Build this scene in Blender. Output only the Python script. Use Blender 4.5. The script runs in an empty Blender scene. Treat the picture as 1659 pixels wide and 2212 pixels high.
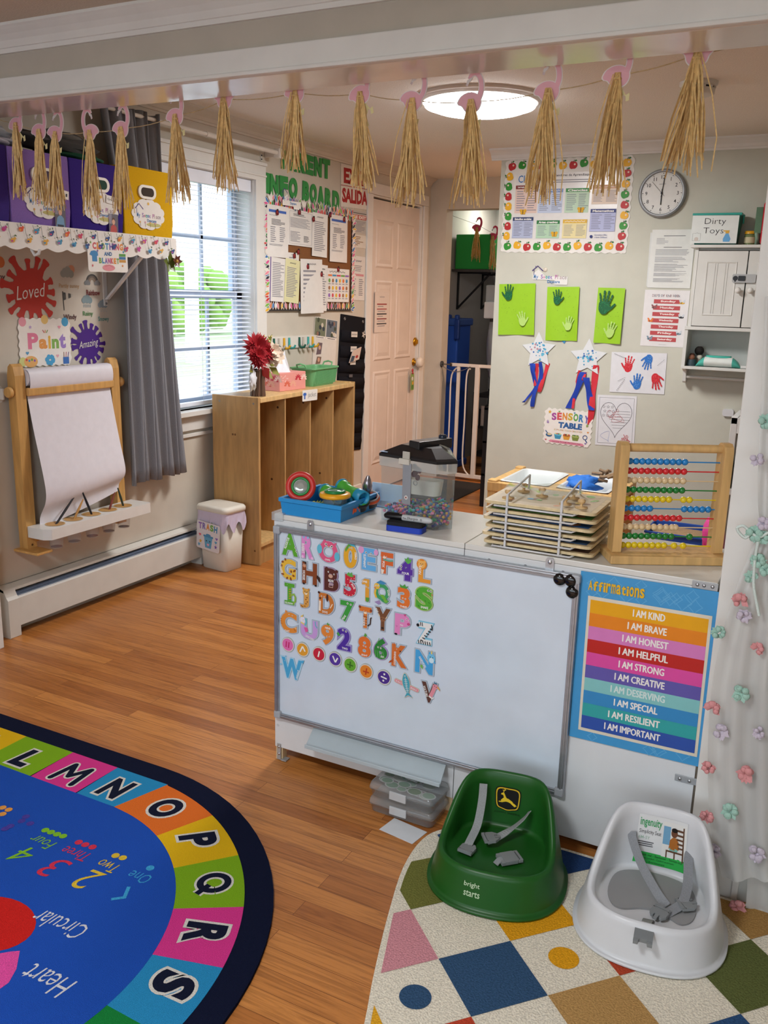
import bpy, math, random
from mathutils import Vector, Matrix
random.seed(7)
SC = bpy.context.scene
COL = SC.collection
PI = math.pi
V = Vector

# ------------------------------------------------------------------ camera
RC = ((0.88716892, 0.46077892, 0.02478111),     # camera right, down, forward in room axes
      (0.1304038, -0.19883692, -0.97131804),
      (-0.44263547, 0.86495472, -0.23648926))
FPX, IW, IH = 1922.35, 1659, 2212
CAM = V((0, 0, 1.43))
cd = bpy.data.cameras.new('camera')
cam = bpy.data.objects.new('camera', cd)
COL.objects.link(cam)
rx, dn, fw = (V(r) for r in RC)
m = Matrix((rx, -dn, -fw)).transposed().to_4x4()
m.translation = CAM
cam.matrix_world = m
cd.sensor_fit = 'VERTICAL'
cd.sensor_height = 24.0
cd.lens = 24.0 * FPX / IH
cd.clip_start = 0.02
SC.camera = cam

# ------------------------------------------------------------------ light and exposure
SC.view_settings.view_transform = 'Standard'
SC.view_settings.look = 'None'
SC.view_settings.gamma = 1.0
SC.view_settings.use_curve_mapping = False
SC.view_settings.exposure = 0.66
SC.cycles.use_denoising = True
SC.cycles.max_bounces = 8
SC.cycles.diffuse_bounces = 4
SC.cycles.transparent_max_bounces = 24
SC.cycles.sample_clamp_indirect = 4.0
SC.cycles.caustics_reflective = False
SC.cycles.caustics_refractive = False
WORLD = bpy.data.worlds.new('sky')
SC.world = WORLD
WORLD.use_nodes = True
nt = WORLD.node_tree
bg = nt.nodes['Background']
bg.inputs['Color'].default_value = (0.80, 0.90, 1.0, 1)
bg.inputs['Strength'].default_value = 2.3

def area_light(name, loc, rot, size, power, color=(1, 1, 1), shape='DISK', size_y=None, spread=PI):
    d = bpy.data.lights.new(name, 'AREA')
    d.shape = shape
    d.size = size
    if size_y: d.size_y = size_y
    d.energy = power
    d.color = color
    d.spread = spread
    o = bpy.data.objects.new(name, d)
    COL.objects.link(o)
    o.location = loc
    o.rotation_euler = rot
    return o
LIGHT_XY = (-1.63, 4.03)
ZC = 2.30            # ceiling of the far room
ZN = 2.19            # ceiling of the near room
area_light('near_room_fill', (-0.9, 0.2, ZN - 0.05), (0, 0, 0), 0.45, 23, (0.94, 0.97, 1.0))  # added fill lamp out of view, brightens the near room
area_light('ceiling_disc_lamp', (LIGHT_XY[0], LIGHT_XY[1], ZC - 0.075), (0, 0, 0), 0.5, 22, (1.0, 0.96, 0.92))
area_light('hall_lamp', (-1.25, 5.98, 2.12), (0, 0, 0), 0.3, 22, (1.0, 0.62, 0.42))
area_light('back_hall_fill', (-2.7, 7.5, 2.25), (0, 0, 0), 0.3, 7.0, (1.0, 0.9, 0.8))  # added unseen lamp, lifts the dark room past the doorway

# ------------------------------------------------------------------ pixel rays used to measure the photograph
def ray(px, py):
    a, b = (px - IW / 2) / FPX, (py - IH / 2) / FPX
    return rx * a + dn * b + fw
def hit(axis, val, px, py):
    d = ray(px, py)
    return CAM + d * ((val - CAM[axis]) / d[axis])

# ------------------------------------------------------------------ materials
def lin(h):
    h = h.lstrip('#')
    out = []
    for i in (0, 2, 4):
        c = int(h[i:i + 2], 16) / 255
        out.append(c / 12.92 if c <= 0.04045 else ((c + 0.055) / 1.055) ** 2.4)
    return tuple(out)
MATS = {}
def C(h, rough=0.6, kind='paint', metal=0.0, alpha=1.0, trans=0.0, spec=0.35):
    """procedural surface of one body colour; kind picks the fine grain"""
    key = (h, rough, kind, metal, alpha, trans, spec)
    if key in MATS: return MATS[key]
    m = bpy.data.materials.new('%s_%s' % (kind, h.lstrip('#')))
    m.use_nodes = True
    t = m.node_tree
    b = t.nodes['Principled BSDF']
    c = lin(h)
    b.inputs['Roughness'].default_value = rough
    b.inputs['Metallic'].default_value = metal
    b.inputs['Alpha'].default_value = alpha
    b.inputs['Transmission Weight'].default_value = trans
    b.inputs['Specular IOR Level'].default_value = spec
    if kind == 'flat' or trans > 0:
        b.inputs['Base Color'].default_value = (*c, 1)
    else:
        tc = t.nodes.new('ShaderNodeTexCoord')
        n = t.nodes.new('ShaderNodeTexNoise')
        sc, var, bump = {'paint': (9, .03, 0), 'paper': (30, .02, .02), 'plastic': (14, .025, 0), 'fabric': (420, .09, .2),
                         'metal': (60, .06, 0), 'carpet': (700, .28, .8), 'shag': (230, .17, .8), 'straw': (90, .13, 0), 'wood': (8, .13, .03),
                         'popcorn': (170, .05, .55), 'skin': (20, .08, 0)}[kind]
        n.inputs['Scale'].default_value = sc
        n.inputs['Detail'].default_value = 4
        src = tc.outputs['Object']
        if kind == 'wood':
            mp = t.nodes.new('ShaderNodeMapping')
            mp.inputs['Scale'].default_value = (6, 6, .8)
            t.links.new(src, mp.inputs['Vector'])
            src = mp.outputs['Vector']
        t.links.new(src, n.inputs['Vector'])
        mix = t.nodes.new('ShaderNodeMix')
        mix.data_type = 'RGBA'
        mix.inputs['A'].default_value = (*(x * (1 - var) for x in c), 1)
        mix.inputs['B'].default_value = (*(min(1, x * (1 + var)) for x in c), 1)
        mr = t.nodes.new('ShaderNodeMapRange')
        mr.inputs['From Min'].default_value = .35
        mr.inputs['From Max'].default_value = .65
        t.links.new(n.outputs['Fac'], mr.inputs['Value'])
        t.links.new(mr.outputs['Result'], mix.inputs['Factor'])
        t.links.new(mix.outputs['Result'], b.inputs['Base Color'])
        if bump:
            bp = t.nodes.new('ShaderNodeBump')
            bp.inputs['Strength'].default_value = bump
            bp.inputs['Distance'].default_value = .004
            t.links.new(n.outputs['Fac'], bp.inputs['Height'])
            t.links.new(bp.outputs['Normal'], b.inputs['Normal'])
    MATS[key] = m
    return m
def paper(h): return C(h, .55, 'paper')
def plast(h, r=.35): return C(h, r, 'plastic')
def wood(h, r=.45): return C(h, r, 'wood')
def fab(h): return C(h, .9, 'fabric', spec=.1)
def met(h, r=.35): return C(h, r, 'metal', metal=.9)
def glassy(h, alpha, r=.08):
    """thin clear plastic or glass: mostly see-through with a real sheen"""
    key = ('glassy', h, alpha, r)
    if key in MATS: return MATS[key]
    m = bpy.data.materials.new('clear_' + h.lstrip('#'))
    m.use_nodes = True
    t = m.node_tree
    t.nodes.remove(t.nodes['Principled BSDF'])
    out = t.nodes['Material Output']
    tr = t.nodes.new('ShaderNodeBsdfTransparent')
    tr.inputs['Color'].default_value = (*(x ** .25 for x in lin(h)), 1)
    df = t.nodes.new('ShaderNodeBsdfDiffuse')
    df.inputs['Color'].default_value = (*lin(h), 1)
    gl = t.nodes.new('ShaderNodeBsdfGlossy')
    gl.inputs['Roughness'].default_value = r
    lw_ = t.nodes.new('ShaderNodeLayerWeight')
    pw = t.nodes.new('ShaderNodeMath')
    pw.operation = 'POWER'
    pw.inputs[1].default_value = 5
    t.links.new(lw_.outputs['Facing'], pw.inputs[0])
    fr = t.nodes.new('ShaderNodeMath')
    fr.operation = 'MULTIPLY_ADD'
    fr.inputs[1].default_value = .8
    fr.inputs[2].default_value = .035
    t.links.new(pw.outputs[0], fr.inputs[0])
    m1 = t.nodes.new('ShaderNodeMixShader')
    m1.inputs[0].default_value = alpha
    t.links.new(tr.outputs[0], m1.inputs[1])
    t.links.new(df.outputs[0], m1.inputs[2])
    m2 = t.nodes.new('ShaderNodeMixShader')
    t.links.new(fr.outputs[0], m2.inputs[0])
    t.links.new(m1.outputs[0], m2.inputs[1])
    t.links.new(gl.outputs[0], m2.inputs[2])
    t.links.new(m2.outputs[0], out.inputs['Surface'])
    MATS[key] = m
    return m
def emit(name, col, s):
    m = bpy.data.materials.new(name)
    m.use_nodes = True
    b = m.node_tree.nodes['Principled BSDF']
    b.inputs['Base Color'].default_value = (.9, .9, .9, 1)
    b.inputs['Emission Color'].default_value = (*col, 1)
    b.inputs['Emission Strength'].default_value = s
    return m

# ------------------------------------------------------------------ frames: a flat working area standing in the room
class F:
    def __init__(s, o, u=(1, 0, 0), v=(0, 0, 1), n=None):
        s.o, s.u, s.v = V(o), V(u).normalized(), V(v).normalized()
        s.n = V(n) if n is not None else s.u.cross(s.v)
        s.w = s.h = 1.0
    def __call__(s, a, b, c=0.0): return s.o + s.u * a + s.v * b + s.n * c
    def at(s, a, b, c=0.0, rot=0.0):
        cu = s.u * math.cos(rot) + s.v * math.sin(rot)
        cv = s.v * math.cos(rot) - s.u * math.sin(rot)
        f = F(s(a, b, c), cu, cv, s.n)
        f.w, f.h = s.w, s.h
        return f
def sheet(axis, val, tl, tr, br, bl, square=True):
    """upright sheet on a wall, measured by its four corners"""
    p = [hit(axis, val, *q) for q in (tl, tr, br, bl)]
    u = (p[1] - p[0]) + (p[2] - p[3])
    v = (p[0] - p[3]) + (p[1] - p[2])
    w, h = u.length / 2, v.length / 2
    u.normalize()
    v = (v - u * v.dot(u)).normalized()
    c = (p[0] + p[1] + p[2] + p[3]) / 4
    f = F(c - u * w / 2 - v * h / 2, u, v)
    f.w, f.h = w, h
    return f

TXT = {}
def t_area(g):
    A = 0
    for f in g[1]:
        P = [g[0][i] for i in f]
        A += abs(sum(P[i - 1][0] * P[i][1] - P[i][0] * P[i - 1][1] for i in range(len(P)))) / 2
    return A
def text_geo(s, bold=0.0, shear=0.0, sp=1.0):
    """outline letters; a heavy single letter whose outline folds over itself is taken a little lighter"""
    if s == '9':
        vs, fs, x0, x1, y0, y1 = text_geo('6', bold, shear, sp)
        return [(-x, -y) for x, y in vs], fs, -x1, -x0, -y1, -y0
    if len(s) > 1 or bold < .06: return text_raw(s, bold, shear, sp)
    A0 = t_area(text_raw(s, 0, 0, sp))
    ref = (t_area(text_raw(s, .05, 0, sp)) / A0 - 1) / .05
    while bold > .06:
        g = text_raw(s, bold, shear, sp)
        if .8 * ref < (t_area(g) / A0 - 1) / bold < 1.4 * ref: return g
        bold -= .007
    return text_raw(s, bold, shear, sp)
def text_raw(s, bold=0.0, shear=0.0, sp=1.0):
    k = (s, bold, shear, sp)
    if k not in TXT:
        c = bpy.data.curves.new('t', 'FONT')
        c.body = s
        c.resolution_u = 5 if len(s) < 3 else 2
        c.offset = bold
        c.shear = shear
        c.space_character = sp
        o = bpy.data.objects.new('t', c)
        me = o.to_mesh()
        vs = [(v.co.x, v.co.y) for v in me.vertices]
        fs = [tuple(p.vertices) for p in me.polygons]
        o.to_mesh_clear()
        bpy.data.objects.remove(o)
        bpy.data.curves.remove(c)
        xs = [v[0] for v in vs] or [0]
        ys = [v[1] for v in vs] or [0]
        TXT[k] = (vs, fs, min(xs), max(xs), min(ys), max(ys))
    return TXT[k]

# ------------------------------------------------------------------ mesh builder
class MB:
    def __init__(s):
        s.v, s.f, s.mi, s.sm, s.mats, s.lay = [], [], [], [], [], 0.0
    def idx(s, m):
        if m not in s.mats: s.mats.append(m)
        return s.mats.index(m)
    def add(s, vs, fs, m, smooth=False):
        b = len(s.v)
        s.v += [V(x) for x in vs]
        i = s.idx(m)
        for f in fs:
            s.f.append(tuple(b + k for k in f))
            s.mi.append(i)
            s.sm.append(smooth)
    def hexa(s, p, m):
        s.add(p, [(0, 3, 2, 1), (4, 5, 6, 7), (0, 1, 5, 4), (1, 2, 6, 5), (2, 3, 7, 6), (3, 0, 4, 7)], m)
    def box(s, lo, hi, m):
        (a, b, c), (d, e, f) = lo, hi
        s.hexa([(a, b, c), (d, b, c), (d, e, c), (a, e, c), (a, b, f), (d, b, f), (d, e, f), (a, e, f)], m)
    def fbox(s, fr, a0, b0, c0, a1, b1, c1, m):
        s.hexa([fr(a0, b0, c0), fr(a1, b0, c0), fr(a1, b1, c0), fr(a0, b1, c0), fr(a0, b0, c1), fr(a1, b0, c1), fr(a1, b1, c1), fr(a0, b1, c1)], m)
    def poly(s, fr, pts, m, c=None):
        if c is None:
            s.lay += .00003
            c = s.lay
        s.add([fr(a, b, c) for a, b in pts], [tuple(range(len(pts)))], m)
    def prism(s, fr, pts, c0, c1, m, smooth=False, back=True):
        n = len(pts)
        a = sum(pts[i][0] * pts[(i + 1) % n][1] - pts[(i + 1) % n][0] * pts[i][1] for i in range(n))
        if a < 0: pts = pts[::-1]
        s.add([fr(x, y, c1) for x, y in pts], [tuple(range(n))], m)
        if back: s.add([fr(x, y, c0) for x, y in pts], [tuple(range(n))[::-1]], m)
        s.add([fr(x, y, c0) for x, y in pts] + [fr(x, y, c1) for x, y in pts], [(i, (i + 1) % n, n + (i + 1) % n, n + i) for i in range(n)], m, smooth)
    def rect(s, fr, a0, b0, a1, b1, m, c=None): s.poly(fr, [(a0, b0), (a1, b0), (a1, b1), (a0, b1)], m, c)
    def disc(s, fr, a, b, r, m, n=20, ry=None, c=None, rot=0):
        ry = ry or r
        cr, sr = math.cos(rot), math.sin(rot)
        pts = []
        for i in range(n):
            x, y = r * math.cos(2 * PI * i / n), ry * math.sin(2 * PI * i / n)
            pts.append((a + x * cr - y * sr, b + x * sr + y * cr))
        s.poly(fr, pts, m, c)
    def ring(s, fr, a, b, r0, r1, m, n=32, c=None, ph=(0, 1)):
        if c is None:
            s.lay += .00003
            c = s.lay
        vs = []
        for i in range(n + 1):
            t = 2 * PI * (ph[0] + (ph[1] - ph[0]) * i / n)
            vs += [fr(a + r0 * math.cos(t), b + r0 * math.sin(t), c), fr(a + r1 * math.cos(t), b + r1 * math.sin(t), c)]
        s.add(vs, [(2 * i, 2 * i + 1, 2 * i + 3, 2 * i + 2) for i in range(n)], m)
    def stroke(s, fr, pts, w, m, c=None, taper=None):
        """flat painted line; taper = end width"""
        if c is None:
            s.lay += .00003
            c = s.lay
        vs, n = [], len(pts)
        for i, (x, y) in enumerate(pts):
            x0, y0 = pts[max(0, i - 1)]
            x1, y1 = pts[min(n - 1, i + 1)]
            dx, dy = x1 - x0, y1 - y0
            l = math.hypot(dx, dy) or 1
            hw = (w if taper is None else w + (taper - w) * i / (n - 1)) / 2
            vs += [fr(x - dy / l * hw, y + dx / l * hw, c), fr(x + dy / l * hw, y - dx / l * hw, c)]
        s.add(vs, [(2 * i, 2 * i + 1, 2 * i + 3, 2 * i + 2) for i in range(n - 1)], m)
    def text(s, fr, st, a0, b0, a1, b1, m, bold=0.0, shear=0.0, c=None, rot=0.0, keep=False, depth=0.0, sp=1.0):
        """lettering that fills the box a0 b0 a1 b1; keep = keep the letters' proportions"""
        vs, fs, x0, x1, y0, y1 = text_geo(st, bold, shear, sp)
        if not vs: return
        if c is None:
            s.lay += .00003
            c = s.lay
        w, h = a1 - a0, b1 - b0
        sx, sy = w / (x1 - x0 or 1), h / (y1 - y0 or 1)
        if keep: sx = sy = min(sx, sy)
        ca, cb, cr, sr = (a0 + a1) / 2, (b0 + b1) / 2, math.cos(rot), math.sin(rot)
        P = []
        for x, y in vs:
            x, y = (x - (x0 + x1) / 2) * sx, (y - (y0 + y1) / 2) * sy
            P.append((ca + x * cr - y * sr, cb + x * sr + y * cr))
        s.add([fr(x, y, c + depth) for x, y in P], fs, m)
        if depth:
            ed = {}
            for f in fs:
                for i in range(len(f)):
                    e = (f[i], f[(i + 1) % len(f)])
                    k = tuple(sorted(e))
                    ed[k] = None if k in ed else e
            b = []
            q = []
            for e in ed.values():
                if e:
                    i = len(q)
                    q += [fr(*P[e[0]], c), fr(*P[e[1]], c), fr(*P[e[1]], c + depth), fr(*P[e[0]], c + depth)]
                    b.append((i, i + 1, i + 2, i + 3))
            s.add(q, b, m)
    def loft(s, rings, m, close=True, caps=(True, True), smooth=True):
        n = len(rings[0])
        vs = [p for r in rings for p in r]
        fs = []
        for k in range(len(rings) - 1):
            for i in range(n if close else n - 1):
                j = (i + 1) % n
                fs.append((k * n + i, k * n + j, (k + 1) * n + j, (k + 1) * n + i))
        s.add(vs, fs, m, smooth)
        if close and caps[0]: s.add(rings[0], [tuple(range(n))[::-1]], m)
        if close and caps[1]: s.add(rings[-1], [tuple(range(n))], m)
    def tube(s, pts, r, m, n=10, smooth=True, caps=True):
        pts = [V(p) for p in pts]
        rr = r if isinstance(r, (list, tuple)) else [r] * len(pts)
        rings = []
        up = None
        for i, p in enumerate(pts):
            d = (pts[min(i + 1, len(pts) - 1)] - pts[max(0, i - 1)]).normalized()
            if up is None:
                up = d.cross(V((0, 0, 1)) if abs(d.z) < .9 else V((1, 0, 0))).normalized()
            up = (up - d * up.dot(d)).normalized()
            w = d.cross(up)
            rings.append([p + (up * math.cos(2 * PI * k / n) + w * math.sin(2 * PI * k / n)) * rr[i] for k in range(n)])
        s.loft(rings, m, caps=(caps, caps), smooth=smooth)
    def lathe(s, o, prof, m, n=28, ax=(0, 0, 1), caps=(True, True), sx=1, sy=1, smooth=True):
        o, ax = V(o), V(ax).normalized()
        u = ax.cross(V((0, 1, 0)) if abs(ax.y) < .9 else V((1, 0, 0))).normalized()
        w = ax.cross(u)
        s.loft([[o + ax * z + (u * math.cos(2 * PI * k / n) * sx + w * math.sin(2 * PI * k / n) * sy) * r for k in range(n)] for r, z in prof], m, caps=caps, smooth=smooth)
    def ball(s, o, r, m, n=14, sq=(1, 1, 1)):
        o = V(o)
        k = max(6, n // 2 + 1)
        rings = []
        for i in range(1, k):
            a = PI * i / k
            rings.append([o + V((r * sq[0] * math.sin(a) * math.cos(2 * PI * j / n), r * sq[1] * math.sin(a) * math.sin(2 * PI * j / n), -r * sq[2] * math.cos(a))) for j in range(n)])
        s.loft(rings, m, caps=(True, True))
    def torus(s, o, R, r, m, ax=(0, 0, 1), n=32, k=8, ph=(0, 1)):
        o, ax = V(o), V(ax).normalized()
        u = ax.cross(V((0, 1, 0)) if abs(ax.y) < .9 else V((1, 0, 0))).normalized()
        w = ax.cross(u)
        full = ph == (0, 1)
        rings = []
        for i in range(n + (0 if full else 1)):
            t = 2 * PI * (ph[0] + (ph[1] - ph[0]) * i / n)
            d = u * math.cos(t) + w * math.sin(t)
            rings.append([o + d * (R + r * math.cos(2 * PI * j / k)) + ax * r * math.sin(2 * PI * j / k) for j in range(k)])
        if full: rings.append(rings[0])
        s.loft(rings, m, caps=(not full, not full))
    def build(s, name, parent=None, bevel=0.0, segs=2, origin=None, sub=0, solid=0.0):
        me = bpy.data.meshes.new(name)
        xs = [[p[i] for p in s.v] for i in range(3)]
        o = V(origin) if origin is not None else V(((min(xs[0]) + max(xs[0])) / 2, (min(xs[1]) + max(xs[1])) / 2, min(xs[2])))
        me.from_pydata([p - o for p in s.v], [], s.f)
        for mt in s.mats: me.materials.append(mt)
        for p, i, q in zip(me.polygons, s.mi, s.sm):
            p.material_index = i
            p.use_smooth = q
        me.update()
        ob = bpy.data.objects.new(name, me)
        COL.objects.link(ob)
        ob.location = o
        if parent is not None:
            ob.parent = parent
            q = parent
            while q is not None:
                ob.location -= q.location
                q = q.parent
        if solid:
            md = ob.modifiers.new('thick', 'SOLIDIFY')
            md.thickness = solid
            md.offset = 0
        if bevel:
            md = ob.modifiers.new('edge', 'BEVEL')
            md.width = bevel
            md.segments = segs
            md.limit_method = 'ANGLE'
            md.angle_limit = math.radians(40)
        if sub:
            md = ob.modifiers.new('soft', 'SUBSURF')
            md.levels = md.render_levels = sub
        return ob
def tag(o, label, cat, group=None, kind=None):
    o['label'] = label
    o['category'] = cat
    if group: o['group'] = group
    if kind: o['kind'] = kind
    return o
def thing(name, label, cat, loc=(0, 0, 0), group=None):
    o = bpy.data.objects.new(name, None)
    o.empty_display_size = .05
    COL.objects.link(o)
    o.location = loc
    return tag(o, label, cat, group)
def struct(mb, name, **k):
    o = mb.build(name, **k)
    o['kind'] = 'structure'
    return o
def smooth_path(pts, n=6, closed=False):
    """Catmull-Rom through points of any dimension"""
    out = []
    L = len(pts)
    rng = range(L) if closed else range(L - 1)
    for i in rng:
        p0 = pts[(i - 1) % L] if closed else pts[max(0, i - 1)]
        p1, p2 = pts[i], pts[(i + 1) % L]
        p3 = pts[(i + 2) % L] if closed else pts[min(L - 1, i + 2)]
        for k in range(n):
            t = k / n
            out.append(tuple(.5 * (2 * b + (c - a) * t + (2 * a - 5 * b + 4 * c - d) * t * t + (3 * b - a - 3 * c + d) * t ** 3) for a, b, c, d in zip(p0, p1, p2, p3)))
    if not closed: out.append(tuple(pts[-1]))
    return out
def wavy(w, h, amp, wl, r=.02):
    """evenly stepped outline of a sheet with a softly waved edge"""
    P = rrect(0, 0, w, h, r, 6)
    out, acc, st = [], 0.0, wl / 6
    for (x0, y0), (x1, y1) in zip(P, P[1:] + P[:1]):
        l = math.hypot(x1 - x0, y1 - y0)
        n = max(1, round(l / st))
        for i in range(n):
            s = i / n
            k = amp * math.sin((acc + l * s) / wl * 2 * PI) / (l or 1)
            out.append((x0 + (x1 - x0) * s + (y1 - y0) * k, y0 + (y1 - y0) * s - (x1 - x0) * k))
        acc += l
    return out
def scrib(b, fr, x0, y0, x1, y1, m):
    """a line of writing too small to read"""
    n = 22
    b.stroke(fr, [(x0 + (x1 - x0) * i / n, (y0 + y1) / 2 + (y1 - y0) * .4 * math.sin(i * 2.3 + x0 * 90) * math.cos(i * .7)) for i in range(n + 1)], (y1 - y0) * .2, m)
def rrect(a0, b0, a1, b1, r, n=5):
    pts = []
    for cx, cy, t in ((a1 - r, b0 + r, -PI / 2), (a1 - r, b1 - r, 0), (a0 + r, b1 - r, PI / 2), (a0 + r, b0 + r, PI)):
        for i in range(n + 1):
            q = t + PI / 2 * i / n
            pts.append((cx + r * math.cos(q), cy + r * math.sin(q)))
    return pts

WHITE = '#d9d8d4'
BLACK = '#15161a'
XL = -3.02           # left wall
YD = 2.117           # front of the white divider units
YW = 5.40            # wall with the clock
YB = 6.55            # back wall
XC = -2.026          # free end of the clock wall

# ================================================================== SETTING
def node_floor():
    m = bpy.data.materials.new('oak_strip_floor')
    m.use_nodes = True
    t = m.node_tree
    b = t.nodes['Principled BSDF']
    tc = t.nodes.new('ShaderNodeTexCoord')
    br = t.nodes.new('ShaderNodeTexBrick')
    br.offset = .37
    br.offset_frequency = 2
    br.squash = 1.0
    for k, v in (('Scale', 1), ('Mortar Size', .0006), ('Mortar Smooth', .2), ('Bias', -.1), ('Brick Width', 1.05), ('Row Height', .057)):
        br.inputs[k].default_value = v
    br.inputs['Color1'].default_value = (*lin('#c68343'), 1)
    br.inputs['Color2'].default_value = (*lin('#a0602c'), 1)
    br.inputs['Mortar'].default_value = (*lin('#6a3a18'), 1)
    t.links.new(tc.outputs['Object'], br.inputs['Vector'])
    mp = t.nodes.new('ShaderNodeMapping')
    mp.inputs['Scale'].default_value = (1.6, 34, 1)
    t.links.new(tc.outputs['Object'], mp.inputs['Vector'])
    # shift the grain board by board
    n2 = t.nodes.new('ShaderNodeTexNoise')
    n2.inputs['Scale'].default_value = 2.6
    n2.inputs['Detail'].default_value = 8
    n2.inputs['Roughness'].default_value = .62
    n2.inputs['Distortion'].default_value = 1.3
    add = t.nodes.new('ShaderNodeVectorMath')
    sc = t.nodes.new('ShaderNodeVectorMath')
    sc.operation = 'SCALE'
    sc.inputs['Scale'].default_value = 9
    t.links.new(br.outputs['Color'], sc.inputs[0])
    t.links.new(mp.outputs['Vector'], add.inputs[0])
    t.links.new(sc.outputs[0], add.inputs[1])
    t.links.new(add.outputs[0], n2.inputs['Vector'])
    ramp = t.nodes.new('ShaderNodeValToRGB')
    ramp.color_ramp.elements[0].position = .36
    ramp.color_ramp.elements[0].color = (.42, .36, .32, 1)
    ramp.color_ramp.elements[1].position = .56
    ramp.color_ramp.elements[1].color = (1, 1, 1, 1)
    t.links.new(n2.outputs['Fac'], ramp.inputs['Fac'])
    mx = t.nodes.new('ShaderNodeMix')
    mx.data_type = 'RGBA'
    mx.blend_type = 'MULTIPLY'
    mx.inputs['Factor'].default_value = .6
    t.links.new(br.outputs['Color'], mx.inputs['A'])
    t.links.new(ramp.outputs['Color'], mx.inputs['B'])
    t.links.new(mx.outputs['Result'], b.inputs['Base Color'])
    b.inputs['Roughness'].default_value = .33
    b.inputs['Specular IOR Level'].default_value = .45
    return m
WALL = C('#c4bdb0', .75, 'paint')
WALLW = C('#c2c2b5', .75, 'paint')
TRIM = C('#dcdad5', .45, 'paint')
CEIL = C('#e0dad0', .9, 'popcorn')

b = MB()
b.box((-4.2, -2.6, -.05), (2.2, 9.2, 0), node_floor())
struct(b, 'floor')

# left wall with the window and door openings
WY0, WY1, WZ0, WZ1 = 3.33, 4.245, .825, 2.035
DY0, DY1, DZ1 = 5.60, 6.42, 2.095
b = MB()
def wall_x(b, x0, x1, y0, y1, z0, z1, holes, m):
    ys = sorted({y0, y1, *[h[0] for h in holes], *[h[1] for h in holes]})
    for a, c in zip(ys, ys[1:]):
        hs = [h for h in holes if h[0] <= a and h[1] >= c]
        if not hs:
            b.box((x0, a, z0), (x1, c, z1), m)
        else:
            h = hs[0]
            if h[2] > z0: b.box((x0, a, z0), (x1, c, h[2]), m)
            if h[3] < z1: b.box((x0, a, h[3]), (x1, c, z1), m)
wall_x(b, XL - .16, XL, -2.6, YB + .12, 0, 2.4, [(WY0, WY1, WZ0, WZ1), (DY0, DY1, 0, DZ1)], WALL)
struct(b, 'wall_left')
b = MB()
b.box((XL - .02, YB, 0), (-2.88, YB + .12, 2.4), WALL)
b.box((-2.88, YB, 2.078), (-2.42, YB + .12, 2.4), WALL)
b.box((-2.42, YB, 0), (.8, YB + .12, 2.4), WALL)
struct(b, 'wall_back')
b = MB()
b.box((XC, YW, 0), (.8, YW + .11, 2.4), WALLW)
struct(b, 'wall_clock')
b = MB()
b.box((.6, YD + .2, 0), (.72, YB + .1, 2.4), WALL)
struct(b, 'wall_right')
b = MB()
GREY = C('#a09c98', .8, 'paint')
b.box((XL - .02, 8.0, 0), (.8, 8.1, 2.4), GREY)
b.box((-2.50, YB + .12, 0), (-2.42, 8.0, 2.4), GREY)
b.box((XL - .16, YB + .121, 0), (XL - .002 , 8.0, 2.4), GREY)
struct(b, 'wall_hall')
b = MB()
b.box((XL - .2, YD + .05, ZC), (.8, 8.2, ZC + .08), CEIL)
struct(b, 'ceiling')
b = MB()
b.box((XL - .2, -2.6, ZN), (2.2, YD + .02, ZN + .08), C('#cbbfae', .9, 'popcorn'))
struct(b, 'ceiling_near')
b = MB()   # the near room behind the viewer: wide window opening lets the day in
b.box((XL - .1, -2.6, 0), (2.2, -2.5, .5), WALL)
b.box((XL - .1, -2.6, 1.95), (2.2, -2.5, 2.3), WALL)
b.box((2.1, -2.6, 0), (2.2, YD, 2.3), WALL)
struct(b, 'wall_near')

# header beam: boxed casing below, painted wall strip, crown above
b = MB()
SOFFIT = C('#ddd5cb', .16, 'paint', spec=.6)
b.box((XL, YD + .004, 1.987), (.8, 2.30, 2.42), SOFFIT)
struct(b, 'beam', bevel=.004)
b = MB()
b.box((XL, YD - .014, 1.987), (-.2, YD + .004, 2.054), TRIM)
b.box((XL, YD - .02, 1.987), (-.2, YD - .012, 1.998), TRIM)
struct(b, 'trim_1', bevel=.003)
b = MB()
b.box((XL, YD - .002, 2.05), (2.1, YD + .003, 2.3), C('#b7afa2', .8, 'paint'))
struct(b, 'wall_header')
def crown(name, fr, L, H, D, m):
    """crown moulding: fr.u runs along the wall, fr.v goes down, fr.n comes out of the wall"""
    prof = [(0, 0), (D, 0), (D, .008), (D * .9, .012), (D * .84, H * .22), (D * .62, H * .36), (D * .4, H * .55), (D * .26, H * .8), (D * .2, H * .82), (D * .16, H), (0, H)]
    b = MB()
    b.loft([[fr(t, q, p) for p, q in prof] for t in (0, L)], m, smooth=False)
    return struct(b, name)
crown('trim_2', F((XL, YD - .002, ZN), (1, 0, 0), (0, 0, -1), (0, -1, 0)), 5.1, .068, .062, TRIM)
crown('trim_3', F((XL, 2.3, ZC), (0, 1, 0), (0, 0, -1), (1, 0, 0)), YB - 2.3 - .02, .062, .062, C('#c6bdb0', .6, 'paint'))
crown('trim_4', F((XC - .06, YW, ZC), (1, 0, 0), (0, 0, -1), (0, -1, 0)), 2.7, .062, .062, TRIM)
b = MB()   # casing of the opening, at both ends
b.box((-.200, YD - .012, 0), (-.085, YD + .004, 2.054), TRIM)
b.box((-.196, YD + .004, 0), (.62, 2.30, 1.99), TRIM)
b.box((-.09, YD - .02, 0), (-.075, YD + .004, 2.054), TRIM)
b.box((-.08, YD - .004, 0), (2.1, YD + .004, 2.1), C('#c9cbc6', .7, 'paint'))
struct(b, 'trim_5', bevel=.002)
b = MB()
b.box((XL, YD - .01, 0), (-2.90, 2.31, 2.0), TRIM)
struct(b, 'trim_6', bevel=.003)
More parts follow.
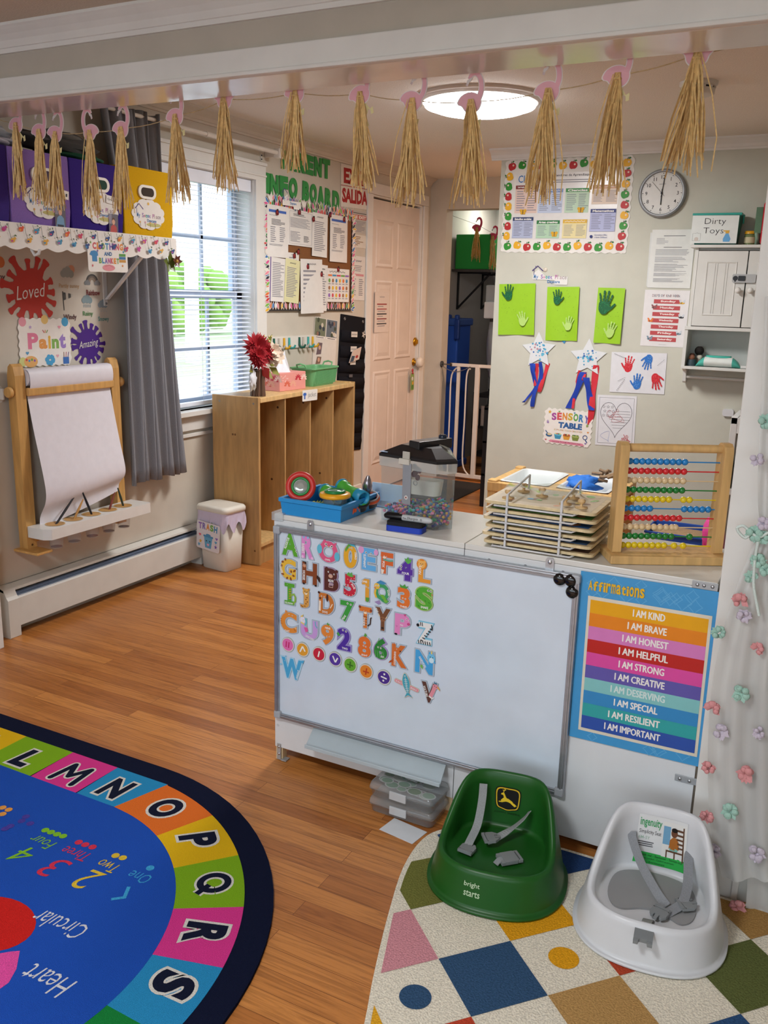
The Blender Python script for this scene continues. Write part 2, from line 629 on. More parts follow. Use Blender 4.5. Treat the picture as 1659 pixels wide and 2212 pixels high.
b = MB()   # skirting by the door and along the clock wall
b.box((XL, 4.93, 0), (XL + .016, DY0 - .09, .11), TRIM)
struct(b, 'baseboard_left', bevel=.003)

# window: casing, stool, apron, two sashes with grilles, glass
b = MB()
W3 = C('#d6d6d2', .4, 'paint')
def wl(y0, z0, y1, z1, d0, d1, m=W3): b.box((XL + d0, y0, z0), (XL + d1, y1, z1), m)
wl(WY0 - .085, WZ0, WY0 + .01, WZ1 - .008, 0, .018)
wl(WY1 - .01, WZ0, WY1 + .085, WZ1 - .008, 0, .018)
wl(WY0 - .085, WZ1 - .01, WY1 + .085, WZ1 + .085, 0, .018)
wl(WY0 - .085, WZ1 + .012, WY1 + .085, WZ1 + .022, .016, .024)
wl(WY0 - .085, WZ1 + .068, WY1 + .085, WZ1 + .085, .016, .028)
wl(WY0 - .12, WZ0 - .025, WY1 + .12, WZ0, -.04, .055)
wl(WY0 - .1, WZ0 - .105, WY1 + .1, WZ0 - .025, 0, .018)
wl(WY0 - .1, WZ0 - .14, WY1 + .1, WZ0 - .122, 0, .014)
wl(WY1 - .012, WZ0, WY1 + .001, WZ1, -.16, 0)
wl(WY0 - .001, WZ0, WY0 + .012, WZ1, -.16, 0)
wl(WY0, WZ1 - .012, WY1, WZ1 + .001, -.16, 0)
struct(b, 'window_1', bevel=.002)
SASH = C('#bccbe0', .4, 'paint')
for nm, z0, z1, d in (('window_2', WZ0, 1.425, -.085), ('window_3', 1.39, WZ1 - .012, -.115)):
    b = MB()
    y0, y1 = WY0 + .013, WY1 - .013
    wl(y0, z0, y0 + .045, z1, d - .03, d, SASH)
    wl(y1 - .045, z0, y1, z1, d - .03, d, SASH)
    wl(y0, z0, y1, z0 + .045, d - .03, d, SASH)
    wl(y0, z1 - .035, y1, z1, d - .03, d, SASH)
    for k in (1, 2):
        y = y0 + (y1 - y0) * k / 3
        wl(y - .009, z0, y + .009, z1, d - .022, d - .008, SASH)
    wl(y0, (z0 + z1) / 2 - .009, y1, (z0 + z1) / 2 + .009, d - .022, d - .008, SASH)
    o = struct(b, nm)
    g = MB()
    g.box((XL + d - .017, y0 + .02, z0 + .02), (XL + d - .013, y1 - .02, z1 - .02), glassy('#eef4ff', .02, .02))
    g.build('glass_pane', o)['kind'] = 'structure'

# six-panel door with casing
b = MB()
DOOR = C('#d8ccc2', .42, 'paint')
b.box((XL - .06, DY0 + .012, .012), (XL - .02, DY1 - .012, DZ1 - .022), DOOR)
dw = (DY1 - DY0) / 2
for zc0, zc1 in ((1.63, 1.93), (.98, 1.52), (.22, .88)):
    for k in (0, 1):
        y0, y1 = (DY0 + .12, DY0 + .365) if k == 0 else (DY0 + .455, DY1 - .12)
        fr = F((XL - .02, 0, 0), (0, 1, 0), (0, 0, 1))
        b.loft([[fr(y0 - i, zc0 - i, c), fr(y1 + i, zc0 - i, c), fr(y1 + i, zc1 + i, c), fr(y0 - i, zc1 + i, c)] for i, c in ((.012, 0), (0, .008), (-.018, .003), (-.045, .008))], DOOR, caps=(False, True), smooth=False)
door = struct(b, 'door_1', bevel=.002)
b = MB()
for y0, y1 in ((DY0 - .075, DY0), (DY1, DY1 + .075)):
    b.box((XL, y0, 0), (XL + .016, y1, DZ1 - .001), TRIM)
b.box((XL, DY0 - .075, DZ1), (XL + .016, DY1 + .075, DZ1 + .075), TRIM)
b.box((XL - .1, DY0, 0), (XL, DY0 + .012, DZ1), TRIM)
b.box((XL - .1, DY1 - .012, 0), (XL, DY1, DZ1), TRIM)
b.box((XL - .1, DY0, DZ1 - .012), (XL, DY1, DZ1), TRIM)
b.box((XL - .12, DY0, 0), (XL - .11, DY1, DZ1), C('#222222'))
struct(b, 'trim_7', bevel=.003)
b = MB()
BRASS = met('#c9962c', .25)
p = hit(0, XL - .02, 896, 738)
b.lathe(p, [(.033, 0), (.033, .006), (.028, .012), (.018, .014)], BRASS, ax=(1, 0, 0))
b.box(p + V((.014, -.006, -.016)), p + V((.026, .006, .016)), BRASS)
b.build('deadbolt', door)
b = MB()
p = hit(0, XL - .02, 893, 782)
b.lathe(p, [(.03, 0), (.03, .006), (.013, .01), (.013, .03)], BRASS, ax=(1, 0, 0))
b.lathe(p, [(.02, .03), (.036, .038), (.04, .055), (.036, .072), (.022, .08), (.01, .081)], plast('#d9d2c6'), ax=(1, 0, 0))
for k in range(4):
    b.ball(p + V((.076, .014 * math.cos(k * PI / 2), .014 * math.sin(k * PI / 2))), .005, plast('#6b5b50'), 8)
b.build('knob_with_child_cover', door)
# outside, seen through the glass
b = MB()
b.box((-70, -30, -.6), (XL - .3, 70, -.5), C('#a9b98e', .9, 'carpet'))
struct(b, 'ground_outside')
b = MB()
b.box((-13.4, -30, -.5), (-9.2, 70, -.488), C('#c9c9c8', .9, 'paint'))
struct(b, 'road_outside')

# ================================================================== OUTSIDE THE WINDOW
rnd = random.Random(3)
for k, (x, y, r, h) in enumerate(((-26, 28.6, 1.7, 2.7), (-27, 33.2, 1.6, 2.9), (-26, 37.8, 1.7, 2.6))):
    b = MB()
    LEAF = C(('#8fb04e', '#7fa548', '#98b85c')[k], .8, 'shag')
    for i in range(46):
        a, e, q = rnd.uniform(0, 2 * PI), rnd.uniform(0, 1), rnd.uniform(.6, 1)
        b.ball((x + r * .8 * math.cos(a) * q, y + r * math.sin(a) * q, -.35 + h * 1.2 * e * (1.15 - q * .5)), r * rnd.uniform(.2, .34), LEAF, 8)
    tag(b.build('garden_bush'), ('round green bush outside the window, first behind the blind', 'round green bush outside the window, middle one seen through the blind', 'round green bush outside the window, last before the window frame')[k], 'bush', 'bushes outside the window')
b = MB()
b.tube([(-15.9, 19.4, -.5), (-15.9, 19.5, 7)], [.2, .16], C('#d9d4cc', .8, 'wood'), 12)
tag(b.build('utility_pole'), 'pale utility pole standing outside the window', 'pole')

# ================================================================== LEFT WALL
def lw(px, py, d=0.0): return hit(0, XL + d, px, py)
def LWF(px, py, d=0.001): return F(lw(px, py, d), (0, 1, 0), (0, 0, 1))
def z3(x, y): return (x * .3436, 480 + y * .3436)
def z4(x, y): return (330 + x * .3014, 320 + y * .3014)

# window blind, one wide slatted blind with head rail and bottom rail
t = thing('window_blind', 'white slatted blind lowered over the window', 'blind', (XL - .02, (WY0 + WY1) / 2, WZ0))
BL = C('#dfe4ee', .4, 'paint')
y0, y1 = WY0 + .016, WY1 - .016
b = MB()
b.box((XL - .05, y0, WZ1 - .075), (XL - .012, y1, WZ1 - .013), BL)
b.build('head_rail', t, bevel=.002)
b = MB()
n = 46
for k in range(n):
    z = WZ0 + .06 + (WZ1 - .09 - WZ0 - .06) * k / (n - 1)
    b.hexa([(XL - .044, y0, z + .003), (XL - .020, y0, z - .003), (XL - .020, y1, z - .003), (XL - .044, y1, z + .003),
            (XL - .044, y0, z + .0042), (XL - .020, y0, z - .0018), (XL - .020, y1, z - .0018), (XL - .044, y1, z + .0042)], BL)
b.build('slats', t)
b = MB()
b.box((XL - .046, y0, WZ0 + .012), (XL - .018, y1, WZ0 + .034), BL)
b.build('bottom_rail', t, bevel=.003)
b = MB()
for y in (y0 + .15, (y0 + y1) / 2, y1 - .15):
    b.tube([(XL - .018, y, WZ0 + .03), (XL - .018, y, WZ1 - .03)], .0011, BL, 5)
b.build('cords', t)

# curtain rod and the grey curtain
ROD = C('#d8d2c8', .4, 'plastic')
p0, p1 = lw(340, 262, .09), lw(606, 331, .09)
zr = (p0.z + p1.z) / 2
t = thing('curtain_rod', 'white curtain rod above the window', 'rod', (XL, p1.y, zr))
b = MB()
b.tube([(XL + .09, 2.9, zr), (XL + .09, p1.y - .03, zr)], .009, ROD, 12)
b.tube([(XL + .09, 3.72, zr), (XL + .09, p1.y - .03, zr)], .0115, ROD, 12)
b.build('pole', t)
b = MB()
b.box((XL + .07, p1.y - .04, zr - .028), (XL + .11, p1.y + .0, zr + .022), ROD)
b.box((XL, p1.y - .025, zr - .02), (XL + .08, p1.y - .012, zr + .012), ROD)
b.build('end_bracket', t, bevel=.004)
b = MB()
b.box((XL, 4.30, 2.13), (XL + .004, 4.315, 2.17), plast('#cfcac2'))
for z in (2.14, 2.16): b.ball((XL + .005, 4.307, z), .004, C('#222222'), 8)
b.build('wall_plate', t)
b = MB()
CUR = fab('#83858b')
rings = []
for k in range(26):
    f = k / 25
    z = zr + .02 + (.53 - zr - .02) * f
    ya = 3.10 - .09 * max(0, 1 - f / .3)
    yb = 3.375 + .13 * f ** 1.2
    row = []
    for i in range(73):
        s = i / 72
        amp = .026 + .016 * math.sin(3 + 2 * f)
        w = amp * math.sin(s * 2 * PI * 4.5 + .7 * math.sin(f * 3)) + .012 * math.sin(s * 2 * PI * 9.3 + 1 + f)
        row.append(V((XL + .085 + w, ya + (yb - ya) * s + .012 * math.sin(s * 30 + f * 2), z - .006 * math.sin(s * 17))))
    rings.append(row)
b.loft(rings, CUR, close=False)
tag(b.build('curtain', solid=.003), 'long grey curtain hanging beside the window', 'curtain')

# shelf with folding brackets and a scalloped paper border
XS = -2.67
zs = 1.643
t = thing('wall_shelf', 'white wall shelf on folding brackets with a bird patterned border', 'shelf', (XL, 2.6, zs - .02))
b = MB()
b.box((XL, 1.75, zs - .022), (XS + .004, 3.07, zs), plast(WHITE))
b.box((XL + .15, 3.07, zs - .022), (XS + .004, 3.16, zs), plast(WHITE))
b.build('board', t, bevel=.002)
for yb, nm in ((lw(238, 655).y - .03, 'bracket'), (lw(238, 655).y - .80, 'bracket')):
    b = MB()
    BK = C('#d4d2cf', .4, 'paint')
    b.box((XL, yb - .012, zs - .29), (XL + .004, yb + .012, zs - .022), BK)
    b.box((XL, yb - .012, zs - .027), (XL + .30, yb + .012, zs - .022), BK)
    b.hexa([(XL + .004, yb - .008, zs - .262), (XL + .004, yb + .008, zs - .262), (XL + .02, yb + .008, zs - .262), (XL + .02, yb - .008, zs - .262),
            (XL + .27, yb - .008, zs - .027), (XL + .27, yb + .008, zs - .027), (XL + .29, yb + .008, zs - .027), (XL + .29, yb - .008, zs - .027)], BK)
    b.ball((XL + .006, yb, zs - .28), .005, met('#777777'), 8)
    o = b.build(nm, t, bevel=.001)
# border: leaf-and-bird paper strip along the shelf front, hanging free
b = MB()
fr = F((XS + .006, 0, zs), (0, 1, 0), (0, 0, 1))
pts = [(1.75, .004), (3.16, .004)]
lo = []
for i in range(181):
    y = 3.16 - (3.16 - 1.75) * i / 180
    lo.append((y, -.076 - .012 * abs(math.sin(y * PI / .094)) ))
P = pts[:1] + [(y, q) for y, q in lo[::-1]] + pts[1:]
b.prism(fr, P, 0, .001, paper('#e6e2dc'))
b.lay = .0012
rb = random.Random(5)
cols = ['#c23a63', '#3f8fb5', '#d9522f', '#2b4a86', '#d8a23a', '#b7458e']
for i in range(40):
    y = 1.77 + i * .0347 + rb.uniform(-.004, .004)
    z = -.022 - .034 * (i % 2) + rb.uniform(-.004, .004)
    b.stroke(fr, [(y - .016, .0), (y - .013, z * .5), (y - .004, z)], .0016, C('#3b3530', .7, 'flat'))
    c = C(cols[rb.randrange(6)], .6, 'flat')
    b.disc(fr, y, z, .0105, c, 12, .008, rot=rb.uniform(-1, 1))
    b.disc(fr, y + .009, z + .007, .005, c, 10)
    b.poly(fr, [(y + .013, z + .008), (y + .018, z + .006), (y + .013, z + .005)], C('#e0a030', .6, 'flat'))
    b.disc(fr, y - .003, z - .002, .005, C(cols[(i * 5 + 2) % 6], .6, 'flat'), 8, .0035)
    for q in range(2):
        b.disc(fr, y + rb.uniform(-.016, .016), z + rb.uniform(.012, .024), .0042, C(rb.choice(['#3d5c35', '#2f3d2e', '#6a7c3a']), .6, 'flat'), 8, .0022, rot=rb.uniform(0, 3))
b.build('scalloped_border', t)
b = MB()
hk = lw(68, 540, .33)
b.tube([hk + V((0, 0, .03)), hk + V((.002, 0, 0)), hk + V((.01, .004, -.018)), hk + V((.022, .012, -.012)), hk + V((.026, .014, .004))], .006, plast('#d9d8d6'), 8)
tag(b.build('adhesive_hook'), 'white plastic hook under the bird patterned shelf border', 'hook')

# storage cubes on the shelf
def cloud(n=11, w=.075, h=.052, amp=.09):
    out = []
    for i in range(n * 8):
        a = 2 * PI * i / (n * 8)
        k = 1 - amp * (1 - abs(math.sin(a * n / 2)) ** .7)
        out.append((w * k * math.cos(a), h * k * math.sin(a)))
    return out
def place_logo(b, fr, x0, y0, s, ground=True, tot=True):
    """the daycare's own sign: little house and lettering; s is the width"""
    NAVY = C('#4a3b74', .6, 'flat')
    b.stroke(fr, [(x0 + .0 * s, y0 + .24 * s), (x0 + .0 * s, y0 + .38 * s)], .018 * s, NAVY)
    b.stroke(fr, [(x0 - .06 * s, y0 + .36 * s), (x0 + .1 * s, y0 + .5 * s), (x0 + .27 * s, y0 + .36 * s)], .03 * s, NAVY)
    b.stroke(fr, [(x0 + .04 * s, y0 + .44 * s), (x0 + .04 * s, y0 + .5 * s)], .02 * s, NAVY)
    lets = 'My Sweet Place'
    cs = ['#3f7fb8', '#3f7fb8', '', '#8a5fa8', '#cc7d9c', '#3f9f8f', '#3f7fb8', '#8a5fa8', '', '#b877a8', '#b8a0a8', '#b0a0a0', '#a898a0', '#a8a0a0']
    w = s / len(lets)
    for i, ch in enumerate(lets):
        if ch == ' ': continue
        hh = .12 if ch in 'MSPwl' else .085
        z0 = y0 + .14 * s - (.035 * s if ch == 'y' else 0)
        if ch == 'w': hh = .075
        if ch == 'l': hh = .125
        if ch == 'y': hh = .11
        ww = w * (.95 if ch != 'l' else .35)
        b.text(fr, ch, x0 + i * w, z0, x0 + i * w + ww * .92, z0 + hh * s, C(cs[i], .6, 'flat'), .02)
    b.text(fr, 'Daycare', x0 + .42 * s, y0 + .0, x0 + .8 * s, y0 + .11 * s, C('#3d77b0', .6, 'flat'), .02)
zb0 = zs + .001
def photo_child(b, fr, w, h, shirt, back='#5c5560'):
    """small snapshot: a child in a plain shirt"""
    b.rect(fr, 0, 0, w, h, paper(back))
    b.rect(fr, 0, h * .55, w * .3, h, C('#8d8794', .6, 'flat'))
    b.poly(fr, [(w * .08, 0), (w * .2, h * .42), (w * .4, h * .52), (w * .62, h * .52), (w * .82, h * .42), (w * .92, 0)], C(shirt, .6, 'flat'))
    b.disc(fr, w * .5, h * .66, w * .17, C('#d5a48a', .6, 'flat'), 16, h * .14)
    b.poly(fr, [(w * .33, h * .68), (w * .36, h * .8), (w * .5, h * .85), (w * .64, h * .8), (w * .67, h * .68), (w * .58, h * .75), (w * .42, h * .75)], C('#5a3d2c', .6, 'flat'))
    b.rect(fr, w * .2, 0, w * .8, h * .14, C('#2c2f3d', .6, 'flat'))
bins = [('#3f2f78', 2.02, 2.295, 'deep purple fabric cube at the shelf end, half out of view', None),
        ('#8468ad', 2.300, 2.572, 'lilac fabric storage cube with a cloud label and a photo of a child in blue', '#6f9cc0'),
        ('#38277c', 2.576, 2.850, 'dark purple fabric storage cube with a photo of a child in red', '#b5433f'),
        ('#d3a415', 2.855, 3.150, 'yellow fabric storage cube on the wall shelf beside the window', None)]
for i, (c, ya, yb, lab, shirt) in enumerate(bins):
    t = thing('fabric_storage_cube', lab, 'storage cube', (XS - .14, (ya + yb) / 2, zb0), 'fabric cubes on the wall shelf')
    b = MB()
    top = zb0 + .255 + .012 * (i == 3)
    FB = C(c, .85, 'fabric', spec=.1)
    q = .012
    b.loft([[V((x, y, z)) for x, y in ((XS - e, ya + e), (XS - e, yb - e), (XS - .2 + e, yb - e), (XS - .2 + e, ya + e))]
            for z, e in ((zb0, .004), (zb0 + .06, 0), (top - .02, 0), (top, .001), (top, .008), (zb0 + .02, .012))], FB, caps=(True, True), smooth=False)
    b.build('cloth_body', t, bevel=.003)
    fr = F((XS, (ya + yb) / 2, zb0), (0, 1, 0), (0, 0, 1))
    cx = -.012 if i == 3 else .01
    if i:
        b = MB()
        b.prism(fr, rrect(cx - .052, .148, cx + .052, .202, .026), .0, .006, plast('#e3ddd0'))
        b.prism(fr, rrect(cx - .038, .158, cx + .038, .192, .016), .006, .0065, C({1: '#4a3a55', 2: '#1f4636', 3: '#3a2c20'}[i], .8, 'flat'))
        b.build('grommet_handle', t)
        b = MB()
        f2 = fr.at(cx + .005, .088)
        b.prism(f2, cloud(w=.1 if i == 3 else .095, h=.062), .001, .0022, paper('#e2ded8'))
        b.lay = .0024
        b.disc(f2, .03, -.04, .045, C('#b9b26a', .6, 'flat'), 20, .008)
        place_logo(b, f2, -.07, -.034, .145)
        for k in range(4):
            b.stroke(f2, [(-.05 + .03 * k, -.05), (-.052 + .03 * k, -.034)], .002, C('#8d8a52', .6, 'flat'))
            b.disc(f2, -.052 + .03 * k, -.033, .0045, C(('#cfa25c', '#c98f9a')[k % 2], .6, 'flat'), 8)
        b.disc(f2, .0, .042, .006, C('#e3b64d', .6, 'flat'), 10)
        b.build('cloud_label', t)
    if shirt:
        b = MB()
        f3 = fr.at(.055 if i == 1 else .05, -.012 if i == 2 else .0, .004, -.03)
        photo_child(b, f3, .05, .085, shirt)
        tag(b.build('child_photo'), 'small photo of a child in a %s shirt clipped to the %s cube' % (('light blue', 'lilac') if i == 1 else ('red', 'dark purple')), 'photo')
        b = MB()
        f4 = fr.at(.04, .112, .005, -.12)
        b.rect(f4, 0, 0, .085, .03, paper('#e6e3de'))
        b.text(f4, 'Grayson T' if i == 2 else 'thl', .006, .009, .078, .02, C('#2c2c2c', .6, 'flat'), .01)
        tag(b.build('name_tag'), 'white paper name tag on the %s fabric cube' % ('lilac' if i == 1 else 'dark purple'), 'tag')
# things piled on the cubes
b = MB()
rr = random.Random(11)
def lump(b, c, sx, sy, sz, m, sd, amp=.18, n=20):
    q = random.Random(sd)
    ph = [(q.uniform(0, 6), q.uniform(1, 5), q.uniform(1, 5)) for _ in range(5)]
    rings = []
    for i in range(1, 11):
        a = PI * i / 11
        r_ = []
        for j in range(n):
            th = 2 * PI * j / n
            k = 1 + amp * sum(math.sin(p[0] + p[1] * a * 2 + round(p[2]) * th) for p in ph) / 2.2
            r_.append(V(c) + V((sx * math.sin(a) * math.cos(th) * k, sy * math.sin(a) * math.sin(th) * k, -sz * math.cos(a) * k)))
        rings.append(r_)
    b.loft(rings, m)
lump(b, (XS - .15, 2.66, 1.962), .1, .17, .04, fab('#4d4a48'), 2)
lump(b, (XS - .13, 2.62, 1.975), .07, .11, .028, fab('#6b6864'), 4, .25)
tag(b.build('folded_jacket'), 'dark grey jacket heaped on the dark purple cube', 'jacket')
b = MB()
lump(b, (XS - .10, 2.70, 1.915), .085, .12, .0145, fab('#2f5a45'), 8, .2)
tag(b.build('green_blanket'), 'dark green cloth under the grey jacket on the cubes', 'blanket')
b = MB()
lump(b, (XS - .14, 2.20, 1.958), .1, .16, .042, glassy('#b9bcc4', .6, .25), 6, .3, 28)
lump(b, (XS - .10, 2.28, 1.922), .08, .12, .016, C('#aaa6b0', .5, 'plastic'), 9, .3, 28)
tag(b.build('plastic_bag'), 'crumpled clear grey bag lying on the lilac cube', 'bag')
# artificial flower at the shelf end
t = thing('artificial_flower', 'small green and maroon artificial flower at the shelf corner', 'flower', (XS + .01, 3.11, zs - .10))
b = MB()
def leaf3(b, o, d, up, L, w, m):
    o, d = V(o), V(d).normalized()
    s = d.cross(V(up)).normalized()
    nrm = s.cross(d)
    b.add([o, o + d * L * .45 + s * w + nrm * L * .08, o + d * L, o + d * L * .45 - s * w + nrm * L * .08, o + d * L * .5 - nrm * .002],
          [(0, 4, 1), (1, 4, 2), (2, 4, 3), (3, 4, 0)], m, True)
for a in (.3, 1.6, 3.0, 4.2, 5.3):
    leaf3(b, (XS + .02, 3.09, zs - .10), (.3, math.cos(a), math.sin(a)), (1, 0, 0), .05, .016, plast('#5f6b2c'))
b.build('leaves', t)
b = MB()
for a in range(6):
    leaf3(b, (XS + .03, 3.125, zs - .092), (.4, math.cos(a), math.sin(a)), (1, 0, 0), .034, .010, plast('#6d3f36'))
b.ball((XS + .035, 3.125, zs - .092), .008, plast('#c39a44'), 8)
b.build('petals', t)

# CLOTHING AND BLANKET sign hanging from the shelf front
def sticker_sign(name, fr, w, h, label, draw, edge='#e8e4de', r=.012, scallop=0.0, thick=.0015):
    b = MB()
    if scallop:
        pts = wavy(w, h, scallop, .035, min(w, h) * .12)
    else:
        pts = rrect(0, 0, w, h, r)
    b.prism(fr, pts, 0, thick, paper(edge))
    b.lay = thick
    draw(b, fr, w, h)
    return tag(b.build(name), label, 'sign')
def arctext(b, fr, st, a0, b0, a1, b1, cols, bold=.06, arc=0.0):
    n = len(st)
    tot = [1.0 if ch not in 'Iil ' else .5 for ch in st]
    T = sum(tot)
    x = a0
    for i, ch in enumerate(st):
        w = (a1 - a0) * tot[i] / T
        if ch != ' ':
            s = (x + w / 2 - (a0 + a1) / 2) / (a1 - a0) * 2
            dz = arc * (1 - s * s)
            b.text(fr, ch, x + w * .05, b0 + dz, x + w * .93, b1 + dz, C(cols[i % len(cols)], .6, 'flat'), bold, rot=-s * arc * 2 / (a1 - a0))
        x += w
def heart(b, fr, x, y, r, m):
    b.poly(fr, [(x + r * .0625 * 16 * math.sin(q) ** 3, y + r * .0625 * (13 * math.cos(q) - 5 * math.cos(2 * q) - 2 * math.cos(3 * q) - math.cos(4 * q))) for q in [2 * PI * i / 24 for i in range(24)]], m)
def star(b, fr, x, y, r, m, k=.45, rot=PI / 2):
    b.poly(fr, [(x + (r if i % 2 == 0 else r * k) * math.cos(rot + PI * i / 5), y + (r if i % 2 == 0 else r * k) * math.sin(rot + PI * i / 5)) for i in range(10)], m)
RAIN = ['#c9575f', '#d98a3a', '#7aa14a', '#4a8fb5', '#7a5fa8', '#b8609a']
def d_cloth(b, fr, w, h):
    arctext(b, fr, 'CLOTHING', .12 * w, .66 * h, .9 * w, .86 * h, RAIN)
    b.text(fr, 'AND', .40 * w, .48 * h, .60 * w, .60 * h, C('#3a6a9a', .6, 'flat'), .05)
    arctext(b, fr, 'BLANKET', .26 * w, .25 * h, .78 * w, .42 * h, RAIN[2:] + RAIN[:2])
    m = C('#3f86bd', .6, 'flat')
    b.poly(fr, [(.1 * w, .3 * h), (.1 * w, .46 * h), (.04 * w, .5 * h), (.08 * w, .6 * h), (.14 * w, .62 * h), (.18 * w, .62 * h), (.24 * w, .58 * h), (.25 * w, .48 * h), (.22 * w, .46 * h), (.22 * w, .3 * h)], m)
    for k, c in enumerate(('#c58f3f', '#3d74a8', '#5a9a48')):
        b.rect(fr, .78 * w, (.30 + .09 * k) * h, .95 * w, (.38 + .09 * k) * h, C(c, .6, 'flat'))
    b.disc(fr, .5 * w, .13 * h, .16 * w, C('#dc8f98', .6, 'flat'), 16, .1 * h)
    b.stroke(fr, [(.4 * w, .17 * h), (.52 * w, .2 * h), (.62 * w, .14 * h)], .008 * w, C('#b96a78', .6, 'flat'))
    for k, (x, y) in enumerate(((.1, .18), (.86, .2), (.08, .85), (.9, .62), (.24, .62))): star(b, fr, x * w, y * h, .03 * w, C(RAIN[k], .6, 'flat'))
fr = sheet(0, XS + .01, (189, 513), (275, 517), (274, 590), (189, 585))
sticker_sign('clothing_sign', fr, fr.w, fr.h, 'white CLOTHING AND BLANKET sign hanging from the shelf border', d_cloth)

# weather words and pictures stuck on the wall
def decal(name, px, label, draw):
    f = LWF(*px)
    b = MB()
    b.lay = .0004
    draw(b, f)
    tag(b.build(name), label, 'wall sticker', 'weather stickers on the left wall')
def cl(b, f, x, y, s, c):
    for dx, dy, r in ((0, 0, .5), (-.55, -.12, .38), (.5, -.1, .42), (.1, .25, .42), (-.3, .1, .4)):
        b.disc(f, x + dx * s, y + dy * s, r * s, C(c, .6, 'flat'), 14)
def d1(b, f):
    b.disc(f, .02, .02, .018, C('#c98f72', .6, 'flat'))
    cl(b, f, -.005, .005, .04, '#93968f')
    b.text(f, 'Partly sunny', -.055, -.062, .06, -.04, C('#b99a72', .6, 'flat'), .01)
def d2(b, f):
    for r, c in ((.036, '#4a4744'), (.028, '#6f6257'), (.02, '#8d7d6c')): b.ring(f, 0, -.01, r - .009, r, C(c, .6, 'flat'), 20, ph=(0, .5))
    cl(b, f, -.03, -.012, .02, '#77797a')
    cl(b, f, .03, -.012, .02, '#8a8c8c')
    b.text(f, 'Rainbow', -.038, -.066, .042, -.042, C('#7c2f34', .6, 'flat'), .02)
def d3(b, f):
    b.stroke(f, [(-.025, .04), (-.022, -.04)], .004, C('#3c3c3c', .6, 'flat'))
    for k in range(4): b.poly(f, [(-.022 + .014 * k, .036 - .002 * k), (-.010 + .014 * k, .034 - .002 * k), (-.010 + .014 * k, .006 + .004 * k), (-.022 + .014 * k, .002 + .004 * k)], C(('#4a4a4a', '#b9b4aa')[k % 2], .6, 'flat'))
    b.text(f, 'Windy', -.028, -.084, .046, -.056, C('#5a3a3c', .6, 'flat'), .02)
def d4(b, f):
    cl(b, f, 0, .01, .034, '#7d9196')
    for k in range(6): b.stroke(f, [(-.02 + .008 * k, -.01), (-.022 + .008 * k, -.024)], .002, C('#6a8ea0', .6, 'flat'))
    b.text(f, 'Rainy', -.028, -.066, .032, -.04, C('#5d8a5a', .6, 'flat'), .02)
def d5(b, f):
    cl(b, f, 0, .01, .032, '#8a9ba4')
    for k in range(6): b.disc(f, -.02 + .008 * k, -.014 - .007 * (k % 2), .0025, C('#9fb4be', .6, 'flat'), 6)
    b.text(f, 'Snowy', -.032, -.07, .034, -.044, C('#5f9490', .6, 'flat'), .02)
decal('partly_sunny_sticker', (147, 592), 'grey cloud sticker reading Partly sunny above the red splat', d1)
decal('rainbow_sticker', (199, 605), 'faded rainbow sticker with the word Rainbow', d2)
decal('windsock_sticker', (146, 650), 'striped windsock sticker with the word Windy', d3)
decal('rainy_sticker', (188, 652), 'rain cloud sticker with the word Rainy', d4)
decal('snowy_sticker', (222, 662), 'snow cloud sticker with the word Snowy', d5)
decal('sunny_sticker', (0, 566), 'orange sun sticker cut by the picture edge', lambda b, f: (b.disc(f, 0, 0, .022, C('#bf6a3a', .6, 'flat')), b.text(f, 'Sunny', -.06, -.07, .02, -.045, C('#5a3a3c', .6, 'flat'), .02)))

def splat(name, px, R, col, word, label, seed, cat='wall sticker', sq=1.0):
    q = random.Random(seed)
    f = LWF(*px)
    b = MB()
    m = C(col, .5, 'paint')
    b.lay = .0006
    n = 15
    body = []
    for i in range(60):
        a = 2 * PI * i / 60
        body.append((R * .60 * math.cos(a) * (1 + .06 * math.sin(a * 7)), R * .58 * math.sin(a) * (1 + .06 * math.cos(a * 5))))
    b.poly(f, body, m)
    for i in range(n):
        a = 2 * PI * (i + q.uniform(-.2, .2)) / n
        L = R * q.uniform(.82, 1.08)
        w = R * q.uniform(.07, .12)
        ca, sa = math.cos(a), math.sin(a)
        pts = []
        for s, ww in ((.40, w * 2.0), (.55, w * 1.15), (.7, w * .75), (.85, w * .85), (.93, w * 1.2), (.98, w * 1.1), (1.0, w * .5)):
            pts.append((s, ww))
        P = [(L * s * ca - ww * sa, L * s * sa + ww * ca) for s, ww in pts] + [(L * s * ca + ww * sa, L * s * sa - ww * ca) for s, ww in pts[::-1]]
        b.poly(f, P, m)
    b.lay += .001
    b.text(f, word, -R * .52, -R * .2, R * .52, R * .16, C('#e2ded8', .6, 'flat'), -.005, shear=.35, rot=.12)
    return tag(b.build(name), label, cat)
splat('red_splat_sticker', (66, 628), .150, '#b5352c', 'Loved', 'red paint splat sticker reading Loved on the left wall', 4)
splat('purple_splat_sticker', (191, 743), .112, '#472080', 'Amazing', 'purple paint splat sticker reading Amazing beside the Paint sign', 9)
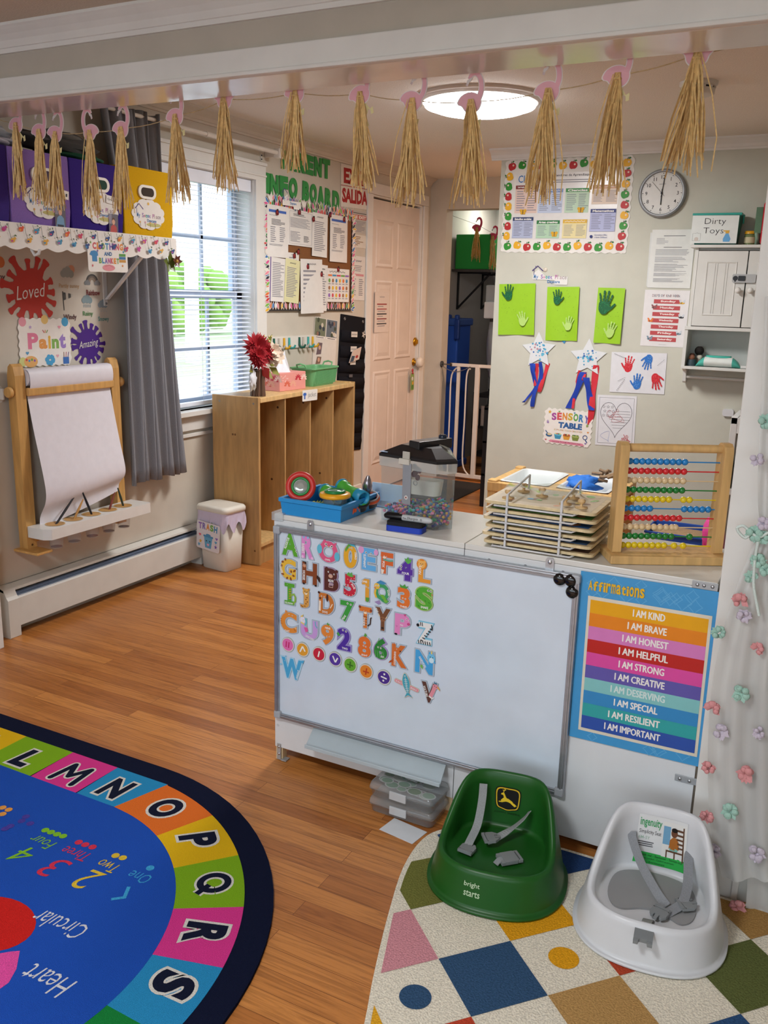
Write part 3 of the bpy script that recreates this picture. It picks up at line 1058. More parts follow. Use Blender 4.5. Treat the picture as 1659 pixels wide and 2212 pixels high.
def d_paint(b, fr, w, h):
    for x, y, c in ((.08, .93, '#e09aa8'), (.9, .93, '#4a9ec9'), (.5, .98, '#e3c27a'), (.05, .1, '#cfd28a')): b.disc(fr, x * w, y * h, .07 * w, C(c, .6, 'flat'), 14)
    cs = ['#dc7f9c', '#de9a52', '#e0b24a', '#7fae57', '#9a80c4']
    for ch, x0, x1, y0, y1, c in (('P', .16, .36, .36, .7, 0), ('a', .37, .53, .36, .57, 1), ('i', .55, .60, .36, .64, 2), ('n', .62, .76, .36, .57, 3), ('t', .77, .90, .36, .68, 4)):
        b.text(fr, ch, x0 * w, y0 * h, x1 * w, y1 * h, C(cs[c], .6, 'flat'), .05)
    b.disc(fr, .2 * w, .1 * h, .13 * w, C('#e0ac6a', .6, 'flat'), 18, .12 * h)
    for k, c in enumerate(('#c9484f', '#4a8fc0', '#5aa05a', '#8a5fb0')): b.disc(fr, (.12 + .05 * k) * w, (.14 - .02 * (k % 2)) * h, .02 * w, C(c, .6, 'flat'), 8)
    for k in range(8): b.disc(fr, (.57 + .06 * math.cos(k)) * w, (.12 + .07 * math.sin(k)) * h, .04 * w, C('#4aa0cf', .6, 'flat'), 10)
    b.rect(fr, .83 * w, .02 * h, .95 * w, .17 * h, C('#3f6fb5', .6, 'flat'))
    for k in range(3): b.stroke(fr, [((.85 + .04 * k) * w, .17 * h), ((.85 + .05 * k) * w, .28 * h)], .012 * w, C(('#8a5a3a', '#b5506a', '#6a4a8a')[k], .6, 'flat'))
    heart(b, fr, .72 * w, .2 * h, .03 * w, C('#dfaab4', .6, 'flat'))
    heart(b, fr, .14 * w, .28 * h, .03 * w, C('#5a9ac4', .6, 'flat'))
    star(b, fr, .22 * w, .82 * h, .03 * w, C('#b8a0d0', .6, 'flat'))
    heart(b, fr, .78 * w, .82 * h, .03 * w, C('#e6a0b0', .6, 'flat'))
    for k in range(3): b.stroke(fr, [((.5 + .02 * (k - 1)) * w, .70 * h), ((.5 + .05 * (k - 1)) * w, .76 * h)], .012 * w, C(RAIN[k], .6, 'flat'))
fr = sheet(0, XL + .003, z3(112, 610), z3(438, 602), z3(446, 898), z3(125, 905))
sticker_sign('paint_sign', fr, fr.w, fr.h, 'white Paint sign with coloured letters behind the wall easel', d_paint, scallop=.003)

# wall easel with paper roll
OAK = wood('#c79a5b')
t = thing('wall_easel', 'wooden wall mounted easel with a paper roll and cup tray', 'easel', (XL + .06, 2.85, .36))
YA, YE = 2.503, 3.083
for ya in (YA, YE - .05):
    b = MB()
    fr_ = F((0, ya, 0), (1, 0, 0), (0, 0, 1))
    b.prism(fr_, [(XL + .024, .355), (XL + .07, .355), (XL + .066, 1.08), (XL + .058, 1.115), (XL + .044, 1.128), (XL + .03, 1.115), (XL + .022, 1.08)], 0, -.05, OAK)
    for z in (.375, .43): b.lathe((XL + .07, ya + .025, z), [(.005, 0), (.005, .001)], C('#6d4a2a', .7, 'flat'), 10, (1, 0, 0))
    b.build('post', t, bevel=.005, segs=3)
b = MB()
b.box((XL + .066, YA + .048, .995), (XL + .082, YE - .048, 1.03), OAK)
b.build('paper_bar', t, bevel=.006, segs=3)
for ya, s in ((YA, -1), (YE, 1)):
    b = MB()
    b.lathe((XL + .05, ya, 1.015), [(.008, 0), (.008, .01), (.021, .012), (.023, .02), (.02, .028)], OAK, 20, (0, s, 0))
    b.build('knob', t)
for s, y in ((-1, YA - .03), (1, YE + .004)):
    b = MB()
    b.prism(F((XL, y - .03 * (s < 0), .97), (0, 1, 0), (0, 0, 1)), rrect(0, 0, .05, .07, .018), 0, .004, plast('#d8d7d3'))
    b.box((XL, y - .004, .985), (XL + .03, y + .004, 1.03), plast('#d8d7d3'))
    b.build('wall_bracket', t, bevel=.001)
b = MB()
b.box((XL + .02, YA - .03, .352), (XL + .16, YA + .05, .362), OAK)
b.box((XL + .02, YA + .05, .372), (XL + .036, YE - .05, .44), OAK)
b.build('base_rail', t, bevel=.002)
b = MB()
TRAYW = plast('#dcdbd7', .3)
fr_ = F((0, 0, .412), (0, 1, 0), (1, 0, 0), (0, 0, 1))
hy = [2.60, 2.70, 2.805, 2.905, 3.0]
oy0, oy1 = YA + .004, YE + .035
pts = [(oy0, XL + .071), (oy1, XL + .071)] + [(oy1 - .004 * k, XL + .19 + .005 * math.sin(k)) for k in range(3)] + [(oy0 + .02, XL + .19), (oy0, XL + .16)]
b.prism(fr_, pts, 0, .046, TRAYW)
for y in hy:
    b.disc(fr_, y, XL + .132, .038, C('#b98f57', .6, 'wood'), 24, c=.0465)
    b.ring(fr_, y, XL + .132, .036, .041, plast('#c9a469'), 24, c=.0475)
b.build('cup_tray', t, bevel=.004)
b = MB()
PW = paper('#dcdae2')
b.lathe((XL + .048, YA + .056, 1.068), [(.036, 0), (.036, YE - YA - .112)], PW, 28, (0, 1, 0))
b.tube([(XL + .048, YA + .05, 1.068), (XL + .048, YE - .05, 1.068)], .01, OAK, 10)
b.build('paper_roll', t)
b = MB()
rows = []
prof = [(1.104, .048), (1.098, .075), (1.07, .086), (1.03, .083), (1.0, .064), (.95, .070), (.88, .082), (.8, .098), (.72, .115), (.66, .128), (.61, .134), (.575, .124), (.55, .104), (.525, .088), (.49, .085)]
prof = smooth_path(prof, 3)
for k, (z, d) in enumerate(prof):
    f = k / (len(prof) - 1)
    row = []
    for i in range(13):
        s = i / 12
        low = max(0, (f - .55) / .45)
        row.append(V((XL + d + .012 * low * math.sin(s * 3), YA + .058 + (YE - YA - .116) * s, z - low * .05 * (1 - s) + low * .05 * s * .6)))
    rows.append(row)
b.loft(rows, PW, close=False)
b.build('paper_sheet', t)
def brush(p0, p1, col, label):
    b = MB()
    p0, p1 = V(p0), V(p1)
    b.tube([p0, p0 + (p1 - p0) * .5, p1], [.0045, .0055, .0028], C(col, .4, 'plastic'), 8)
    b.tube([p0 - (p1 - p0).normalized() * .012, p0], [.003, .0045], met('#9a9a98'), 8)
    tag(b.build('paint_brush'), label, 'paint brush', 'paint brushes standing in the easel cups')
BX = XL + .135
brush((BX, 2.60, .455), (BX - .02, 2.735, .555), '#26262a', 'black paint brush leaning in the first cup of the easel tray')
brush((BX, 2.70, .455), (BX, 2.76, .535), '#b8894f', 'tan paint brush standing in the second cup of the easel tray')
brush((BX, 2.805, .455), (BX - .01, 2.765, .57), '#1f2128', 'black paint brush in the middle cup of the easel tray')
brush((BX, 2.91, .455), (BX - .015, 2.965, .525), '#7a3b30', 'brown red paint brush in the fourth cup of the easel tray')
brush((BX, 3.0, .455), (BX - .01, 2.98, .545), '#2d3b2f', 'dark green paint brush in the last cup of the easel tray')
for k, y in enumerate(hy):
    b = MB()
    CL = glassy('#dfe2e6', .16)
    b.lathe((XL + .132, y, .357), [(.026, 0), (.031, .053)], CL, 20, caps=(True, False))
    b.disc(F((XL + .132, y, .3575), (1, 0, 0), (0, 1, 0)), 0, 0, .024, C(('#7c4436', '#6b4a3a', '#8a3f34', '#553a34', '#4a2f2a')[k], .6, 'paint'), 16, c=.003)
    tag(b.build('paint_cup'), 'clear paint cup hanging in the easel tray, %s from the curtain' % ('fifth', 'fourth', 'third', 'second', 'nearest')[k], 'cup', 'clear paint cups in the easel tray')

# baseboard heater
t = thing('baseboard_heater', 'long white baseboard heater along the left wall', 'heater', (XL, 3.0, 0))
H0, H1 = 2.385, 3.665
HW = C('#cfcdc6', .45, 'paint')
b = MB()
b.box((XL, H0, .03), (XL + .004, H1, .215), HW)
fr_ = F((0, H0, 0), (1, 0, 0), (0, 0, 1))
b.prism(fr_, [(XL, .205), (XL, .215), (XL + .012, .215), (XL + .045, .206), (XL + .047, .196), (XL + .043, .196)], 0, -(H1 - H0), HW)
b.build('back_panel', t)
b = MB()
b.prism(F((0, H0 + .055, 0), (1, 0, 0), (0, 0, 1)), [(XL + .064, .045), (XL + .07, .045), (XL + .068, .165), (XL + .06, .172), (XL + .058, .168), (XL + .064, .16)], 0, -(H1 - H0 - .09), HW)
b.build('front_cover', t)
b = MB()
b.hexa([(XL + .04, H0 + .05, .172), (XL + .06, H0 + .05, .166), (XL + .06, H1 - .03, .166), (XL + .04, H1 - .03, .172), (XL + .04, H0 + .05, .176), (XL + .063, H0 + .05, .17), (XL + .063, H1 - .03, .17), (XL + .04, H1 - .03, .176)], C('#8d99ab', .4, 'metal', metal=.3))
b.hexa([(XL + .03, H0 + .05, .18), (XL + .05, H0 + .05, .176), (XL + .05, H1 - .03, .176), (XL + .03, H1 - .03, .18), (XL + .03, H0 + .05, .184), (XL + .052, H0 + .05, .18), (XL + .052, H1 - .03, .18), (XL + .03, H1 - .03, .184)], C('#6f7c92', .4, 'metal', metal=.3))
b.build('damper', t)
b = MB()
b.box((XL + .01, H0 + .05, .07), (XL + .05, H1 - .03, .13), C('#3b4250', .6, 'metal', metal=.4))
for k in range(110): b.box((XL + .008, H0 + .06 + k * .0108, .065), (XL + .055, H0 + .061 + k * .0108, .14), C('#4a5263', .6, 'metal', metal=.4))
b.build('fins', t)
for y0, y1 in ((H0, H0 + .055), (H1 - .035, H1)):
    b = MB()
    b.prism(F((0, y0, 0), (1, 0, 0), (0, 0, 1)), [(XL, .0), (XL + .07, .0), (XL + .07, .165), (XL + .06, .178), (XL + .045, .207), (XL + .012, .216), (XL, .216)], 0, -(y1 - y0), HW)
    b.build('end_cap', t, bevel=.003)

# paper letters of PARENT INFO BOARD
GR = paper('#2f8a45')
def cut_letter(ch, axis_pts, word, k):
    (x0, y0), (x1, y1) = axis_pts
    a, c = lw(x0, y1, .002), lw(x1, y1, .002)
    top = lw((x0 + x1) / 2, y0, .002)
    f = F((XL + .003, a.y, a.z), (0, 1, 0), (0, 0, 1))
    b = MB()
    b.text(f, ch, 0, 0, c.y - a.y, top.z - (a.z + c.z) / 2, GR, .07, c=0, depth=.004, rot=-.02 + .03 * (k % 3 - 1))
    return tag(b.build('paper_letter'), 'green paper letter %s in the word %s above the info board' % (ch if (word, ch) != ('BOARD', 'O') else 'O', word), 'paper letter', 'green letters above the info board')
wt, wl_, wr_ = 318, 608, 712
def word(w, x0, x1, yt0, yt1, h0, h1):
    n = len(w)
    tot = [1.0 if c not in 'I' else .45 for c in w]
    T = sum(tot)
    x = x0
    for k, ch in enumerate(w):
        ww = (x1 - x0) * tot[k] / T
        s = (x + ww / 2 - x0) / (x1 - x0)
        y = yt0 + (yt1 - yt0) * s
        cut_letter(ch, ((x + ww * .04, y), (x + ww * .92, y + h0 + (h1 - h0) * s)), w, k)
        x += ww
word('PARENT', 606, 713, 320, 344, 42, 42)
word('INFO', 573, 643, 372, 384, 44, 46)
word('BOARD', 652, 733, 388, 414, 42, 42)

# info board: cork, black frame, leaf border
fr = sheet(0, XL + .002, (575, 438), (757, 468), (756, 672), (574, 670))
bw, bh = fr.w, fr.h
t = thing('bulletin_board', 'cork info board with a black frame and colourful leaf border', 'bulletin board', fr(bw / 2, 0, .006))
b = MB()
b.fbox(fr, .008, .008, 0, bw - .008, bh - .008, .01, C('#8a5a34', .95, 'carpet'))
b.build('cork', t)
b = MB()
KF = C('#2a2a2c', .5, 'plastic')
b.fbox(fr, 0, 0, 0, bw, .01, .016, KF)
b.fbox(fr, 0, bh - .01, 0, bw, bh, .016, KF)
b.fbox(fr, 0, .01, 0, .01, bh - .01, .016, KF)
b.fbox(fr, bw - .01, .01, 0, bw, bh - .01, .016, KF)
b.build('frame', t)
b = MB()
q = random.Random(21)
LC = ['#c23636', '#2f8a45', '#e0b02f', '#2f6fae', '#d9743a', '#d0508c', '#2a2a3a', '#e0dcd4', '#e0dcd4', '#7ab04a', '#e08a9a']
def leaf2(b, f, x, y, a, L, w, m, c, edge=True):
    ca, sa = math.cos(a), math.sin(a)
    def pt(s, o): return (x + ca * L * s - sa * o, y + sa * L * s + ca * o)
    for k, (LL, mm) in enumerate(((1.0, paper('#e2dfda')), (.82, m))):
        if k == 0 and not edge: continue
        ww = w * (1 if k == 0 else .72)
        off = (1 - LL) / 2
        P = [pt(off, 0), pt(off + LL * .3, ww * .42), pt(off + LL * .6, ww * .45), pt(off + LL, 0), pt(off + LL * .6, -ww * .45), pt(off + LL * .3, -ww * .42)]
        b.poly(f, P, mm, c + k * .0004)
def border_run(x0, y0, x1, y1, ang, n):
    for i in range(n):
        s = (i + .5) / n
        x, y = x0 + (x1 - x0) * s, y0 + (y1 - y0) * s
        for k in range(3):
            a = ang + (k - 1) * .55 + q.uniform(-.15, .15)
            leaf2(b, fr, x, y, a, q.uniform(.045, .065), .024, C(LC[q.randrange(len(LC))], .6, 'flat'), .0165 + .0009 * k + .0002 * (i % 4))
border_run(0, bh, bw, bh, PI / 2, 17)
border_run(.012, 0, .012, bh, PI - .15, 20)
border_run(bw - .012, 0, bw - .012, bh, .15, 20)
for i in range(34):
    s = (i + .5) / 34
    leaf2(b, fr, bw * s, .006, PI / 2 + q.uniform(-.4, .4), .05, .024, C(LC[q.randrange(len(LC))], .6, 'flat'), .0165 + .0005 * (i % 5))
    leaf2(b, fr, bw * s, bh - .03, PI / 2 + q.uniform(-.4, .4), .05, .026, C(LC[q.randrange(7)], .6, 'flat'), .0165 + .0005 * (i % 5))
b.build('leaf_border', t)

INK = C('#4a4a50', .7, 'flat')
INKL = C('#8d8d94', .7, 'flat')
def lines(b, fr, x0, y0, x1, y1, n, m=INKL, ragged=.35, seed=1, t=.45):
    q = random.Random(seed)
    dy = (y1 - y0) / n
    for i in range(n):
        y = y1 - dy * (i + .5)
        b.rect(fr, x0, y - dy * t / 2, x1 - (x1 - x0) * q.uniform(0, ragged), y + dy * t / 2, m)
def sheetpaper(name, corners, d, label, draw, col='#dcdad6', cat='paper', group='papers on the info board', axis=0, val=XL, sgn=1, curl=.0):
    f = sheet(axis, val + sgn * d, *corners)
    b = MB()
    n = 6
    rows = []
    for k in range(n + 1):
        y = f.h * k / n
        c = curl * (1 - k / n) ** 2
        rows.append([f(f.w * i / 4, y, c * (i / 4)) for i in range(5)])
    b.loft(rows, paper(col), close=False)
    b.lay = .0004 + curl * 0
    draw(b, f, f.w, f.h)
    return tag(b.build(name), label, cat, group)
def zq(*pts): return [z4(*p) for p in pts]
def p1(b, f, w, h):
    b.rect(f, .08 * w, .86 * h, .9 * w, .91 * h, C('#3f63b0', .6, 'flat'))
    scrib(b, f, .1 * w, .79 * h, .5 * w, .82 * h, INK)
    lines(b, f, .2 * w, .62 * h, .85 * w, .74 * h, 5, INK, seed=2)
    lines(b, f, .15 * w, .28 * h, .4 * w, .6 * h, 8, seed=3)
    lines(b, f, .58 * w, .3 * h, .85 * w, .6 * h, 8, seed=4)
    lines(b, f, .1 * w, .22 * h, .9 * w, .26 * h, 2, seed=5)
def p2(b, f, w, h):
    for x0, y0, x1, y1 in ((.05, .05, .95, .056), (.05, .94, .95, .946), (.05, .05, .056, .946), (.944, .05, .95, .946)): b.rect(f, x0 * w, y0 * h, x1 * w, y1 * h, INKL)
    lines(b, f, .2 * w, .82 * h, .8 * w, .9 * h, 3, INK, seed=6)
    lines(b, f, .08 * w, .5 * h, .9 * w, .78 * h, 9, seed=7)
    lines(b, f, .08 * w, .1 * h, .5 * w, .4 * h, 8, seed=8)
    lines(b, f, .62 * w, .12 * h, .85 * w, .3 * h, 6, INK, seed=9)
def plain(sd, n=16, head=True):
    def d(b, f, w, h):
        if head:
            scrib(b, f, .3 * w, .88 * h, .7 * w, .94 * h, INK)
        lines(b, f, .12 * w, .12 * h, .88 * w, .82 * h, n, seed=sd)
    return d
def photo_grid(b, f, w, h):
    scrib(b, f, .1 * w, .86 * h, .8 * w, .95 * h, INK)
    cs = ['#d9743a', '#3f8ab5', '#c94a5a', '#6aa04a', '#8a5fb0', '#d9b03a', '#9a6a4a']
    q = random.Random(5)
    for r in range(3):
        for c in range(6):
            b.disc(f, (.1 + .155 * c) * w, (.2 + .22 * r) * h, .045 * w, C(cs[q.randrange(7)], .6, 'flat'), 10)
            b.rect(f, (.05 + .155 * c) * w, (.09 + .22 * r) * h, (.15 + .155 * c) * w, (.115 + .22 * r) * h, INKL)
    for c in range(5): b.rect(f, (.04 + .19 * c) * w, .77 * h, (.21 + .19 * c) * w, .82 * h, C(cs[c], .6, 'flat'))
G = sheetpaper
G('posted_paper', zq((818, 398), (970, 425), (972, 790), (822, 775)), .022, 'white notice with a blue bar at the top corner of the info board', p1)
G('posted_paper', zq((970, 432), (1145, 462), (1147, 715), (972, 690)), .0205, 'white licence paper with a ruled border pinned on the info board', p2)
G('posted_paper', zq((1147, 462), (1265, 478), (1238, 790), (1140, 765)), .0225, 'white letter half behind others in the top row of the info board', plain(12))
G('posted_paper', zq((1262, 470), (1390, 495), (1398, 822), (1278, 812)), .0245, 'white information sheet at the top row end of the info board', p1)
G('posted_paper', zq((830, 780), (955, 790), (950, 1110), (835, 1090)), .0208, 'white list with a purple margin at the bottom of the info board', lambda b, f, w, h: (b.rect(f, .06 * w, 0, .11 * w, h, C('#5a3f8a', .6, 'flat')), lines(b, f, .2 * w, .1 * h, .9 * w, .9 * h, 20, seed=15)))
G('posted_paper', zq((958, 795), (1050, 800), (1052, 1125), (935, 1090)), .0228, 'pale yellow printed sheet on the info board', plain(17, 18), '#d8d6a8')
G('posted_paper', zq((1058, 790), (1170, 810), (1258, 1165), (1062, 1190)), .026, 'white letter hanging below the info board frame', plain(19, 9), curl=.01)
G('posted_paper', zq((1172, 830), (1242, 845), (1258, 1165), (1200, 1165)), .0235, 'narrow white sheet with a ladybug pin on the info board', plain(23, 14))
G('posted_paper', zq((1245, 860), (1410, 870), (1405, 1105), (1252, 1100)), .0252, 'white chart with rows of coloured pictures on the info board', photo_grid)
G('posted_paper', zq((975, 745), (1045, 755), (1050, 900), (960, 900)), .0215, 'small white note behind the yellow sheet on the info board', plain(29, 6))
for k, (x, y) in enumerate(((893, 462), (1052, 460), (1153, 510), (1272, 480), (1372, 512), (1045, 745), (1016, 772), (1112, 850), (1210, 905), (1330, 870))):
    p = lw(*z4(x, y), .029)
    b = MB()
    b.ball(p, .0135, C('#8a1f22', .3, 'plastic'), 12, (.55, .85, 1.15))
    b.ball(p + V((.002, 0, .014)), .006, C('#1c1c1e', .4, 'plastic'), 8)
    b.box(p + V((.0065, -.0008, -.014)), p + V((.008, .0008, .012)), C('#1c1c1e', .4, 'plastic'))
    for dy, dz in ((-.006, .004), (.006, .004), (-.006, -.007), (.006, -.007)): b.ball(p + V((.0045, dy, dz)), .0026, C('#1c1c1e', .4, 'plastic'), 6)
    b.tube([p, p - V((.022, 0, 0))], .0008, met('#888888'), 5)
    where = ('on the blue bar notice', 'on the bordered licence', 'on the half hidden letter', 'between the two end papers of the top row', 'on the top corner of the end sheet', 'on bare cork above the small note',
             'on the small note', 'on the hanging white letter', 'on the narrow sheet', 'on the coloured chart')[k]
    tag(b.build('ladybug_pin'), 'red ladybug push pin ' + where, 'push pin', 'ladybug pins on the info board')
b = MB()
f = sheet(0, XL + .03, z4(930, 330), z4(1062, 345), z4(1058, 430), z4(928, 402))
b.prism(f, [(0, 0), (f.w * .6, 0), (f.w * .62, -.015), (f.w, -.015), (f.w, f.h * .5), (f.w * .4, f.h * .45), (f.w * .25, f.h), (f.w * .05, f.h * .6), (0, f.h * .4)], 0, .001, paper('#e2dfda'))
b.lay = .0014
place_logo(b, f, .005, .004, f.w * .9)
tag(b.build('board_sign'), 'small white house shaped sign on the top edge of the info board', 'sign')

# EXIT / SALIDA and the notices under it
RED = C('#a32026', .6, 'flat')
def d_exit(b, f, w, h):
    b.text(f, 'EXIT', .1 * w, .56 * h, .92 * w, .92 * h, RED, .05)
    b.rect(f, .0, .495 * h, w, .51 * h, RED)
    b.text(f, 'SALIDA', .04 * w, .1 * h, .98 * w, .45 * h, RED, .05)
f = sheet(0, XL + .002, z4(1345, 110), z4(1545, 150), z4(1540, 445), z4(1350, 415))
b = MB()
b.prism(f, rrect(0, 0, f.w, f.h, .004, 2), 0, .001, paper('#dad4cc'))
b.lay = .0012
d_exit(b, f, f.w, f.h)
tag(b.build('exit_sign'), 'white sign with red EXIT and SALIDA beside the door', 'sign')
def d_fire(b, f, w, h):
    lines(b, f, .02 * w, .86 * h, .98 * w, .93 * h, 1, INK, 0)
    b.rect(f, .05 * w, .62 * h, .95 * w, .82 * h, C('#b5514a', .6, 'flat'))
    b.text(f, 'FIRE EXIT', .08 * w, .65 * h, .92 * w, .79 * h, paper('#e6e2dc'), .05)
    lines(b, f, .02 * w, .06 * h, .9 * w, .56 * h, 8, seed=31)
NG = 'notices between the info board and the door'
G('posted_notice', zq((1410, 440), (1540, 460), (1535, 620), (1412, 600)), .002, 'grey notice reading FIRE EXIT under the SALIDA sign', d_fire, '#b9b6b0', 'notice', NG)
G('posted_notice', zq((1415, 615), (1532, 628), (1528, 722), (1412, 705)), .003, 'white notice with brown print under the fire exit notice', lambda b, f, w, h: lines(b, f, .06 * w, .15 * h, .95 * w, .9 * h, 6, C('#8a6a45', .6, 'flat'), .6, 33), '#d6d2c8', 'notice', NG)
G('posted_notice', zq((1430, 770), (1525, 780), (1515, 1095), (1418, 1085)), .003, 'white schedule with a pink heading beside the door casing', lambda b, f, w, h: (lines(b, f, .1 * w, .65 * h, .9 * w, .8 * h, 4, seed=35), b.rect(f, .1 * w, .55 * h, .9 * w, .6 * h, C('#c98a92', .6, 'flat')), lines(b, f, .1 * w, .1 * h, .35 * w, .5 * h, 9, seed=36), lines(b, f, .55 * w, .1 * h, .9 * w, .5 * h, 9, seed=37), scrib(b, f, .3 * w, .85 * h, .7 * w, .93 * h, INKL)), '#d8d5d0', 'notice', NG)

# rail with coloured hooks
p0, p1 = lw(*z4(835, 1405), .003), lw(*z4(1150, 1360), .003)
t = thing('hook_rail', 'white rail with coloured hooks under the info board', 'hook rail', (XL, (p0.y + p1.y) / 2, p0.z - .02))
zc = (lw(*z4(835, 1400)).z + lw(*z4(1140, 1385)).z) / 2
b = MB()
b.prism(F((XL, p0.y - .12, zc - .032), (0, 1, 0), (0, 0, 1)), rrect(0, 0, p1.y - p0.y + .14, .07, .006), 0, .012, plast('#d9d6cf'))
b.build('rail', t)
hc = ['#1f5a4a', '#b9b3a8', '#d6a526', '#3f9f9a', '#1f5a4a', '#b9b3a8', '#3f9f9a', '#d6a526']
for k, x in enumerate((852, 888, 925, 962, 1035, 1062, 1098, 1130)):
    y = lw(*z4(x, 1400)).y
    b = MB()
    b.tube([(XL + .016, y, zc + .03), (XL + .017, y, zc - .015), (XL + .028, y + .004, zc - .032), (XL + .046, y + .008, zc - .028), (XL + .054, y + .01, zc - .012)], [.007, .008, .008, .0065, .006], plast(hc[k]), 8)
    b.build('hook', t)
# board with photos, black pocket chart
def d_photos(b, f, w, h):
    q = random.Random(8)
    for k, (x0, c) in enumerate(((.02, '#6d7560'), (.52, '#5f6a74'))):
        b.rect(f, x0 * w, .68 * h, (x0 + .46) * w, .99 * h, C(c, .5, 'flat'))
        for i in range(9):
            b.disc(f, (x0 + q.uniform(.05, .41)) * w, h * q.uniform(.71, .96), .05 * w, C(q.choice(['#c9c0b0', '#3f4a3a', '#8a6a5a', '#2f3a4a', '#d0cfc8']), .6, 'flat'), 8)
        b.rect(f, (x0 + .0) * w, .635 * h, (x0 + .46) * w, .67 * h, paper('#e2dfda'))
        lines(b, f, (x0 + .06) * w, .64 * h, (x0 + .4) * w, .665 * h, 1, INK, 0)
    for x, y, hh, c in ((.14, .34, .22, '#6a5a62'), (.13, .17, .14, '#7a6255')):
        b.poly(f, [(x * w, y * h), ((x + .2) * w, (y + .02) * h), ((x + .24) * w, (y + hh) * h), ((x + .06) * w, (y + hh) * h)], C(c, .6, 'flat'))
        b.disc(f, (x + .13) * w, (y + hh * .6) * h, .05 * w, C('#c9a08a', .6, 'flat'), 10)
sheetpaper('photo_sheet', zq((1150, 1222), (1318, 1222), (1310, 1640), (1150, 1600)), .003, 'white sheet with photos behind the black pocket chart', d_photos, '#d3cfc8', 'photo sheet', None)
f = sheet(0, XL + .002, z4(1326, 1203), z4(1525, 1203), z4(1503, 2170), z4(1310, 2160))
t = thing('pocket_chart', 'black hanging pocket chart beside the door', 'pocket chart', f(f.w / 2, 0))
NY = fab('#1a1a1f')
b = MB()
b.fbox(f, 0, 0, 0, f.w, f.h, .006, NY)
b.build('backing', t, bevel=.001)
for k in range(8):
    y = f.h * (.02 + .112 * k)
    b = MB()
    b.loft([[f(.006, y, .0065), f(f.w / 2, y, .0065), f(f.w - .006, y, .0065)], [f(.006, y + f.h * .05, .012), f(f.w / 2, y + f.h * .05, .018), f(f.w - .006, y + f.h * .05, .012)], [f(.006, y + f.h * .085, .008), f(f.w / 2, y + f.h * .085, .012), f(f.w - .006, y + f.h * .085, .008)]], NY, close=False)
    b.build('pocket', t, solid=.001)
for x in (.12, .78):
    b = MB()
    b.torus(f(f.w * x, f.h * .97, .008), .008, .002, met('#b8b8b8'), (1, 0, 0), 16, 6)
    b.build('grommet', t)
for k, (x, y, s) in enumerate(((1445, 1335, 1), (1440, 1440, 1), (1435, 1535, .9), (1420, 1632, .55), (1418, 1728, .55), (1412, 1825, .55), (1410, 1918, .55))):
    p = lw(*z4(x, y), .026)
    fc = F(p, (0, 1, 0), (0, 0, 1)).at(0, 0, 0, -.04)
    b = MB()
    b.rect(fc, -.042 * s, -.018 * s, .042 * s, .018 * s, paper('#cfccc6') if k < 3 else C('#5a5a5e', .3, 'plastic'), 0)
    b.lay = .0003
    if k < 3: scrib(b, fc, -.036, -.008, .036, .008, INK)
    tag(b.build('pocket_card'), ('white name card in the top pocket of the black chart', 'white name card behind the red spotted envelope', 'white name card below the red spotted envelope', 'dark clear card window in the fourth pocket down', 'dark clear card window in the fifth pocket down', 'dark clear card window in the sixth pocket down', 'dark clear card window in the seventh pocket down')[k], 'card', 'cards in the pocket chart')
b = MB()
p = lw(*z4(1440, 1480), .03)
fc = F(p, (0, 1, 0), (0, 0, 1)).at(0, 0, 0, .18)
b.prism(fc, [(-.075, -.04), (.06, -.045), (.105, .03), (.0, .028), (-.02, .022)], 0, .006, paper('#c9b6aa'))
b.lay = .0065
b.poly(fc, [(-.07, -.038), (-.02, -.04), (.005, -.01), (-.035, .0)], C('#3a4a5a', .6, 'flat'))
b.disc(fc, .03, -.02, .02, C('#a33a3a', .6, 'flat'), 12, .01)
tag(b.build('envelope'), 'tan envelope with a red mark sticking out of the black pocket chart', 'envelope')
b = MB()
p = lw(*z4(1507, 1335), .03)
for a in range(5):
    leaf3(b, p, (.2, math.cos(a * 1.25), math.sin(a * 1.25)), (1, 0, 0), .03, .006, plast('#cfcac2'))
tag(b.build('white_clip'), 'small white star shaped clip on the edge of the pocket chart', 'clip')

# notices and hanger on the door
def zd(x, y): return (740 + x * .217, 380 + y * .217)
def d_doorn(b, f, w, h):
    scrib(b, f, .32 * w, .84 * h, .65 * w, .9 * h, INKL)
    for k, c in enumerate(('#9a3f3f', '#a9605f', '#3a3a3e', '#8a4a4c', '#4a4a4e')):
        b.rect(f, .15 * w, (.68 - .12 * k) * h, .82 * w, (.71 - .12 * k) * h, C(c, .6, 'flat'))
        lines(b, f, .2 * w, (.62 - .12 * k) * h, .75 * w, (.66 - .12 * k) * h, 1, seed=k)
sheetpaper('door_notice', [zd(320, 1150), zd(470, 1155), (839, 717), (809, 719)], -.009, 'white notice with red bars taped on the door', d_doorn, '#d8cdc4', 'notice', None)
p = hit(0, XL + .012, 891, 815)
t = thing('door_hanger', 'little rabbit hanger dangling from the door knob', 'door hanger', p)
b = MB()
f = F(p, (0, 1, 0), (0, 0, 1))
b.prism(f, rrect(-.026, -.10, .026, .03, .01), -.002, .002, paper('#8aa35e'))
b.lay = .0025
b.disc(f, 0, -.075, .02, C('#5f8a3f', .6, 'flat'), 14)
b.disc(f, .004, -.045, .014, C('#d9a63a', .6, 'flat'), 14)
b.disc(f, -.005, -.01, .016, C('#d9d6cf', .6, 'flat'), 14)
b.build('card', t)
b = MB()
b.torus(p + V((.0, 0, .05)), .024, .003, plast('#c9c3b8'), (1, 0, 0), 18, 6)
b.ball(p + V((.008, -.02, .055)), .011, plast('#b8383c'), 8, (.6, 1, 1.2))
b.ball(p + V((.008, -.012, .035)), .009, plast('#b8383c'), 8, (.6, 1, 1))
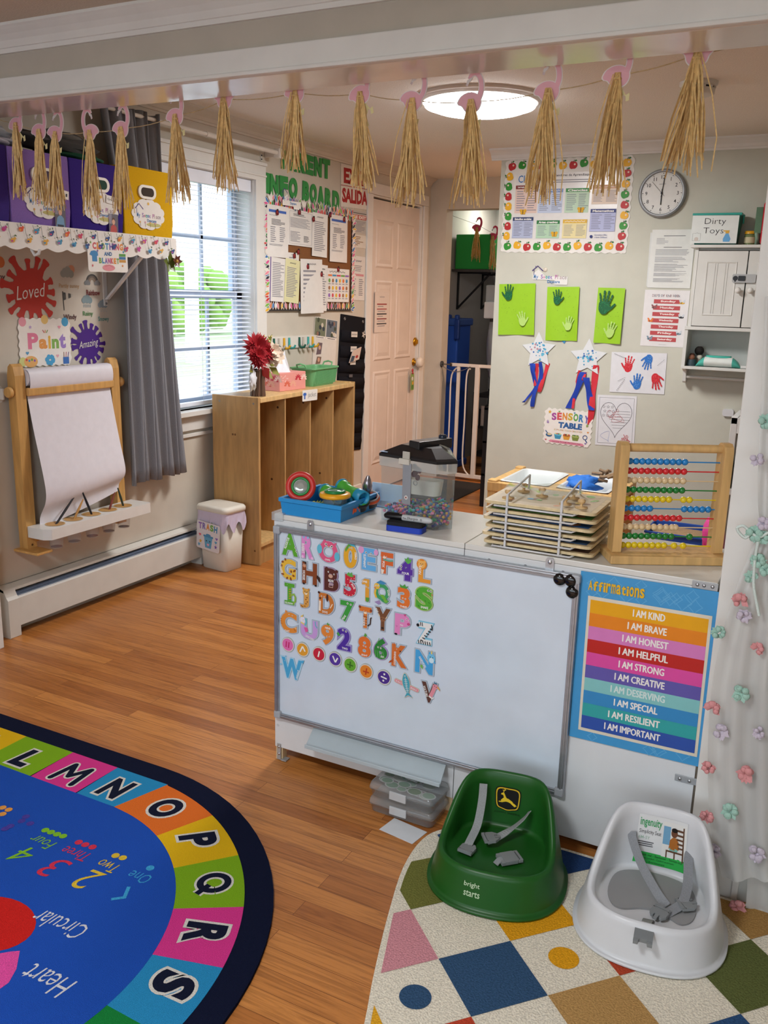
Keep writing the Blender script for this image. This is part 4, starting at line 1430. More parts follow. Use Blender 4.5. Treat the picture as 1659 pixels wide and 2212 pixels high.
b.build('bow', t)

# ================================================================== CLOCK WALL
def zp(x, y): return (1040 + x * .3731, 300 + y * .3731)
def pw(px, py, d=0.0): return hit(1, YW - d, px, py)
def psheet(d, *pts): return sheet(1, YW - d, *[zp(*p) for p in pts])
def apple(b, f, x, y, r, c, a=0.0):
    m = C(c, .5, 'flat')
    ca, sa = math.cos(a), math.sin(a)
    def R(p, q): return (x + p * ca - q * sa, y + p * sa + q * ca)
    P = []
    for i in range(22):
        t = 2 * PI * i / 22
        k = r * (1 - .16 * max(0, math.cos(2 * (t - PI / 2))) ** 3 + .04 * math.cos(3 * t))
        P.append(R(k * math.cos(t) * 1.02, k * math.sin(t)))
    b.poly(f, P, m)
    b.stroke(f, [R(0, r * .7), R(r * .12, r * 1.25)], r * .14, C('#4a3520', .6, 'flat'))
    b.poly(f, [R(r * .15, r * .95), R(r * .5, r * 1.3), R(r * .9, r * 1.1), R(r * .5, r * .85)], C('#256b2c', .6, 'flat'))
    X, Y = R(r * .35, r * .2)
    b.disc(f, X, Y, r * .24, C('#e0c9b8', .6, 'flat'), 10)
f = psheet(.002, (135, 122), (880, 98), (848, 660), (122, 658))
w, h = f.w, f.h
t = thing('standards_poster', 'learning standards poster with an apple border on the clock wall', 'poster', f(w / 2, 0, .001))
b = MB()
P = wavy(w, h, .004, .05)
b.prism(f, P, 0, .0012, paper('#dedbd5'))
b.lay = .0014
AP = ['#b3262a', '#2f8a2c', '#e0a820']
q = random.Random(2)
k = 0
for i in range(12):
    for y in (h - .038, .035):
        apple(b, f, .04 + (w - .08) * i / 11, y + .006 * math.sin(i * 2), .024, AP[(i + (y < .1)) % 3], q.uniform(-.3, .3))
for i in range(7):
    for x in (.032, w - .034):
        apple(b, f, x + .004 * math.sin(i), .095 + (h - .19) * i / 6, .023, AP[(i + (x < .1) * 2) % 3], q.uniform(-.3, .3) + PI / 2 * (x < .1))
b.build('apple_border', t)
b = MB()
ix0, iy0, ix1, iy1 = .072, .075, w - .075, h - .078
def N(x, y): return (ix0 + (ix1 - ix0) * x, iy0 + (iy1 - iy0) * y)
b.lay = .0022
b.rect(f, ix0, iy0, ix1, iy1, C('#dcdad8', .22, 'paper', spec=.5))
def nb(x0, y0, x1, y1): return (*N(x0, y0), *N(x1, y1))
b.text(f, 'CIELO', *nb(.02, .86, .22, .97), C('#2f6fae', .6, 'flat'), .01)
b.text(f, 'Estandares de Aprendizaje', *nb(.36, .93, .72, .975), INK, .02)
lines(b, f, *nb(.36, .84, .9, .9), 2, INKL, .4, 3)
bx = [(.0, .40, .225, .82, '#7a2a2a', '#d9bfb4', 'Lenguaje y alfabetizacion'), (.235, .40, .475, .76, '#7b93c0', '#b9c4da', 'Desarrollo cognitivo'), (.50, .40, .73, .76, '#3f8a4a', '#b5cdb4', 'Ciencias'), (.755, .52, .995, .80, '#c79a7a', '#dcc9b8', 'Bienestar fisico'),
      (-.01, .02, .20, .34, '#24345f', '#a9b1cb', 'Estudios sociales'), (.235, .02, .465, .29, '#24713a', '#a9c9ac', 'Artes creativas'), (.495, .02, .73, .30, '#d2a93a', '#dccf9a', 'Socioemocional'), (.755, .12, .995, .45, '#24306f', '#a9aed0', 'Matematicas')]
for i, (x0, y0, x1, y1, hc_, bc, st) in enumerate(bx):
    b.rect(f, *nb(x0, y0, x1, y1 - .02), C(bc, .5, 'flat'))
    b.rect(f, *nb(x0, y1 - .055, x1, y1), C(hc_, .5, 'flat'))
    (b.text if i not in (1, 3, 6) else lambda *a: scrib(b, *a[:1], *a[2:7]))(f, st, *nb(x0 + .02, y1 - .045, x1 - .02, y1 - .012), paper('#e6e4e0'), .04)
    for c in (0, 1):
        xa = x0 + .015 + (x1 - x0) * .5 * c
        lines(b, f, *nb(xa, y0 + .03, xa + (x1 - x0) * .42, y1 - .075), 9, C('#77798a', .6, 'flat'), .4, i * 2 + c, .3)
for x, y in ((.09, .42), (.66, .44), (.42, .08)):
    a, c = N(x, y)
    for s in (-1, 1):
        b.disc(f, a + s * .011, c + .006, .011, C('#d2a020', .6, 'flat'), 10, .009, rot=s * .6)
        b.disc(f, a + s * .008, c - .008, .008, C('#d2a020', .6, 'flat'), 10, .007)
    b.stroke(f, [(a, c - .014), (a, c + .014)], .003, C('#3a2a1a', .6, 'flat'))
b.disc(f, *N(.78, .045), .009, C('#24306f', .6, 'flat'), 10)
b.text(f, 'Connecticut Office', *nb(.81, .06, .93, .08), C('#3a4a8a', .6, 'flat'), .01)
b.text(f, 'of Early Childhood', *nb(.81, .02, .93, .045), C('#3a4a8a', .6, 'flat'), .01)
b.build('printed_sheet', t)

# clock
c = pw(1431.8, 418.5)
t = thing('wall_clock', 'round grey rimmed wall clock showing six on the clock wall', 'clock', c)
f = F(c, (1, 0, 0), (0, 0, 1))
b = MB()
R_ = .130
b.lathe(c, [(R_ - .006, 0), (R_, .008), (R_, .026), (R_ - .006, .034), (R_ - .014, .036), (R_ - .018, .03), (R_ - .019, .024)], C('#8f9396', .35, 'metal', metal=.3), 56, (0, -1, 0), caps=(True, False))
b.build('rim', t)
b = MB()
b.disc(f, 0, 0, R_ - .016, paper('#d6d6d2'), 56, c=.0255)
b.lay = .026
DK = C('#1a1a1d', .6, 'flat')
for k in range(1, 13):
    a = PI / 2 - k * PI / 6
    hh = .019
    b.text(f, str(k), .086 * math.cos(a) - .013, .086 * math.sin(a) - hh / 2, .086 * math.cos(a) + .013, .086 * math.sin(a) + hh / 2, DK, .005, keep=True)
for k in range(60):
    a = PI * k / 30
    if k % 5 == 0: b.disc(f, .105 * math.cos(a), .105 * math.sin(a), .0026, DK, 8)
    else: b.stroke(f, [(.103 * math.cos(a), .103 * math.sin(a)), (.106 * math.cos(a), .106 * math.sin(a))], .0009, DK)
scrib(b, f, -.018, .045, .018, .051, INK)
b.build('dial', t)
for nm, a, L, wd, z in (('hour_hand', -PI / 2 - .02, .062, .006, .029), ('minute_hand', PI / 2 - .10, .094, .0045, .0305), ('second_hand', PI * .74, .085, .0015, .032)):
    b = MB()
    b.stroke(f, [(-.022 * math.cos(a), -.022 * math.sin(a)), (L * math.cos(a), L * math.sin(a))], wd, DK, z)
    if nm == 'hour_hand': b.disc(f, 0, 0, .006, DK, 14, c=.0325)
    b.build(nm, t)

# printed papers
PG = 'papers on the clock wall'
def pp(name, pts, d, label, draw, col='#d8d8d6', cat='paper', grp=None): return sheetpaper(name, [zp(*p) for p in pts], d, label, draw, col, cat, grp, axis=1, val=YW, sgn=-1)
pp('printed_document', ((975, 545), (1222, 535), (1212, 858), (958, 852)), .002, 'white backing sheet just behind the printed document beside the cabinet', lambda b, f, w, h: None, '#cfd2cf', 'paper', PG)
def d_doc(b, f, w, h):
    lines(b, f, .28 * w, .885 * h, .78 * w, .905 * h, 1, INK, 0)
    lines(b, f, .12 * w, .75 * h, .4 * w, .86 * h, 5, seed=2, t=.3)
    lines(b, f, .3 * w, .69 * h, .72 * w, .71 * h, 1, INK, 0)
    for k, (y0, y1) in enumerate(((.56, .67), (.44, .54), (.28, .42), (.20, .26), (.1, .17))): lines(b, f, .12 * w, y0 * h, .9 * w, y1 * h, 5 if k != 2 else 8, seed=40 + k, t=.35, ragged=.08 if k == 0 else .5)
pp('printed_document', ((988, 525), (1232, 525), (1218, 865), (962, 862)), .004, 'white printed document taped beside the wall cabinet, above the days chart', d_doc, '#d8dad6', 'paper', PG)
DAYS = ['Sunday', 'Monday', 'Tuesday', 'Wednesday', 'Thursday', 'Friday', 'Saturday']
def d_days(b, f, w, h):
    arctext(b, f, 'Days of the Week', .17 * w, .88 * h, .8 * w, .925 * h, ['#8a6a6f', '#7a7a86'], .01)
    for k, dname in enumerate(DAYS):
        y = (.80 - .112 * k) * h
        x0 = (.22 - .004 * k) * w
        b.rect(f, x0, y - .036 * h, x0 + .6 * w, y + .036 * h, C('#b5494c', .5, 'flat'))
        b.text(f, dname, .37 * w, y - .022 * h, .71 * w - .02 * w * (k % 2), y + .022 * h, paper('#e8dcd8'), .04)
    for k, (x, y, c1) in enumerate(((.85, .78, '#d9a82a'), (.24, .69, '#8a5a5a'), (.86, .53, '#2f2f35'), (.18, .45, '#d97a3a'), (.84, .24, '#6f8a9a'), (.2, .13, '#7f93a3'))):
        b.disc(f, x * w, y * h, .06 * w, C(c1, .6, 'flat'), 12, .018 * h)
        for s in (-1, 1): b.disc(f, (x + .04 * s) * w, (y + .03) * h, .04 * w, C(('#c9cfd6', c1)[k % 2], .6, 'flat'), 10, .016 * h, rot=s)
        b.stroke(f, [((x - .02) * w, (y - .015) * h), ((x - .02) * w, (y + .015) * h)], .012 * w, C('#2a2a2a', .6, 'flat'))
    scrib(b, f, .42 * w, .03 * h, .58 * w, .045 * h, INKL)
pp('days_chart', ((945, 872), (1207, 880), (1177, 1208), (922, 1198)), .002, 'white Days of the Week chart with red bars below the printed document', d_days, '#dcdada', 'chart')

# little house sign and the round disc over it
f = psheet(.003, (298, 755), (500, 760), (500, 845), (298, 840))
b = MB()
w, h = f.w, f.h
b.prism(f, [(0, h * .3), (w * .63, h * .3), (w * .63, 0), (w, 0), (w, h * .55), (w * .36, h * .55), (w * .15, h), (w * .0, h * .72)], 0, .0012, paper('#dbdad6'))
b.lay = .0015
place_logo(b, f, .006, .003, w * .95)
tag(b.build('house_sign'), 'small daycare house sign above the green handprints', 'sign')
b = MB()
c = zp(370, 757)
p = pw(*c)
b.lathe(p, [(.0135, 0), (.0135, .003), (.009, .005), (.004, .006)], plast('#d2c9b8'), 20, (0, -1, 0))
tag(b.build('round_magnet'), 'tiny round cream disc above the house sign', 'disc')

# handprints
def hand(b, f, x, y, s, m, a=0.0, mir=1, wet=None):
    """a child's printed hand: palm, four fingers of unequal length and a thumb out to the side"""
    ca, sa = math.cos(a), math.sin(a)
    def R(p, q): return (x + (p * mir * ca - q * sa) * s, y + (p * mir * sa + q * ca) * s)
    b.poly(f, [R(*p) for p in smooth_path([(-.34, -.15), (-.36, .2), (-.2, .34), (.1, .36), (.36, .26), (.38, 0), (.3, -.32), (.05, -.5), (-.22, -.42)], 4, True)], m)
    for (x0, y0, x1, y1, w0) in ((-.28, .3, -.40, .78, .15), (-.09, .36, -.13, 1.0, .165), (.1, .36, .16, .98, .16), (.28, .28, .44, .78, .14)):
        n = 3
        for i in range(n):
            u0, u1 = (i + .06) / n, (i + .95) / n
            b.stroke(f, [R(x0 + (x1 - x0) * u, y0 + (y1 - y0) * u) for u in (u0, (u0 + u1) / 2, u1)], w0 * s * (1 - .08 * i), m)
        b.disc(f, *R(x1, y1), w0 * .46 * s, m, 10)
    b.stroke(f, [R(-.26, -.2), R(-.5, .02), R(-.66, .24)], .19 * s, m, taper=.14 * s)
    b.disc(f, *R(-.66, .24), .075 * s, m, 10)
    if wet:
        q = random.Random(int(x * 1e5) % 997)
        for i in range(26):
            px_, py_ = q.uniform(-.3, .3), q.uniform(-.4, .3)
            b.stroke(f, [R(px_, py_), R(px_ + q.uniform(-.1, .1), py_ + q.uniform(-.1, .1))], .03 * s, wet)
LIME = C('#93c322', .5, 'paper')
def limepaper(pts, hx, hy, hs, ha, gx, gy, gs, label, seed, mir=1):
    f = psheet(.004, *pts)
    w, h = f.w, f.h
    b = MB()
    rows = []
    q = random.Random(seed)
    for k in range(9):
        y = h * k / 8
        rows.append([f(w * i / 8, y, .004 + .012 * (i / 8) ** 3 * (1 - abs(k / 4 - 1) * .6) + .005 * (1 - k / 8) ** 3 * math.sin(i * .9 + seed)) for i in range(9)])
    b.loft(rows, LIME, close=False)
    b.lay = .0165
    hand(b, f, hx * w, hy * h, hs, C('#0e5a33', .45, 'flat'), ha, mir, C('#1f8a4f', .5, 'flat'))
    hand(b, f, gx * w, gy * h, gs, C('#aed170', .6, 'flat'), .2 * mir, -mir)
    for i in range(34):
        b.stroke(f, [(q.uniform(.08, .9) * w, q.uniform(.06, .94) * h) for _ in (0,)] * 2 if 0 else (lambda a, c_: [(a, c_), (a + q.uniform(-.004, .004), c_ + q.uniform(-.005, .005))])(q.uniform(.08, .9) * w, q.uniform(.06, .94) * h), .0014, C('#4f6a1f', .6, 'flat'))
    tag(b.build('handprint_paper'), label, 'handprint', 'lime green handprint papers')
limepaper(((108, 845), (335, 833), (290, 1138), (95, 1130)), .28, .78, .062, -.05, .68, .27, .058, 'lime green paper with a small dark handprint, first of the row by the doorway', 1)
limepaper(((390, 858), (580, 856), (545, 1170), (363, 1165)), .34, .76, .058, .0, .72, .28, .055, 'lime green paper with a dark handprint, middle of the row', 5, -1)
limepaper(((690, 862), (845, 865), (795, 1188), (637, 1178)), .30, .66, .088, -.12, .6, .2, .06, 'lime green paper with the largest dark handprint, nearest the days chart', 8, -1)
# white paper with red and blue hands
def d_hands(b, f, w, h):
    RD, BU = C('#c9242f', .45, 'flat'), C('#2a6fc0', .45, 'flat')
    hand(b, f, .32 * w, .64 * h, .062, RD, -.12, 1, C('#e0606a', .5, 'flat'))
    hand(b, f, .68 * w, .84 * h, .058, BU, PI - .2, -1, C('#6fa5dc', .5, 'flat'))
    hand(b, f, .50 * w, .22 * h, .06, BU, -.1, 1, C('#6fa5dc', .5, 'flat'))
    hand(b, f, .83 * w, .38 * h, .062, RD, PI + .25, 1, C('#e0606a', .5, 'flat'))
    q = random.Random(6)
    for (x, y, dx, dy) in ((.06, .96, .2, -.1), (.85, .7, .12, .16), (.28, .38, -.14, -.1), (.14, .05, .14, .3)):
        for i in range(8): 
            u = i / 8
            b.stroke(f, [((x + dx * u) * w, (y + dy * u) * h), ((x + dx * (u + .06)) * w, (y + dy * (u + .06)) * h)], .003, INK)
pp('hand_painting', ((760, 1236), (1080, 1240), (1053, 1482), (735, 1462)), .004, 'white paper with two red and two blue handprints', d_hands, '#d9dade', 'painting')
# painted star streamers
def streamer(cx, cy, r, rot, tails, label, k):
    p = pw(*zp(cx, cy), .006)
    f = F(p, (1, 0, 0), (0, 0, 1))
    t = thing('star_streamer', label, 'paper craft', p, 'star crafts with ribbon tails')
    b = MB()
    P = [((r if i % 2 == 0 else r * .5) * math.cos(rot + PI * i / 5), (r if i % 2 == 0 else r * .5) * math.sin(rot + PI * i / 5)) for i in range(10)]
    b.prism(f, P, 0, .0012, paper('#d6dadc'))
    b.lay = .0015
    q = random.Random(k)
    for i in range(38):
        a, d = q.uniform(0, 2 * PI), r * q.uniform(0, .52)
        b.disc(f, d * math.cos(a), d * math.sin(a), r * q.uniform(.025, .07), C(q.choice(['#3f93bd', '#5fb0cc', '#3f93bd', '#b98a96', '#3f6fae']), .6, 'flat'), 8)
    b.build('star', t)
    for j, (pts, w0, c, d) in enumerate(tails):
        pp_ = smooth_path([(V(pw(*zp(x, y), .006)) - p).to_tuple()[0::2] for x, y in pts], 5)
        b = MB()
        n = len(pp_)
        row0, row1 = [], []
        for i, (x, z) in enumerate(pp_):
            wv = .004 + d + .007 * math.sin(i * .55 + j)
            hw = w0 / 2 * (1 + .16 * math.sin(i * .8 + j * 2))
            row0.append(f(x - hw, z, wv + .003 * math.sin(i)))
            row1.append(f(x + hw, z, wv - .003 * math.sin(i)))
        b.loft([row0, [(a_ + b_) / 2 + V((0, -.002, 0)) for a_, b_ in zip(row0, row1)], row1], C(c, .8, 'paper'), close=False)
        b.build('ribbon', t)
BLU, REDR = '#1f3fa8', '#cf3440'
streamer(331, 1225, .112, PI / 2 + .05, [([(300, 1300), (300, 1360), (315, 1420)], .028, BLU, -.001), ([(290, 1300), (318, 1420), (268, 1500), (245, 1525)], .016, BLU, .005), ([(345, 1290), (345, 1380), (312, 1470), (295, 1550)], .024, BLU, .007),
         ([(322, 1300), (318, 1370), (315, 1430)], .022, REDR, -.003), ([(385, 1300), (360, 1390), (335, 1465)], .024, REDR, .0)],
         'spotted white star with blue and red ribbon tails beneath the first two green handprints', 31)
streamer(617, 1268, .116, PI / 2 - .0, [([(590, 1350), (560, 1440), (505, 1560)], .038, BLU, .0), ([(610, 1380), (625, 1470), (640, 1570)], .038, BLU, .008), ([(570, 1340), (545, 1440), (530, 1560)], .018, REDR, -.004), ([(665, 1310), (648, 1450), (640, 1560), (625, 1660)], .036, REDR, -.002), ([(600, 1350), (598, 1375), (596, 1400)], .02, REDR, .006)],
         'spotted white star with long blue and red ribbon tails beneath the third green handprint', 32)
b = MB()
f = psheet(.003, (455, 1160), (492, 1160), (488, 1190), (455, 1180))
b.prism(f, [(0, f.h), (f.w, f.h), (f.w * .8, 0), (f.w * .4, f.h * .4)], 0, .002, paper('#3f8ac0'))
tag(b.build('blue_tape'), 'scrap of blue tape under the middle green handprint', 'tape')
# SENSORY TABLE sign, heart page
def zq2(x, y): return (1020 + x * .3852, 840 + y * .3852)
f = sheet(1, YW - .002, zq2(410, 105), zq2(678, 132), zq2(662, 330), zq2(398, 300))
def d_sens(b, f, w, h):
    arctext(b, f, 'SENSORY', .14 * w, .66 * h, .94 * w, .87 * h, ['#a34f9a', '#d0525a', '#d98a3a', '#c9a83a', '#5fa04f', '#3f7fb5', '#6a5fae'], .05, .01)
    b.text(f, 'TABLE', .30 * w, .47 * h, .80 * w, .64 * h, C('#2f5f9a', .6, 'flat'), .06)
    arctext(b, f, 'EXPLORE TOUCH DISCOVER', .22 * w, .385 * h, .82 * w, .43 * h, ['#c9a45a', '#9aa87a', '#c98f7a'], .02)
    b.disc(f, .12 * w, .24 * h, .07 * w, C('#2f5f8a', .6, 'flat'), 14, .055 * h)
    b.disc(f, .13 * w, .26 * h, .05 * w, C('#d9c79a', .6, 'flat'), 14, .03 * h)
    b.stroke(f, [(.04 * w, .36 * h), (.09 * w, .28 * h)], .02 * w, C('#2f5f8a', .6, 'flat'))
    for k, (c1, c2) in enumerate((('#3f8fb5', '#5fb5d0'), ('#d99a3a', '#a0603a'), ('#7a8a3f', '#a9b56a'))):
        x = .31 + .185 * k
        b.poly(f, [((x - .08) * w, .27 * h), ((x + .08) * w, .27 * h), ((x + .055) * w, .15 * h), ((x - .055) * w, .15 * h)], C(c1, .6, 'flat'))
        b.disc(f, x * w, .275 * h, .078 * w, C(c2, .6, 'flat'), 14, .035 * h)
        for j in range(4): b.disc(f, (x - .05 + .033 * j) * w, .295 * h, .016 * w, C((('#d9d27a', '#c95a4a', '#5a8a3a'), ('#c94a3a', '#5a3a2a', '#d9c27a'), ('#5f7a2f', '#3f6a3a', '#8a9a4a'))[k][j % 3], .6, 'flat'), 8)
    b.ring(f, .88 * w, .27 * h, .035 * w, .05 * w, C('#2f4f8a', .6, 'flat'), 16)
    b.stroke(f, [(.89 * w, .2 * h), (.93 * w, .13 * h)], .02 * w, C('#2f4f8a', .6, 'flat'))
    b.poly(f, [(.16 * w, .11 * h), (.84 * w, .09 * h), (.88 * w, .03 * h), (.84 * w, .02 * h), (.16 * w, .04 * h), (.12 * w, .07 * h)], C('#d98aa0', .6, 'flat'))
    b.text(f, 'Learning Through Play Every Day!', .2 * w, .05 * h, .8 * w, .085 * h, C('#7a2a4a', .6, 'flat'), .02)
    star(b, f, .1 * w, .9 * h, .04 * w, C('#d9a83a', .6, 'flat'))
    for k, (x, y) in enumerate(((.06, .1), (.93, .42), (.3, .93), (.62, .93), (.9, .1))): heart(b, f, x * w, y * h, .02 * w, C(RAIN[k], .6, 'flat'))
    for s, x in ((1, .08), (-1, .9)): hand(b, f, x * w, .6 * h, .014, C('#9a7fb5' if s > 0 else '#8aa05a', .6, 'flat'), .3 * s, s)
sticker_sign('sensory_sign', f, f.w, f.h, 'white SENSORY TABLE sign low on the clock wall', d_sens, scallop=.004)
def d_heart(b, f, w, h):
    def hp(r): return [(w * .5 + r * .0625 * 16 * math.sin(q) ** 3, h * .57 + r * .0625 * 1.25 * (13 * math.cos(q) - 5 * math.cos(2 * q) - 2 * math.cos(3 * q) - math.cos(4 * q))) for q in [2 * PI * i / 40 for i in range(41)]]
    G_ = C('#6a6a70', .6, 'flat')
    b.stroke(f, hp(.4 * w), .003, G_)
    b.stroke(f, [(.06 * w, .05 * h), (.94 * w, .05 * h), (.94 * w, .95 * h), (.06 * w, .95 * h), (.06 * w, .05 * h)], .002, G_)
    for k in range(7):
        y = (.36 + .055 * k) * h
        x0 = .52 if k > 3 else .34 + .05 * (3 - k) * .6
        b.stroke(f, [(x0 * w, y), ((.86 - .06 * max(0, 3 - k)) * w, y)], .0018, G_)
    for k in range(9):
        star(b, f, (.18 + .11 * (k % 3) + .03 * (k // 3 % 2)) * w, (.77 - .085 * (k // 3)) * h, .045 * w, G_)
        star(b, f, (.18 + .11 * (k % 3) + .03 * (k // 3 % 2)) * w, (.77 - .085 * (k // 3)) * h, .03 * w, paper('#d9dade'))
    q = random.Random(9)
    RS = C('#b5484f', .6, 'flat')
    for c0, c1, n_, s in (((.52, .6), RS, 13, .24), ((.8, .17), C('#cf2f38', .6, 'flat'), 16, .13), ((.3, .18), C('#8a9ac9', .6, 'flat'), 5, .2)):
        pts = [((c0[0] + q.uniform(-s, s)) * w, (c0[1] + q.uniform(-s, s) * .6) * h) for _ in range(n_)]
        b.stroke(f, smooth_path(pts, 4), .0014, c1)
sheetpaper('coloring_page', [zq2(*p) for p in ((712, 30), (928, 45), (903, 325), (680, 315))], .003, 'white heart colouring page with red scribbles under the hand painting', d_heart, '#d9dade', 'drawing', None, axis=1, val=YW, sgn=-1)

# wall cabinet with two doors, shelf and towel bar
cx0, cx1, cy, cz0, cz1 = -.838, -.262, YW - .16, .985, 1.722
CW = C('#cfcfca', .4, 'paint')
t = thing('wall_cabinet', 'white wall cabinet with two panelled doors and a towel bar', 'cabinet', ((cx0 + cx1) / 2, YW, cz0))
b = MB()
b.box((cx0 + .012, cy + .014, 1.305), (cx0 + .03, YW, cz1), CW)
b.box((cx1 - .03, cy + .014, 1.305), (cx1 - .012, YW, cz1), CW)
for x in (cx0, cx1 - .018):
    b.prism(F((x, 0, 0), (0, -1, 0), (0, 0, 1)), [(-YW, cz0 + .02), (-YW + .03, cz0), (-YW + .06, cz0 + .01), (-YW + .07, cz0 + .07), (-YW + .155, cz0 + .10), (-YW + .155, 1.3), (-YW, 1.3)], 0, -.018, CW)
b.box((cx0, cy, 1.287), (cx1, YW, 1.306), CW)
b.box((cx0, cy, 1.072), (cx1, YW, 1.088), CW)
b.box((cx0 + .012, YW - .008, 1.08), (cx1 - .012, YW, cz1), C('#b9c0bd', .5, 'paint'))
b.box((cx0 + .018, cy + .03, cz1 - .012), (cx1 - .018, YW, cz1), CW)
b.build('carcass', t, bevel=.002)
b = MB()
b.box((cx0 - .012, cy - .012, cz1), (cx1 + .012, YW, cz1 + .016), CW)
b.build('top_board', t, bevel=.003)
b = MB()
b.tube([(cx0 + .018, YW - .05, 1.022), (cx1 - .018, YW - .05, 1.022)], .009, CW, 12)
b.build('towel_bar', t)
mid = (cx0 + cx1) / 2
for x0, x1, s in ((cx0 + .033, mid - .003, 1), (mid + .003, cx1 - .033, -1)):
    b = MB()
    z0, z1 = 1.310, cz1 - .016
    b.box((x0, cy, z0), (x1, cy + .014, z1), CW)
    fr = F((0, cy, 0), (1, 0, 0), (0, 0, 1))
    a0, a1, c0, c1 = x0 + .052, x1 - .052, z0 + .062, z1 - .06
    b.loft([[fr(p, q, c) for p, q in ((a0 - i, c0 - i), (a1 + i, c0 - i), (a1 + i, c1 + i), (a0 - i, c1 + i))] for i, c in ((.004, .0), (.002, .004), (-.004, .0005))], CW, caps=(False, True), smooth=False)
    for k in (.28, .36, .64, .72):
        x = a0 + (a1 - a0) * k
        b.fbox(fr, x - .0015, c0 + .004, .0, x + .0015, c1 - .004, .0018, C('#b5b5b0', .5, 'paint'))
    d = b.build('door', t, bevel=.0015)
    b = MB()
    b.lathe((x1 - .028 if s > 0 else x0 + .028, cy, 1.502), [(.006, 0), (.006, .012), (.014, .018), (.016, .026), (.013, .034), (.005, .037)], plast('#d5d4cf'), 18, (0, -1, 0))
    b.build('knob', d)
b = MB()
fr = F((mid - .02, cy - .001, 1.565), (1, 0, 0), (0, 0, 1))
b.prism(fr, rrect(-.048, -.022, .07, .022, .008), 0, .012, C('#a9abab', .35, 'plastic'))
b.prism(fr, rrect(-.018, -.013, .018, .013, .005), .012, .016, plast('#1c1c20'))
b.disc(fr, -.032, 0, .013, plast('#1c1c20'), 14, c=.0125)
b.rect(fr, -.036, -.018, -.028, -.005, plast('#1c1c20'), .0128)
tag(b.build('cabinet_lock'), 'grey and black child safety latch across the cabinet doors', 'lock')
zt = cz1 + .0165
# Dirty Toys bin
t = thing('toy_bin', 'teal Dirty Toys bin on top of the wall cabinet', 'bin', (-.75, cy + .06, zt))
TEAL = plast('#2f9a8d')
bx0, bx1 = -.848, -.612
b = MB()
def tub(b, x0, x1, y0, y1, z0, z1, m, tap=.012, lip=.006, th=.003):
    b.loft([[V((x, y, z)) for x, y in ((x0 + e, y0 + e), (x1 - e, y0 + e), (x1 - e, y1 - e), (x0 + e, y1 - e))] for z, e in ((z0, tap), (z1 - .012, 0), (z1 - .012, -lip), (z1, -lip), (z1, th), (z0 + .004, tap + th))], m, smooth=False)
tub(b, bx0, bx1, cy - .002, cy + .125, zt, zt + .158, C('#2a7f6f', .4, 'plastic'))
b.build('tub', t, bevel=.003)
b = MB()
b.box((bx0 - .008, cy - .010, zt + .150), (bx1 + .008, cy + .133, zt + .162), TEAL)
b.box((bx1 + .006, cy + .05, zt + .11), (bx1 + .013, cy + .08, zt + .156), TEAL)
b.build('lid', t, bevel=.003)
b = MB()
f = F((bx0 - .006, cy - .013, zt + .008), (1, 0, 0), (0, 0, 1), (0, -1, 0)).at(0, 0, 0, -.01)
w, h = .236, .142
b.rect(f, 0, 0, w, h, paper('#d5dbd8'), .0005)
b.lay = .001
b.text(f, 'Dirty', .065, .088, .172, .128, DK, -.012)
b.text(f, 'Toys', .062, .04, .165, .08, DK, -.012)
b.poly(f, [(.168, .008), (.2, .008), (.205, .022), (.192, .05), (.178, .05), (.166, .022)], C('#5f9fd0', .5, 'flat'))
b.poly(f, [(.176, .05), (.194, .05), (.196, .066), (.165, .066), (.165, .06), (.176, .06)], C('#cfa23a', .5, 'flat'))
b.stroke(f, [(.01, .012), (.01, .05), (.028, .05), (.03, .055), (.036, .05), (.05, .05), (.05, .012), (.01, .012)], .0014, C('#8a9290', .5, 'flat'))
b.disc(f, .03, .02, .011, C('#c3bcb4', .5, 'flat'), 12)
b.build('label_card', t)
# jar and first aid kit
t = thing('small_jar', 'small glass jar with a yellow lid beside the Dirty Toys bin', 'jar', (-.548, cy + .05, zt))
b = MB()
b.lathe((-.558, cy + .05, zt), [(.028, 0), (.03, .01), (.03, .05), (.026, .056)], glassy('#8a9a6a', .55), 20)
b.lathe((-.558, cy + .05, zt + .01), [(.0305, 0), (.0305, .03)], paper('#b9b08f'), 20, caps=(False, False))
b.build('glass', t)
b = MB()
b.lathe((-.558, cy + .05, zt + .056), [(.031, 0), (.031, .013), (.028, .015)], plast('#c9961f'), 20)
b.build('lid', t)
t = thing('first_aid_bag', 'red first aid bag with a white cross at the cabinet end', 'first aid kit', (-.38, cy + .07, zt))
b = MB()
b.box((-.505, cy + .0, zt), (-.30, cy + .12, zt + .215), fab('#b8303a'))
b.build('bag', t, bevel=.014, segs=3)
b = MB()
f = F((-.505, cy - .0012, zt), (1, 0, 0), (0, 0, 1), (0, -1, 0))
WF = paper('#d9d5d0')
b.poly(f, [(.03, .115), (.07, .115), (.07, .085), (.11, .085), (.11, .115), (.15, .115), (.15, .15), (.11, .15), (.11, .185), (.07, .185), (.07, .15), (.03, .15)], WF, .0005)
b.rect(f, .006, .064, .2, .067, WF, .0005)
b.text(f, 'FIRST AID', .012, .03, .19, .055, WF, .03, c=.0006)
b.build('print', t)
b = MB()
b.box((-.54, cy + .025, zt + .06), (-.507, cy + .10, zt + .19), C('#5a7a62', .8, 'fabric'))
lump(b, (-.525, cy + .06, zt + .05), .02, .035, .05, C('#7f9a86', .5, 'plastic'), 3, .2)
tag(b.build('folded_cloth'), 'grey green bundle squeezed beside the first aid bag', 'cloth')
b = MB()
b.box((-.50, cy + .02, zt + .2155), (-.30, cy + .10, zt + .247), C('#3a4a6a', .5, 'plastic'))
tag(b.build('dark_case', bevel=.006), 'dark blue case lying on top of the first aid bag', 'case')
